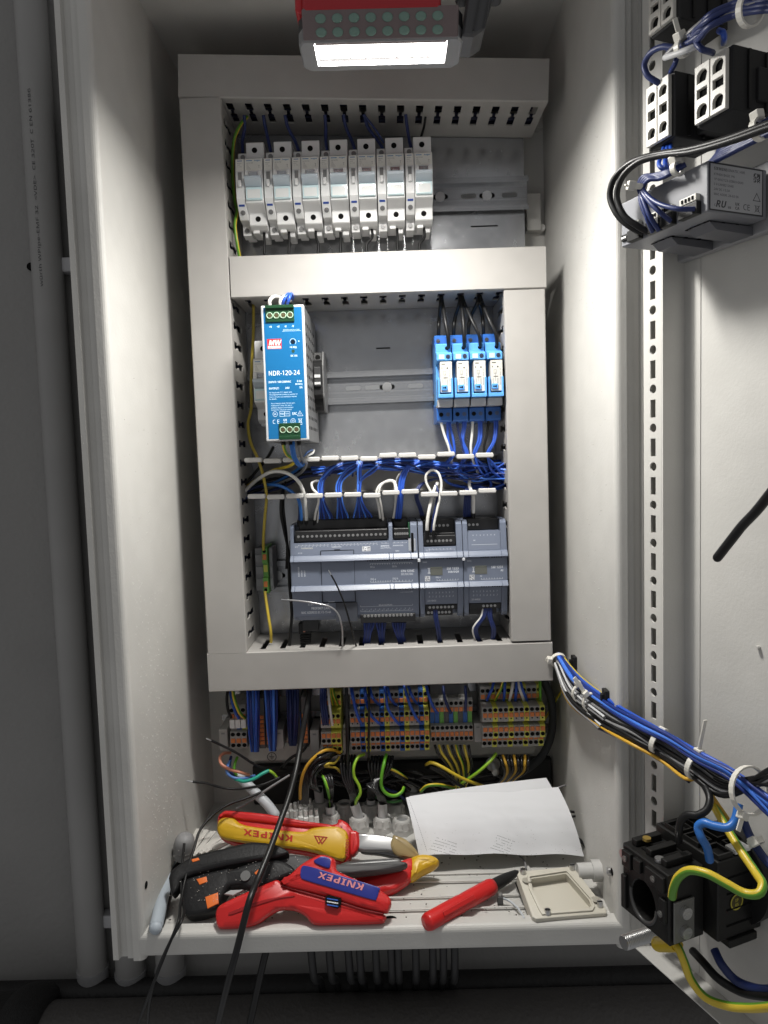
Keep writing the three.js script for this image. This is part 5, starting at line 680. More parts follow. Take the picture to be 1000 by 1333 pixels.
// wire bundle from the lower right of the cabinet over to the door
{
  const line = [[726, 858, 0], [744, 893, 0], [790, 930, 0], [830, 952, 0], [868, 973, 0], [905, 997, 0], [945, 1021, 0], [1004, 1036, 0]];
  const zs = [0.082, 0.122, 0.205, 0.247, null, null, null, null];
  const at = (i, ox, oy, dz) => i < 4 ? U(line[i][0] + ox, line[i][1] + oy, zs[i] + dz) : DP(line[i][0] + ox, line[i][1] + oy, [0.036, 0.038, 0.036, 0.038][i - 4] + dz);
  const strand = (label, group, m, r, lane, dz, from = 0, to = 8, extra = []) => { const P = []; for (let i = from; i < to; i++) { const w = [6, 13, 15, 14, 15, 16, 20, 24][i]; P.push(at(i, lane * w * 0.45 + rr(-1.6, 1.6), -lane * w + rr(-1.8, 1.8), dz)); } return wireW(label, group, m, r, [...P, ...extra], { seg: 60 }); };
  for (let k = 0; k < 10; k++) strand('blue wire on the upper side of the bundle running to the door', 'blue wires of the door bundle', [Wm.blue, Wm.blue3, Wm.blue, Wm.blue2][k % 4], 0.0016, 0.98 - (k % 5) * 0.13 - (k > 4 ? 0.08 : 0), rr(-0.004, 0.006), 0, 7, [at(7, 0, 4 + k * 2.6, 0)]);
  for (let k = 0; k < 13; k++) strand('black wire in the bundle running to the door', 'black wires of the door bundle', k === 4 || k === 9 ? Wm.grey : Wm.black, 0.0016, 0.38 - (k % 7) * 0.2, rr(-0.005, 0.006), 0, 7, [at(7, 0, -14 - k * 1.8, 0)]);
  for (let k = 0; k < 4; k++) strand('black and white striped wire fanned out where the bundle leaves the duct', 'striped wires at the duct end', k % 2 ? Wm.grey : Wm.jacket, 0.0011, -0.2 - k * 0.35, 0.006, 0, 3);
  for (let k = 0; k < 3; k++) strand('dark blue wire looping out under the start of the bundle', 'dark blue loop wires under the bundle', Wm.navy, 0.0015, -0.8 - k * 0.2, -0.002, 2, 6);
  strand('amber wire along the underside of the bundle', null, Wm.amber, 0.0014, -1.12, 0.004, 0, 6, [DP(912, 1012, 0.037), DP(930, 1040, 0.034), DP(952, 1072, 0.032)]);
  strand('thin yellow wire along the top side of the bundle near the wall', null, Wm.yellow, 0.0012, 1.15, -0.004, 0, 4);
  const ax = (i) => at(Math.min(i + 1, 7), 0, 0, 0).sub(at(i, 0, 0, 0)); const P = (i) => at(i, 0, 0, 0);
  const ti = (label, i, f, r, tilt, tail) => { const p = P(i).lerp(P(i + 1), f); const t = tie(label, 500, 500, 0.1, r, tilt, ax(i), tail, false); t.position.copy(p); };
  ti('white cable tie where the bundle leaves the end of the bottom duct', 0, 0.05, 0.0075, 1.4, 0.006); ti('white cable tie at the bend of the bundle beside the right wall', 1, 0.62, 0.0085, 0.6, 0.02); ti('small white marker tie on the bundle before the perforated rail', 3, 0.7, 0.0080, -0.5, 0); ti('white cable tie with long tail standing up on the bundle', 5, 0.02, 0.0090, -0.15, 0.026); ti('white cable tie round the wide end of the bundle at the right', 6, 0.55, 0.0150, 2.6, 0.012); ti('small white marker tie at the second bend of the bundle', 1, 0.3, 0.0082, 0.3, 0);
  // wall bases that carry the ties
  for (const [px, py] of [[746, 862], [787, 907]]) { const p = onPlane(px, py, V(XR - 0.003, 0, 0), V(1, 0, 0)); const t = thing('tie_base', px < 760 ? 'small black tie base on the right wall behind the bundle start' : 'small black tie base on the right wall at the bend of the bundle', 'tie base', p); part('pad', rb(0.004, 0.013, 0.010, 0.001, 0, 0, 0.0008), M.black, t); part('bridge', rb(0.003, 0.006, 0.004, -0.002, 0, 0, 0.0006), M.black, t); }
  dwire('black wire looping from the bundle down into the top of the main switch', null, Wm.black, 0.0026, [[905, 1012, 0.035], [918, 1024, 0.04], [924, 1040, 0.045], [920, 1054, 0.05], [908, 1061, 0.055], [895, 1061, 0.058], [887, 1068, 0.06], [884, 1080, 0.06], [884, 1095, 0.055]], { rad: 9 });
  dwire('bright blue wire looping from the bundle down into the main switch', null, Wm.mid, 0.0028, [[962, 1046, 0.04], [957, 1068, 0.045], [948, 1077, 0.05], [930, 1075, 0.055], [916, 1071, 0.058], [909, 1076, 0.06], [913, 1090, 0.06], [920, 1102, 0.056], [924, 1120, 0.05]], { rad: 9 });
  dwire('thick green-yellow wire arching over the front of the main switch', null, Wm.pe, 0.0028, [[928, 1046, 0.034], [945, 1076, 0.04], [965, 1108, 0.045], [984, 1136, 0.05], [993, 1152, 0.055], [988, 1163, 0.06], [970, 1163, 0.064], [945, 1150, 0.07], [920, 1137, 0.076], [898, 1133, 0.08], [884, 1141, 0.082], [877, 1155, 0.082], [875, 1168, 0.080]], { rad: 10 });
  dwire('blue wire running down at the right edge beside the main switch', null, Wm.navy, 0.0028, [[965, 1058, 0.03], [975, 1085, 0.03], [990, 1110, 0.03], [1006, 1130, 0.03]]);
  tie('white cable tie on the dark wires right of the main switch', 984, 1096, 0.030, 0.0048, 0.8, DP(990, 1110, 0.03).sub(DP(975, 1085, 0.03)), 0);
}
// main switch
{
  const h = 0.075, c = DL(872, 1180, h), f = DL(812, 1170, h); const w = c.x - f.x, yT = DL(872, 1140, h).y, yB = DL(872, 1232, h).y;
  const t = onDoor('main_switch', 'black main switch block with screw terminals low on the door', 'switch', f.x, yB, 0), blk = mat([0.011, 0.0108, 0.0105], 0.4, { specularIntensity: 0.7 }), H = yT - yB;
  // front module with a round opening in its face
  const face = poly(rect(0, w, 0, H), [dot(w * 0.46, H * 0.36, 0.0118, 0.0145, 24)]);
  part('front_module', uvm(ext(face, 0.030, 0.0008).translate(0, 0, h - 0.030)), blk, t); part('inner_wall', bx(w * 0.9, H * 0.9, 0.002, w / 2, H / 2, h - 0.031), M.dark, t);
  part('opening_ring', new THREE.TorusGeometry(0.0118, 0.0014, 6, 24, 3.4).rotateZ(2.9).scale(1.1, 1.32, 1).translate(w * 0.46, H * 0.36, h), mat([0.05, 0.05, 0.05], 0.35), t);
  for (let i = 0; i < 3; i++) part('top_rib', span(w * (0.08 + i * 0.32), w * (0.2 + i * 0.32), H, H + 0.005, h - 0.028, h - 0.004, 0.0008), blk, t);
  for (let i = 0; i < 2; i++) part('terminal_pocket', span(w * (0.26 + i * 0.32), w * (0.37 + i * 0.32), H + 0.0002, H + 0.0010, h - 0.024, h - 0.006), M.dark, t);
  // rear module, taller, with recessed terminals on top
  const w2 = w * 1.28, H2 = H + 0.007;
  part('rear_module', uvm(rb(w2, H2, h - 0.034, w2 / 2 - 0.002, H2 / 2, (h - 0.034) / 2 + 0.002, 0.0012)), blk, t);
  for (const [i, j] of [[0, 0], [1, 0], [2, 0], [0, 1], [1, 1], [2, 1]]) { const x = w2 * (0.12 + i * 0.30), z = 0.010 + j * 0.018; part('pocket_rim', [span(x, x + w2 * 0.2, H2 - 0.0002, H2 + 0.0035, z, z + 0.0012), span(x, x + w2 * 0.2, H2 - 0.0002, H2 + 0.0035, z + 0.012, z + 0.0132), span(x - 0.0012, x, H2 - 0.0002, H2 + 0.0035, z, z + 0.0132), span(x + w2 * 0.2, x + w2 * 0.2 + 0.0012, H2 - 0.0002, H2 + 0.0035, z, z + 0.0132)], blk, t); part('terminal_pocket', span(x + 0.0004, x + w2 * 0.2 - 0.0004, H2 + 0.0001, H2 + 0.0006, z + 0.0013, z + 0.0119), M.dark, t); }
  for (let i = 0; i < 4; i++) part('side_groove', span(w2 - 0.0022, w2 - 0.0016, H2 * (0.16 + i * 0.2), H2 * (0.18 + i * 0.2), 0.006, h - 0.040), M.dark, t);
  for (const [x, y, ww, hh] of [[0.04, 0.70, 0.2, 0.24], [0.30, 0.76, 0.16, 0.18], [0.56, 0.72, 0.38, 0.22], [0.85, 0.30, 0.12, 0.34], [0.02, 0.06, 0.10, 0.5]]) part('face_block', span(w * x, w * (x + ww), H * y, H * (y + hh), h - 0.0005, h + 0.0035, 0.0007), blk, t);
  for (const [x, y] of [[0.12, 0.83], [0.74, 0.84], [0.89, 0.42]]) part('face_screw', [cyl(0.0022, 0.0022, 0.001, w * x, H * y, h + 0.0038, 'z', 12), bx(0.0036, 0.0006, 0.0004, w * x, H * y, h + 0.0044)], mat([0.3, 0.3, 0.29], 0.35, { metalness: 0.8 }), t);
  for (let i = 0; i < 3; i++) part('module_gap', span(0.001, w2 - 0.003, H2 + 0.0002, H2 + 0.0006, 0.0075 + i * 0.016, 0.0083 + i * 0.016), M.dark, t);
  part('white_tag', span(w2 * 0.80, w2 * 0.95, H2 + 0.001, H2 + 0.0036, 0.006, 0.026), M.white, t);
  part('rotary_plate', [cyl(0.034, 0.034, 0.008, w2 * 0.62, H2 * 0.55, 0.008, 'z', 40)], M.black, t);
  part('bracket', [span(w + 0.0006, w + 0.0022, H * 0.04, H * 0.62, h - 0.020, h - 0.002, 0.0005)], mat([0.2, 0.2, 0.19], 0.4, { metalness: 0.6 }), t);
  for (const y of [0.18, 0.46]) part('terminal_screw', [cyl(0.0042, 0.0042, 0.003, w + 0.0036, H * y, h - 0.011, 'x', 14), bx(0.0006, 0.0012, 0.006, w + 0.0053, H * y, h - 0.011)], M.steel, t);
  part('terminal_screw', [cyl(0.0034, 0.0034, 0.0024, w * 0.66, H + 0.0016, h - 0.006, 'y', 14)], M.steel, t); part('terminal_screw', [cyl(0.0038, 0.0038, 0.003, w * 0.05, H * 0.86, h + 0.0012, 'z', 14)], M.steel, t); part('brass_screw', [cyl(0.003, 0.003, 0.002, w * 0.24, H + 0.0056, h - 0.012, 'y', 12)], mat([0.65, 0.45, 0.12], 0.35, { metalness: 0.8 }), t);
  const seal = canvasTex(128, 128, (g) => { g.fillStyle = '#4a4420'; g.fillRect(0, 0, 128, 128); g.strokeStyle = '#b8ae3c'; g.lineWidth = 10; g.beginPath(); g.arc(64, 64, 54, 0, 7); g.stroke(); txt(g, 'IP', 64, 50, 32, '#b8ae3c', 'center', 'bold'); txt(g, '65', 64, 84, 32, '#b8ae3c', 'center', 'bold'); });
  part('seal_sticker', new THREE.CircleGeometry(0.0062, 24).rotateY(Math.PI / 2).translate(w2 - 0.0018 + 0.0002, H * 0.50, 0.026), printed(seal), t);
  part('lower_foot', span(w * 0.3, w2, -0.006, 0.0, 0.008, 0.034, 0.001), blk, t);
  // threaded bolt, lug and earth lead
  const b = DL(828, 1222, 0.058), bo = onDoor('threaded_bolt', 'zinc threaded bolt sticking out under the main switch', 'bolt', b.x, b.y, 0.008); const th = [cyl(0.0050, 0.0050, 0.062, 0, 0, 0.031, 'z', 18)]; for (let k = 0; k < 22; k++) th.push(new THREE.TorusGeometry(0.0050, 0.0005, 5, 18).translate(0, 0, 0.029 + k * 0.0015)); part('thread', mergeGeometries(th.map(clean)), M.steel, bo);
  dwire('thick yellow-green earth cable hanging from the bolt to the right', null, Wm.pe, 0.0029, [[872, 1229, 0.055], [882, 1232, 0.06], [890, 1250, 0.06], [900, 1276, 0.055], [918, 1298, 0.05], [945, 1309, 0.045], [975, 1312, 0.04], [1008, 1310, 0.04]], { rad: 10, cat: 'cable', name: 'earth_cable' });
  const l = DP(866, 1229, 0.056), lug = solo('cable_lug', [sleeveG(DP(857, 1229, 0.055), DP(881, 1229, 0.058), 0.0052), new THREE.SphereGeometry(0.0052, 10, 8).translate(...DP(857, 1229, 0.055).toArray())], mat([0.62, 0.44, 0.02], 0.4), 'yellow insulated lug on the earth cable', 'lug'); lug.userData.category = 'cable lug';
  dwire('black cable sagging out from under the main switch to the right', null, Wm.black, 0.0030, [[902, 1238, 0.03], [915, 1252, 0.035], [935, 1274, 0.035], [962, 1290, 0.03], [1008, 1298, 0.03]], { cat: 'cable', rad: 9 }); dwire('dark blue cable sagging out from under the main switch to the right', null, Wm.navy, 0.0030, [[930, 1236, 0.03], [940, 1256, 0.032], [958, 1276, 0.03], [985, 1287, 0.028], [1008, 1288, 0.028]], { cat: 'cable', rad: 9 });
}
// ---------------------------------------------------------------- things lying on the cabinet floor
const FY = YF + 0.0022;
// a slab whose front face shows the given outline of photo points on the plane (p0, n)
function basis(n) { const ex = V(1, 0, 0).addScaledVector(n, -n.x).normalize(); return [ex, V().crossVectors(n, ex)]; }
function shape2(pts, p0, n, smooth, hole) { const [ex, ey] = basis(n); const to = ([x, y]) => { const p = onPlane(x, y, p0, n).sub(p0); return new THREE.Vector2(p.dot(ex), p.dot(ey)); }; let q = pts.map(to); if (smooth) q = new THREE.SplineCurve([...q, q[0].clone()]).getPoints(pts.length * 4).slice(0, -1); const s = new THREE.Shape(q); if (hole) s.holes.push(new THREE.Path(hole.map(to))); return s; }
function slab(pts, p0, n, thick, bevel = 0, { smooth = true, lift = 0, seg = 3, hole } = {}) { const [ex, ey] = basis(n); const g = ext(shape2(pts, p0, n, smooth, hole), Math.max(0.0002, thick - 2 * bevel), bevel, seg); g.translate(0, 0, -(thick - bevel) + lift); let q = toCreasedNormals(g.index ? g.toNonIndexed() : g, 0.7); q.applyMatrix4(new THREE.Matrix4().makeBasis(ex, ey, n).setPosition(p0)); return q; }
function decal(corners, p0, n, lift) { const c = corners.map(([x, y]) => onPlane(x, y, p0, n).addScaledVector(n, lift)); const g = new THREE.BufferGeometry(); const [a, b, d, e] = c; g.setAttribute('position', new THREE.Float32BufferAttribute([e, d, b, e, b, a].flatMap((p) => p.toArray()), 3)); g.setAttribute('uv', new THREE.Float32BufferAttribute([0, 0, 1, 0, 1, 1, 0, 0, 1, 1, 0, 1], 2)); g.computeVertexNormals(); return g; }   // corners: top-left, top-right, bottom-right, bottom-left of the print
const c5 = (a) => a.map(([x, y]) => [160 + x * 0.4, 1000 + y * 0.4]), c6 = (a) => a.map(([x, y]) => [480 + x * 0.36, 980 + y * 0.36]);
const word = (s, col) => canvasTex(512, 112, (g, W, H) => { g.clearRect(0, 0, W, H); g.font = 'bold 120px sans-serif'; const w = g.measureText(s).width; g.save(); g.translate(W / 2, H / 2 + 6); g.scale(500 / w, 1); txt(g, s, 0, 0, 120, col, 'center', 'bold'); g.restore(); });
const cut = (t, r = 0.4) => mat([1, 1, 1], r, { map: t, transparent: true, alphaTest: 0.4 });
const tool = (name, label, cat, p) => { const t = thing(name, label, cat, p); t.userData.at = undefined; return t; };
const into = (t, g) => clean(g).translate(-t.position.x, -t.position.y, -t.position.z);
const RED = mat([0.56, 0.016, 0.016], 0.36), YEL = mat([0.60, 0.36, 0.012], 0.4), ORA = mat([0.75, 0.16, 0.02], 0.45), CHAR = mat([0.011, 0.011, 0.012], 0.5, { specularIntensity: 0.6, bumpMap: rep(peel, 8), bumpScale: 0.0002 });
{ // black wire strippers with orange inlays, lowest of the heap
  const n = V(0, 0.80, 0.60).normalize(), p0 = UY(300, 1165, FY + 0.020), t = thing('wire_stripper', 'black wire stripping pliers with orange inlays under the red tools', 'pliers', V(p0.x, FY, p0.z)), S = (a, th, b, o) => into(t, slab(c5(a), p0, n, th, b, o));
  part('main_jaw', S([[186, 420], [188, 390], [205, 358], [330, 325], [352, 328], [440, 298], [520, 300], [560, 335], [500, 365], [420, 392], [385, 378], [348, 380], [330, 405], [300, 455], [235, 476], [200, 470]], 0.018, 0.003), CHAR, t);
  part('upper_arm', S([[150, 360], [165, 330], [232, 288], [325, 264], [420, 243], [500, 252], [540, 280], [450, 302], [345, 318], [205, 356], [182, 392], [160, 412]], 0.014, 0.003, { lift: 0.003 }), CHAR, t);
  part('lower_handle', S([[470, 285], [560, 268], [680, 300], [900, 290], [905, 312], [740, 336], [600, 340], [500, 330]], 0.012, 0.003, { lift: -0.006 }), mat([0.05, 0.05, 0.052], 0.55), t);
  for (const a of [[[225, 302], [248, 296], [253, 304], [230, 311]], [[240, 362], [272, 353], [276, 370], [250, 380]], [[268, 420], [310, 405], [312, 440], [276, 458]], [[428, 342], [452, 320], [456, 326], [434, 348]]]) part('orange_inlay', S(a, 0.004, 0.0004, { smooth: false, lift: a[0][1] < 310 ? 0.0036 : 0.0008 }), ORA, t);
  part('pivot', into(t, (() => { const c = onPlane(320, 1141, p0, n); return cyl(0.0045, 0.0045, 0.004, 0, 0, 0, 'y', 18).applyQuaternion(new THREE.Quaternion().setFromUnitVectors(V(0, 1, 0), n)).translate(c.x, c.y, c.z); })()), mat([0.12, 0.12, 0.12], 0.4, { metalness: 0.6 }), t);
  part('ruler_insert', S([[330, 410], [350, 398], [395, 396], [360, 414]], 0.003, 0.0004, { smooth: false, lift: 0.0008 }), mat([0.4, 0.4, 0.4], 0.4), t);
}
{ // second pliers with red and yellow handle end
  const n = V(0, 0.80, 0.60).normalize(), p0 = UY(500, 1140, FY + 0.016), t = thing('pliers', 'pliers with red handle and yellow end pointing right below the paper', 'pliers', V(p0.x, FY, p0.z)), S = (a, th, b, o) => into(t, slab(a, p0, n, th, b, o));
  part('handle', S([[440, 1150], [462, 1138], [490, 1128], [515, 1121], [536, 1114], [540, 1128], [536, 1141], [515, 1157], [490, 1164], [458, 1162]], 0.016, 0.006, { seg: 4 }), RED, t); part('handle_end', S([[534, 1114.5], [546, 1110], [562, 1111], [572, 1118], [566, 1126], [550, 1134], [534, 1142]], 0.017, 0.006, { seg: 4 }), YEL, t);
  part('jaw', S([[436, 1128], [450, 1118], [500, 1114], [520, 1114], [521, 1124], [490, 1131], [450, 1137]], 0.012, 0.003, { lift: -0.004 }), mat([0.10, 0.10, 0.10], 0.4, { metalness: 0.5 }), t);
}
{ // pliers with yellow and red insulated handle on top of the heap
  const n = V(0, 0.64, 0.77).normalize(), p0 = UY(370, 1090, FY + 0.036), t = thing('insulated_pliers', 'insulated pliers with yellow and red grip lying on top of the tools', 'pliers', V(p0.x, FY, p0.z)), S = (a, th, b, o) => into(t, slab(a, p0, n, th, b, o));
  part('rear_grip', S([[281, 1076], [281, 1064], [286, 1056], [298, 1053], [352, 1058], [372, 1064], [432, 1071], [440, 1064], [452, 1069], [460, 1080], [468, 1083], [468, 1103], [460, 1108], [452, 1121], [441, 1123], [400, 1111], [352, 1105], [308, 1099], [286, 1090]], 0.016, 0.005, { lift: -0.004, seg: 4 }), RED, t);
  part('top_ridge', S([[284, 1063], [290, 1056], [300, 1054.5], [352, 1060], [396, 1068], [432, 1073], [430, 1077], [396, 1076], [352, 1071], [310, 1066], [296, 1061]], 0.006, 0.0022, { lift: -0.001 }), RED, t);
  part('front_grip', S([[282, 1076], [284, 1068], [292, 1063.5], [304, 1065], [314, 1072], [332, 1076], [364, 1080], [394, 1082], [408, 1077], [436, 1075], [450, 1081], [454, 1092], [453, 1106], [448, 1119], [440, 1119], [400, 1107], [352, 1101], [308, 1095], [290, 1091], [283, 1084]], 0.012, 0.0045, { lift: 0.0015, seg: 4 }), YEL, t);
  part('collar', S([[455, 1081], [466, 1083], [467, 1104], [456, 1112]], 0.018, 0.003, { lift: 0.001 }), RED, t);
  const chrome = mat([0.55, 0.55, 0.55], 0.28, { metalness: 0.9 });
  part('jaw', S([[466, 1084], [492, 1085], [512, 1089], [528, 1097], [540, 1108], [524, 1112], [505, 1108], [466, 1106]], 0.010, 0.002, { lift: -0.002 }), chrome, t); part('jaw', S([[470, 1098], [505, 1104], [530, 1114], [520, 1116], [494, 1111], [470, 1108]], 0.010, 0.002, { lift: -0.006 }), mat([0.2, 0.2, 0.2], 0.35, { metalness: 0.8 }), t);
  part('jaw_cap', S([[512, 1086], [530, 1093], [546, 1112], [538, 1117], [516, 1113], [508, 1100]], 0.014, 0.003, { lift: -0.0005 }), mat([0.45, 0.34, 0.16], 0.3, { transmission: 0.35, thickness: 0.002 }), t);
  part('lettering', into(t, decal([[383, 1098], [316.5, 1089], [317, 1078.5], [384, 1087.5]], p0, n, 0.0019)), cut(word('KNIPEX', '#b8261c')), t);
  const tri = canvasTex(128, 96, (g) => { g.clearRect(0, 0, 128, 96); g.strokeStyle = '#a8281a'; g.lineWidth = 9; for (const d of [0, 26]) { g.beginPath(); g.moveTo(40 + d, 12); g.lineTo(76 + d, 84); g.lineTo(6 + d, 84); g.closePath(); g.stroke(); } });
  part('warning_mark', into(t, decal([[426, 1101], [405, 1099], [406, 1087], [427, 1089]], p0, n, 0.0019)), cut(tri), t);
  part('voltage_mark', into(t, decal([[455.5, 1091], [455, 1116], [449, 1116], [450, 1091]], p0, n, 0.0020)), cut(word('1000V', '#a8281a')), t);
}
{ // red stripping tool with blue trigger and label
  const n = V(0, 0.62, 0.78).normalize(), p0 = UY(400, 1196, FY + 0.012), t = thing('cable_stripper', 'red plastic cable stripping tool with blue label, nearest the front lip', 'stripping tool', V(p0.x, FY, p0.z)), S = (a, th, b, o) => into(t, slab(c5(a), p0, n, th, b, o));
  part('lower_body', S([[300, 500], [300, 466], [320, 440], [400, 402], [470, 372], [500, 362], [515, 372], [560, 390], [700, 420], [842, 470], [852, 495], [830, 505], [700, 508], [622, 508], [592, 480], [556, 462], [510, 460], [470, 480], [440, 502], [400, 516], [330, 522], [308, 518]], 0.016, 0.0045, { seg: 4 }), RED, t);
  part('upper_body', S([[512, 368], [545, 345], [575, 318], [602, 300], [638, 283], [665, 285], [690, 298], [694, 330], [720, 345], [780, 372], [842, 400], [873, 430], [866, 462], [850, 470], [780, 455], [700, 430], [600, 402], [540, 388]], 0.020, 0.0045, { lift: 0.004, seg: 4 }), RED, t);
  part('split_line', S([[520, 380], [600, 404], [700, 432], [780, 457], [842, 471], [842, 476], [780, 463], [700, 438], [600, 410], [520, 386]], 0.002, 0.0004, { lift: 0.0012 }), mat([0.22, 0.006, 0.008], 0.5), t);
  const bl = mat([0.02, 0.03, 0.24], 0.4); part('blue_label', S([[580, 345], [584, 326], [604, 321], [720, 355], [828, 388], [834, 402], [826, 426], [812, 430], [700, 398], [598, 368], [582, 358]], 0.003, 0.0006, { lift: 0.0052 }), bl, t); part('trigger', S([[624, 302], [650, 290], [676, 298], [676, 322], [668, 328], [640, 318], [626, 310]], 0.006, 0.001, { lift: 0.0056 }), bl, t);
  part('lettering', into(t, decal(c5([[783, 406], [632, 362], [641, 337], [793, 380]]), p0, n, 0.0055)), cut(word('KNIPEX', '#d88a90')), t);
  part('blade_window', S([[660, 420], [672, 414], [712, 424], [712, 444], [700, 458], [672, 450], [660, 440]], 0.003, 0.0004, { smooth: false, lift: 0.0046 }), M.dark, t); for (const k of [0, 1, 2]) part('window_stripe', S([[666, 424 + k * 10], [702, 430 + k * 10], [702, 434 + k * 10], [666, 428 + k * 10]], 0.001, 0.0002, { smooth: false, lift: 0.0050 }), k === 1 ? M.white : mat([0.03, 0.12, 0.5], 0.4), t);
  part('jaw_crease', S([[345, 470], [420, 440], [500, 420], [560, 416], [500, 428], [430, 450], [352, 478]], 0.002, 0.0005, { lift: 0.0010 }), mat([0.32, 0.01, 0.012], 0.4), t);
}
{ // red screwdriver-like tester
  const a = UY(563, 1197, FY + 0.0075), b = UY(642, 1153, FY + 0.0085), c = UY(672, 1134, FY + 0.006), t = thing('voltage_tester', 'red pen tester with black tip lying diagonally by the front lip', 'tester', V(a.x, FY, a.z)); const q = new THREE.Quaternion().setFromUnitVectors(V(0, 1, 0), b.clone().sub(a).normalize()), len = a.distanceTo(b); const place = (g) => into(t, g.applyQuaternion(q).translate(a.x, a.y, a.z));
  part('handle', place(new THREE.LatheGeometry([[0, -0.008], [0.0063, -0.0072], [0.0074, -0.004], [0.0074, len * 0.45], [0.0067, len * 0.47], [0.0072, len * 0.5], [0.0072, len - 0.004], [0.0062, len], [0, len]].map(([r, y]) => new THREE.Vector2(r, y)), 24)), RED, t); part('clip', place(span(-0.002, 0.002, len * 0.1, len * 0.6, 0.0072, 0.0086, 0.0005)), mat([0.5, 0.02, 0.02], 0.3), t);
  part('tip', place(new THREE.LatheGeometry([[0.0056, len], [0.0052, len + 0.010], [0.0046, len + 0.018], [0.0030, len + 0.030], [0.0014, len + 0.033], [0, len + 0.033]].map(([r, y]) => new THREE.Vector2(r, y)), 18)), M.black, t);
}
{ // beige lid of a junction box, open side up
  const n = V(0.02, 0.96, 0.28).normalize(), p0 = UY(735, 1165, FY + 0.013), out = [[673.5, 1138], [676, 1134], [742, 1127.5], [747, 1129], [790, 1184], [789, 1188.5], [698, 1196], [693, 1193]], inn = [[690, 1143], [737, 1136], [741, 1140], [768, 1171], [771, 1179], [768, 1184], [708, 1188.5], [704, 1183], [692, 1158]];
  const t = thing('box_lid', 'cream plastic junction box lid lying open side up at the right', 'lid', V(p0.x, FY, p0.z)), cr = mat([0.58, 0.55, 0.47], 0.45);
  part('rim', into(t, slab(out, p0, n, 0.010, 0.0010, { smooth: false, hole: inn })), cr, t); part('base', into(t, slab(out, p0, n, 0.003, 0.0004, { smooth: false, lift: -0.0085 })), cr, t);
  part('inner_lip', into(t, slab(inn.map(([x, y]) => [731 + (x - 731) * 1.09, 1162 + (y - 1162) * 1.12]), p0, n, 0.006, 0.0004, { smooth: false, lift: 0.0016, hole: inn.map(([x, y]) => [731 + (x - 731) * 1.03, 1162 + (y - 1162) * 1.04]) })), cr, t);
  for (const [x, y] of [[681, 1136.5], [745, 1131], [781, 1179], [713, 1189.5]]) { const p = onPlane(x, y, p0, n); part('corner_screw', into(t, cyl(0.0026, 0.0026, 0.004, p.x, p.y + 0.0018, p.z, 'y', 12)), M.steel, t); part('screw_slot', into(t, bx(0.004, 0.0004, 0.0008, p.x, p.y + 0.0040, p.z)), M.dark, t); }
  for (const [x, y] of [[686, 1147], [776, 1172]]) { const p = onPlane(x, y, p0, n); part('boss_hole', into(t, cyl(0.0042, 0.0042, 0.0006, p.x, p.y + 0.0008, p.z, 'y', 14)), mat([0.35, 0.33, 0.28], 0.6), t); }
}
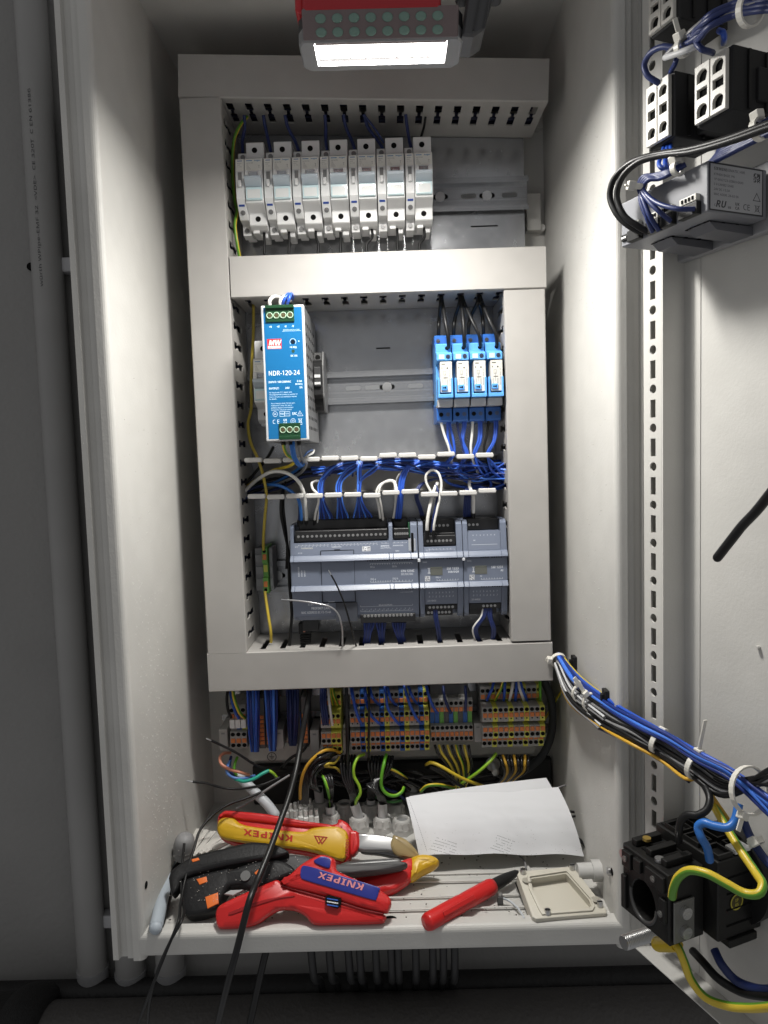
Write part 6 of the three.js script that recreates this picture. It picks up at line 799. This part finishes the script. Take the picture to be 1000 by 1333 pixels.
{ // folded sheets of paper leaning over the glands
  const n = V(0.02, 0.74, 0.67).normalize(), p0 = UY(640, 1075, FY + 0.034);
  function sheet(C, bend, lift, tex, label) {
    const N = 22, Mv = 14, top = [], uvs = []; const P = (u, v) => { const a = [0, 1].map((k) => C[0][k] * (1 - u) * (1 - v) + C[1][k] * u * (1 - v) + C[2][k] * u * v + C[3][k] * (1 - u) * v); return onPlane(a[0], a[1], p0, n).addScaledVector(n, lift + bend(u, v)); };
    const pos = [], uv = []; const push = (p, u, v) => { pos.push(p.x, p.y, p.z); uv.push(u, 1 - v); };
    for (let i = 0; i < N; i++) for (let j = 0; j < Mv; j++) { const q = [[i, j], [i, j + 1], [i + 1, j + 1], [i, j], [i + 1, j + 1], [i + 1, j]].map(([a, b]) => [a / N, b / Mv]); for (const [u, v] of q) push(P(u, v), u, v); for (const [u, v] of q.reverse()) push(P(u, v).addScaledVector(n, -0.0004), u, v); }
    let g = new THREE.BufferGeometry(); g.setAttribute('position', new THREE.Float32BufferAttribute(pos, 3)); g.setAttribute('uv', new THREE.Float32BufferAttribute(uv, 2)); g = toCreasedNormals(g, 1.0);
    return solo('paper_sheet', g, mat([1, 1, 1], 0.75, { map: tex }), label, 'paper');
  }
  const tex = (lines) => canvasTex(1024, 640, (g, W, H) => { g.fillStyle = '#d6d7da'; g.fillRect(0, 0, W, H); g.strokeStyle = 'rgba(120,120,128,0.35)'; g.lineWidth = 2; for (let i = 0; i < (lines ? 150 : 20); i++) { g.fillStyle = `rgba(70,66,62,${0.25 + 0.5 * rnd()})`; const s = 1 + 2 * rnd(); g.fillRect(W * rnd(), H * (1 - 0.55 * rnd() * rnd()), s * 1.6, s); } if (lines) { g.save(); g.translate(130, 470); g.rotate(0.5); for (let i = 0; i < 5; i++) { g.fillStyle = 'rgba(55,55,62,0.8)'; for (let x = 0; x < 150; x += 9) if (rnd() > 0.25) g.fillRect(x, i * 30, 6, 4); } g.translate(330, -190); for (let i = 0; i < 6; i++) for (let x = 0; x < 110; x += 9) if (rnd() > 0.3) g.fillRect(x, i * 27, 6, 4); g.restore(); g.strokeStyle = 'rgba(70,70,80,0.55)'; g.setLineDash([10, 8]); g.lineWidth = 3; g.beginPath(); g.moveTo(18, 40); g.lineTo(52, 600); g.stroke(); } });
  sheet([[533, 1034], [712, 1010], [741, 1058], [540, 1070]], (u, v) => 0.001 + 0.003 * Math.sin(u * 3), -0.006, tex(0), 'lower folded paper sheet whose edge shows behind the top one');
  sheet([[528.5, 1037], [727, 1024], [764, 1109], [546, 1114]], (u, v) => 0.007 * Math.sin(Math.PI * Math.min(1, v * 1.05)) * (0.6 + 0.4 * u) - 0.010 * Math.pow(u, 6) * v + 0.003 * Math.sin(u * 5 + 1) + 0.0022 * v * v * Math.sin(u * 17) - 0.005 * Math.pow(1 - u, 8), 0.0, tex(1), 'top white paper sheet with faint print, covering the floor at the right');
}
// ---------------------------------------------------------------- cable glands with stripped cables, and the cores looping up to the terminals
{
  const gl = mat([0.46, 0.455, 0.44], 0.45);
  const list = [[417, 1060, 414, 1024, 'at the far left behind the pliers'], [431, 1076, 430, 1049, 'second from the left, directly behind the pliers grip'], [449, 1062, 0, 0, 'left one of the two without a cable'], [468, 1080, 461, 1046, 'with a leaning cable, behind the pliers jaw'], [483, 1063, 483, 1040, 'in the back row, middle'], [499, 1080, 498, 1045, 'in front, holding an upright cable beside the paper'], [515, 1062, 0, 0, 'right one of the two without a cable'], [540, 1046, 531, 1016, 'with a cable leaning left over the paper edge'], [524, 1083, 0, 0, 'half hidden under the left edge of the paper'], [569, 1030, 556, 1000, 'with a cable leaning out above the paper']];
  list.forEach(([bx_, by, tx_, ty, w]) => {
    const b = UY(bx_, by, FY), t = thing('cable_gland', `light grey plastic cable gland ${w}`, 'cable gland', V(b.x, FY, b.z)); const q = rr(0, 1);
    part('hex_nut', uvm(new THREE.CylinderGeometry(0.0118, 0.0124, 0.006, 6, 1).rotateY(q).translate(0, 0.003, 0)), gl, t); part('cap', new THREE.LatheGeometry([[0.0108, 0.006], [0.0104, 0.008], [0.0096, 0.0095], [0.0094, 0.013], [0.0082, 0.0152], [0.0064, 0.0158], [0.0060, 0.013]].map(([r, y]) => new THREE.Vector2(r, y)), 20), gl, t);
    part('bore', cyl(0.0061, 0.0061, 0.0006, 0, 0.0125, 0, 'y', 16), tx_ ? M.dark : mat([0.2, 0.2, 0.2], 0.6), t); for (let k = 0; k < 8; k++) { const a = k / 8 * 6.283; part('grip_rib', bx(0.0016, 0.006, 0.0012, 0, 0, 0).rotateY(-a).translate(0.0098 * Math.sin(-a) * -1, 0.010, 0.0098 * Math.cos(a)), gl, t); }
    if (tx_) { const e = U(tx_, ty, b.z + (ty > 1030 ? 0 : -0.004)); const s = V(b.x, FY + 0.010, b.z); wireW(`grey cable stub ${w.startsWith('with') ? 'leaning ' + (by > 1070 ? 'behind the pliers jaw' : by > 1040 ? 'at the left paper edge' : 'above the paper') : 'standing ' + w}`, null, Wm.jacket, 0.0052, [s, V((s.x + e.x) / 2 + (s.x - e.x) * 0.1, (s.y + e.y) / 2, (s.z + e.z) / 2), e], { cat: 'cable', name: 'cable_stub', rad: 14 }); }
  });
  const zOf = (i) => UY(list[i][0], list[i][1], FY).z;
  const core = (label, group, m, P, r = 0.00155) => wire(label, group, m, r, P, { seg: 40 });
  const k_ = 'black cores looping behind the pliers grip';
  for (let k = 0; k < 14; k++) core('black core arching over from the terminals to the left glands', k_, Wm.core, [[446 - k * 1.5, 979 + (k % 3), 0.04], [432 - k * 0.7 + rr(-1, 1), 977 + k * 1.6, 0.05 + rr(0, 0.008)], [415 - k * 0.3, 981 + k * 2.1 + rr(-1, 1), 0.058 + rr(0, 0.008)], [401 + k * 0.8, 993 + k * 2.1 + rr(-1, 1), 0.06 + rr(0, 0.006)], [393.5 + k * 1.7, 1014 + k * 1.2, 0.058], [k < 6 ? 390.5 + k * 2 : 410 + (k - 6) * 1.2, k < 6 ? 1046 : 1026, k < 6 ? 0.05 : zOf(0) - 0.004]]);
  core('yellow core arching highest over the black ones at the left', null, Wm.amber, [[443, 980, 0.045], [431, 976, 0.055], [420, 978, 0.062], [405, 990, 0.066], [396, 1004, 0.066], [391.5, 1022, 0.062], [391, 1040, 0.056]], 0.0017);
  core('yellow core inside the black arch', null, Wm.yellow, [[442, 985, 0.045], [436, 993, 0.05], [428, 994, 0.06], [422, 997, 0.06], [438, 1000, 0.05], [448, 1012, 0.045], [455, 1030, 0.04]], 0.0013);
  core('green-yellow core dropping into the second gland cable', null, Wm.peg, [[418, 1008, 0.055], [422, 1014, 0.062], [426, 1026, 0.066], [429, 1040, zOf(1)], [430, 1050, zOf(1)]], 0.0016); for (const k of [0, 1, 2, 3]) core('black core dropping into the second gland cable', 'black cores of the second gland cable', Wm.core, [[412 + k * 3, 1005 + k, 0.05], [419 + k * 4, 1010, 0.058], [426 + k * 2.4, 1024, 0.064], [428 + k * 1.4, 1040, zOf(1)], [428.5 + k * 1, 1051, zOf(1)]]);
  for (const k of [0, 1, 2, 3, 4]) core('black core hanging from the small terminal group to the leaning gland cable', 'black cores of the leaning gland cable', Wm.core, [[446 + k * 4, 983, 0.038], [444 + k * 4, 996, 0.05], [447 + k * 3, 1015, 0.055], [455 + k * 2, 1032, 0.056], [458.5 + k * 1.3, 1049, zOf(3) - 0.002]]);
  core('green-yellow core snaking into the leaning gland cable', null, Wm.peg, [[474, 982, 0.042], [466, 986, 0.054], [461, 997, 0.06], [461, 1010, 0.06], [468, 1024, 0.06], [469, 1033, 0.06], [464, 1042, 0.058], [463, 1049, zOf(3) - 0.002]], 0.0017);
  for (const k of [0, 1, 2, 3, 4, 5, 6, 7]) core('black core curling down to the back row gland cable', 'black cores of the back row gland cable', Wm.core, [[480 + k * 4.5, 984, 0.038], [480 + k * 4, 1000, 0.048], [484 + k * 2, 1015, 0.046], [480 + k * 1.5, 1024, 0.044], [480 + k, 1042, zOf(4)]]);
  for (const k of [0, 1, 2, 3, 4, 5]) core('black core curling left and back to the upright gland cable', 'black cores of the upright gland cable', Wm.core, [[488 + k * 4, 984, 0.036], [490 + k * 4, 1004, 0.042], [486 + k * 1, 1018, 0.05], [478 + k * 3, 1022 + k * 2, 0.056], [488 + k * 2, 1030 + k, 0.06], [496 + k * 1.4, 1047, zOf(5)]]);
  core('green core turning yellow in a wide hook before the paper', null, Wm.peg, [[503, 982, 0.045], [500, 994, 0.058], [497, 1010, 0.062], [497, 1024, 0.062], [503, 1033, 0.062], [514, 1036, 0.06], [523, 1031, 0.056], [526, 1025, 0.05]], 0.0018);
  for (const k of [0, 1, 2]) core(k === 0 ? 'yellow core bending right towards the cable at the paper edge' : 'black core bending right towards the cable at the paper edge', k ? 'black cores at the paper edge' : null, k === 0 ? Wm.pe : Wm.core, [[500 + k * 4, 985, 0.036], [503 + k * 3, 998 + k * 3, 0.045], [514 + k * 2, 1003 + k * 4, 0.048], [525, 1010 + k * 2, 0.045], [531 + k, 1018, zOf(7) - 0.004]], 0.0016);
  core('dark blue core crossing low behind the upright cables', null, Wm.navy, [[492, 1020, 0.03], [505, 1028, 0.035], [516, 1032, 0.035], [526, 1040, 0.03]]); core('green core crossing low behind the upright cables', null, mat([0.05, 0.2, 0.05], 0.45), [[478, 1030, 0.02], [495, 1040, 0.03], [510, 1044, 0.035], [523, 1042, 0.035]]);
  // right of centre
  core('long yellow core running from the leaning cable to the right along the paper', null, Wm.pe, [[557, 1000, zOf(9) - 0.004], [557, 994, 0.045], [562, 992.5, 0.05], [575, 998, 0.055], [592, 1008, 0.056], [606, 1015, 0.054], [620, 1020, 0.05], [634, 1026, 0.045]], 0.0018);
  for (const k of [0, 1]) core('black core running along the long yellow one', 'black cores beside the long yellow core', Wm.core, [[556 + k, 1001, zOf(9) - 0.004], [560, 997 + k * 2, 0.045], [575, 1004 + k * 3, 0.05], [590, 1015 + k * 3, 0.05], [604, 1025, 0.045]]);
  core('green-yellow core slanting down-left from the right terminal group', null, Wm.peg, [[646, 981, 0.045], [640, 989, 0.052], [625, 1003, 0.055], [610, 1014, 0.05], [596, 1023, 0.04]], 0.0018); core('yellow core curving along the top edge of the paper', null, Wm.pe, [[548, 1030, 0.05], [556, 1023, 0.055], [568, 1021.5, 0.055], [580, 1023, 0.05], [592, 1026, 0.045]], 0.0018);
  for (let k = 0; k < 9; k++) core(k % 2 === 0 ? 'black core hanging from the low coloured terminals' : 'yellow core hanging from the low coloured terminals', k % 2 === 0 ? 'black cores under the low terminals' : 'yellow cores under the low terminals', k % 2 === 0 ? Wm.core : k === 5 ? Wm.pe : Wm.yellow, [[566 + k * 5.5, 970, 0.046], [570 + k * 5.2, 980, 0.052], [582 + k * 4, 995, 0.05], [590 + k * 2.8 - (k === 8 ? 4 : 0), 1010, 0.044], [592 + k * 2, 1026, 0.03]]);
  for (let k = 0; k < 9; k++) core([1, 4, 7].includes(k) ? 'yellow core curling down from the right terminal group' : 'black core curling down from the right terminal group', [1, 4, 7].includes(k) ? 'yellow cores under the right terminals' : 'black cores under the right terminals', [1, 4, 7].includes(k) ? Wm.amber : Wm.core, [[650 + k * 4.8, 983, 0.046], [654 + k * 4.2, 993, 0.053], [657 + k * 3.6, 1003, 0.05], [655 + k * 2.4, 1012, 0.044], [645 + k * 2.2, 1022, 0.034]]);
  for (let k = 0; k < 12; k++) core('black core in the dark tangle behind the gland cables', 'black tangle behind the glands', Wm.core, [[366 + k * 20, 1000 + rr(0, 22), 0.004], [396 + k * 20 + rr(-6, 6), 1012 + rr(-10, 8), 0.02], [424 + k * 20, 1010 + rr(-4, 18), 0.014], [458 + k * 19, 1024 + rr(-12, 8), 0.012]], 0.0026);
  // dark strip added for the shade on the lower back wall
  part('shade_strip', uvm(span(-0.185, XR - 0.002, FY - 0.002, FY + 0.045, ZB + 0.0005, ZB + 0.010, 0.002).translate(-O.x, -O.y, -O.z)), mat([0.02, 0.02, 0.021], 0.7), cab);
}
{ // multi-core cable at the left with coloured cores
  const J = (l, m, P, r = 0.0016, o) => wire(l, null, m, r, P, o);
  J('pale multi-core cable slanting from the coloured cores down behind the tools', Wm.whiteJ, [[311, 1011, 0.05], [322, 1021, 0.055], [335, 1034, 0.06], [348, 1047, 0.066], [358, 1060, 0.07]], 0.0052, { cat: 'cable', name: 'multi_core_cable', rad: 14, cap: 1 });
  J('salmon coloured core curling left out of the pale cable', Wm.orange, [[300, 980, 0.035], [291, 981, 0.045], [286.5, 986, 0.052], [288, 994, 0.058], [298, 1001, 0.06], [312, 1005, 0.06], [325, 1009, 0.055]], 0.0017); J('light blue core curling left out of the pale cable', Wm.sky, [[300, 990, 0.045], [296, 998, 0.055], [296, 1006, 0.06], [304, 1012, 0.06], [318, 1013, 0.058], [332, 1010, 0.05]], 0.0017); J('dark blue core behind the light blue one', Wm.navy, [[301, 985, 0.04], [299, 995, 0.05], [301, 1006, 0.056], [308, 1013, 0.056]], 0.0016); J('teal core waving to the right out of the pale cable', Wm.teal, [[306, 1014, 0.058], [318, 1017, 0.064], [330, 1014, 0.064], [342, 1007, 0.06], [350, 1003, 0.056]], 0.0018); J('yellow-green tail continuing the teal core', Wm.peg, [[350, 1003, 0.056], [355, 1006, 0.056], [361, 1013, 0.052]], 0.0016); J('green core between the salmon and light blue ones', Wm.peg, [[309, 986, 0.04], [306, 994, 0.05], [305, 1002, 0.054], [308, 1010, 0.056]], 0.0016);
  J('thin black offcut with bare tip pointing up-left at the end clamp', Wm.black, [[275, 964, 0.075], [290, 971, 0.07], [308, 980, 0.066], [330, 994, 0.06], [352, 1002, 0.05], [372, 1002, 0.04]], 0.0013, { tip: 'start' }); J('thin black offcut pointing left above the floor edge', Wm.black, [[251, 1017.5, 0.10], [270, 1020, 0.095], [292, 1026, 0.09], [312, 1027, 0.085], [340, 1022, 0.07], [364, 1012, 0.06]], 0.0012, { tip: 'start' });
  J('silver grey offcut running from the heavy cable to the pliers', Wm.grey, [[377, 1009, 0.09], [350, 1026, 0.10], [330, 1040, 0.105], [308, 1053, 0.11]], 0.0011);
  J('thin black wire sweeping from the heavy cable over the left floor and out', Wm.black, [[372, 1012, 0.085], [345, 1029, 0.10], [318, 1040, 0.11], [296, 1048, 0.12], [275, 1063, 0.13], [260, 1082, 0.145], [253, 1104, 0.16], [247, 1122, 0.17], [240, 1150, 0.185], [235, 1178, 0.205], [232, 1200, 0.226], [216, 1240, 0.236], [198, 1285, 0.235], [178, 1338, 0.22]], 0.0013, { seg: 90 }); J('second thin black wire hanging over the lip at the left', Wm.black, [[240, 1098, 0.155], [237, 1130, 0.17], [236, 1160, 0.19], [240, 1184, 0.21], [236, 1200, 0.227], [222, 1225, 0.234], [208, 1256, 0.232], [196, 1298, 0.22], [192, 1338, 0.20]], 0.0012, { seg: 70 });
  J('heavy black cable crossing in front of the tools and over the lip', Wm.blackC = mat([0.008, 0.008, 0.0085], 0.36, { specularIntensity: 0.7 }), [[404, 893, 0.06], [399, 925, 0.075], [392, 965, 0.09], [386, 1000, 0.11], [377, 1035, 0.135], [364, 1072, 0.16], [350, 1110, 0.185], [337, 1142, 0.205], [325, 1172, 0.226], [317, 1202, 0.2345], [308, 1238, 0.238], [296, 1282, 0.235], [282, 1340, 0.22]], 0.0029, { cat: 'cable', name: 'black_cable', rad: 12, seg: 90 }); J('black cable hanging behind the lip left of centre', Wm.blackC, [[347, 1236, 0.10], [343, 1252, 0.10], [336, 1284, 0.10], [324, 1340, 0.10]], 0.0036, { cat: 'cable', name: 'black_cable', rad: 12 });
  J('upright thin black wire in front of the small terminal gap', Wm.black, [[451, 890, 0.065], [451.5, 920, 0.072], [452, 955, 0.07], [452.5, 985, 0.06], [453, 1005, 0.05]], 0.0019); J('thin black wire with markings hanging before the long terminal group', Wm.black, [[480, 893, 0.06], [480.5, 922, 0.07], [480, 955, 0.068], [480, 985, 0.055]], 0.0013); J('black wire slanting from the button block behind the heavy cable', Wm.black, [[401, 968, 0.045], [394, 978, 0.05], [380, 986, 0.05], [366, 1000, 0.04]], 0.0016);
  // grey boot and pale tube in the left front corner
  const a = UY(240, 1099, FY + 0.036), b = UY(236, 1121, FY + 0.016); const t = thing('strain_relief', 'grey rubber strain relief boot on a dark lead at the left wall', 'strain relief', V(a.x, FY, a.z)); const q = new THREE.Quaternion().setFromUnitVectors(V(0, 1, 0), a.clone().sub(b).normalize()); part('boot', into(t, new THREE.LatheGeometry([[0, 0.011], [0.005, 0.0105], [0.0085, 0.007], [0.0098, 0.001], [0.0098, -0.004], [0.0086, -0.0045], [0.0086, -0.007], [0.0094, -0.0075], [0.0088, -0.014], [0.0055, -0.018]].map(([r, y]) => new THREE.Vector2(r, y)), 22).applyQuaternion(q).translate(a.x, a.y, a.z)), mat([0.24, 0.24, 0.245], 0.55), t);
  wireW('pale blue-grey tube lying along the left wall to the lip', null, mat([0.40, 0.45, 0.50], 0.5), 0.0058, [UY(226, 1120, FY + 0.012), UY(219, 1142, FY + 0.008), UY(211, 1172, FY + 0.007), UY(203, 1207, FY + 0.007)], { cat: 'tube', name: 'plastic_tube', rad: 14, cap: 1 }); wireW('dark lead from the grey boot down beside the pale tube', null, Wm.black, 0.0028, [b, UY(226, 1135, FY + 0.012), UY(222, 1160, FY + 0.006), UY(214, 1190, FY + 0.004), UY(209, 1207, FY + 0.004)], { rad: 9 });
}
{ // bunch of white cable ties under the pliers, connector strips, small things
  for (let k = 0; k < 16; k++) { const a = UY(246 + k * 5.2 + rr(-3, 3), 1076 + rr(0, 6) + k * 0.4, FY + 0.006 + 0.0006 * k), b = UY(232 + k * 3.2, 1118 - k * 0.9 + rr(-2, 2), FY + 0.004 + 0.0004 * k); const d = b.clone().sub(a), l = d.length(); const g = rb(0.0036, 0.0012, l, 0, 0, 0, 0.0004).applyQuaternion(new THREE.Quaternion().setFromUnitVectors(V(0, 0, 1), d.normalize())).translate((a.x + b.x) / 2, (a.y + b.y) / 2, (a.z + b.z) / 2); solo('cable_tie', [g], mat([0.66, 0.64, 0.60], 0.45), 'unused white cable tie in the loose bunch under the tools', 'cable tie', 'unused cable ties on the floor'); }
  for (const [x, y, r, n, l] of [[391, 1058, 0.5, 6, 'white jagged connector strip peeping over the pliers grip, rear one'], [402, 1069, 0.15, 5, 'white jagged connector strip peeping over the pliers grip, front one']]) { const p = UY(x, y, FY + 0.012), t = thing('connector_strip', l, 'connector', V(p.x, FY + 0.004, p.z)); t.rotation.y = r; for (let k = 0; k < n; k++) part('pole', [rb(0.0052, 0.012 + (k % 2) * 0.003, 0.010, (k - n / 2) * 0.0056, 0.008, 0, 0.0008), cyl(0.0022, 0.0022, 0.006, (k - n / 2) * 0.0056, 0.018, 0, 'y', 10)], mat([0.72, 0.72, 0.70], 0.45), t); }
  const fitM = mat([0.52, 0.515, 0.50], 0.45), f = UY(782, 1133, FY + 0.020), fit = thing('pipe_fitting', 'white plastic hex fitting on the right wall near the lid', 'fitting', V(f.x, f.y, f.z)); part('hex', cyl(0.0092, 0.0092, 0.012, -0.002, 0, 0, 'x', 6), fitM, fit); part('barrel', cyl(0.0068, 0.0068, 0.016, -0.013, 0, 0, 'x', 20), fitM, fit); part('flange', cyl(0.0104, 0.0110, 0.005, 0.0085, 0, 0, 'x', 22), fitM, fit);
  { const p = onPlane(793, 1134, V(XR - 0.001, 0, 0), V(1, 0, 0)); part('wall_screw', [cyl(0.0034, 0.0034, 0.003, p.x, p.y, p.z, 'x', 14), bx(0.0006, 0.0045, 0.0009, p.x - 0.0017, p.y, p.z)].map((g) => g.translate(-O.x, -O.y, -O.z)), M.steel, cab); }
  const W2 = (l, m, r, P, o) => wireW(l, null, m, r, P.map(([x, y, h]) => UY(x, y, FY + h)), o);
  W2('black wire bent to a point right of the paper', Wm.black, 0.0013, [[730, 1056, 0.03], [748, 1057, 0.028], [766, 1059.5, 0.028], [750, 1062, 0.026], [733, 1065, 0.022]]); W2('black wire sliding out under the right edge of the paper', Wm.black, 0.0019, [[734, 1078, 0.016], [748, 1088, 0.014], [762, 1101, 0.012], [773, 1118, 0.01]]); W2('short black wire piece standing beside the paper', Wm.black, 0.0016, [[746, 1074, 0.012], [747.5, 1085, 0.01]]); W2('thin pale wire curling on the floor left of the lid', Wm.whiteJ, 0.0010, [[650, 1168, 0.006], [662, 1172, 0.003], [674, 1182, 0.003], [683, 1196, 0.003]]); W2('dark wire running under the left edge of the lid', Wm.black, 0.0011, [[672, 1150, 0.003], [680, 1168, 0.003], [690, 1188, 0.003], [697, 1198, 0.003]]); W2('thin black wire lying above the pen tester', Wm.grey, 0.0010, [[676, 1114, 0.004], [683, 1122, 0.004], [685, 1132, 0.004]]);
  W2('thin bare wire poking out right of the paper top', Wm.grey, 0.0009, [[722, 1028, 0.05], [730, 1024, 0.052], [737, 1022, 0.055]]);
  { const p = UY(651, 1171, FY + 0.004), t = thing('wire_clamp', 'tiny metal clamp on the floor between pen tester and lid', 'clamp', V(p.x, FY, p.z)); part('body', rb(0.005, 0.008, 0.006, 0, 0.004, 0, 0.0006), mat([0.1, 0.1, 0.1], 0.4, { metalness: 0.6 }), t); part('screw', cyl(0.0018, 0.0018, 0.003, 0, 0.009, 0, 'y', 10), M.steel, t); }
  // crumbs and specks on floor and plastics
  const bits = []; for (let k = 0; k < 260; k++) { const p = UY(200 + rnd() * 590, 1090 + rnd() * 118, FY); if (p.x < XL + 0.01 || p.x > XR - 0.01 || p.z > ZF - 0.01) continue; const s = rr(0.0003, 0.0010); bits.push(bx(s * rr(1, 2.5), s * 0.7, s, 0, 0, 0).rotateY(rr(0, 3)).translate(p.x, FY + s * 0.35 + 0.0002, p.z)); } solo('debris', bits, mat([0.10, 0.09, 0.08], 0.7), 'scattered dark crumbs and wire scraps on the cabinet floor', 'debris', null, 'stuff');
}
{ // ribs pressed into the floor, little paint nibs on the side walls, dust on the tools
  for (const [x0, x1, py] of [[488, 690, 1150], [470, 690, 1170], [470, 690, 1186]]) { const a = UY(x0, py, FY), b = UY(x1, py - 6, FY); part('floor_rib', uvm(rb(b.x - a.x, 0.0014, 0.0022, (a.x + b.x) / 2 - O.x, FY + 0.0004 - O.y, a.z - O.z, 0.0010)), M.paint, cab); }
  const nib = (n, x, y0, y1, z0, z1) => { const gs = []; for (let k = 0; k < n; k++) { const u = rnd(); gs.push(new THREE.OctahedronGeometry(rr(0.0003, 0.00065)).translate(x - O.x, y0 + (y1 - y0) * u * (0.4 + 0.6 * rnd()) - O.y, z0 + (z1 - z0) * Math.sqrt(rnd()) - O.z)); } part('paint_nib', gs, M.paint, cab).userData.kind = 'stuff'; };
  nib(420, XL, -0.385, 0.10, 0.05, 0.20); nib(220, XR, 0.12, 0.30, 0.04, 0.19); nib(160, XR, -0.36, 0.12, 0.05, 0.20);
  const dust = []; for (let k = 0; k < 160; k++) { const px = 215 + rnd() * 175, py = 1105 + rnd() * 70; const n = V(0, 0.80, 0.60).normalize(), p = onPlane(px, py, UY(300, 1165, FY + 0.0206), n); dust.push(new THREE.OctahedronGeometry(rr(0.0002, 0.0005)).translate(p.x, p.y, p.z)); } solo('dust', dust, mat([0.6, 0.58, 0.54], 0.8), 'pale specks of dust on the black wire strippers', 'dust', null, 'stuff');
}
renderer.render(scene, camera);
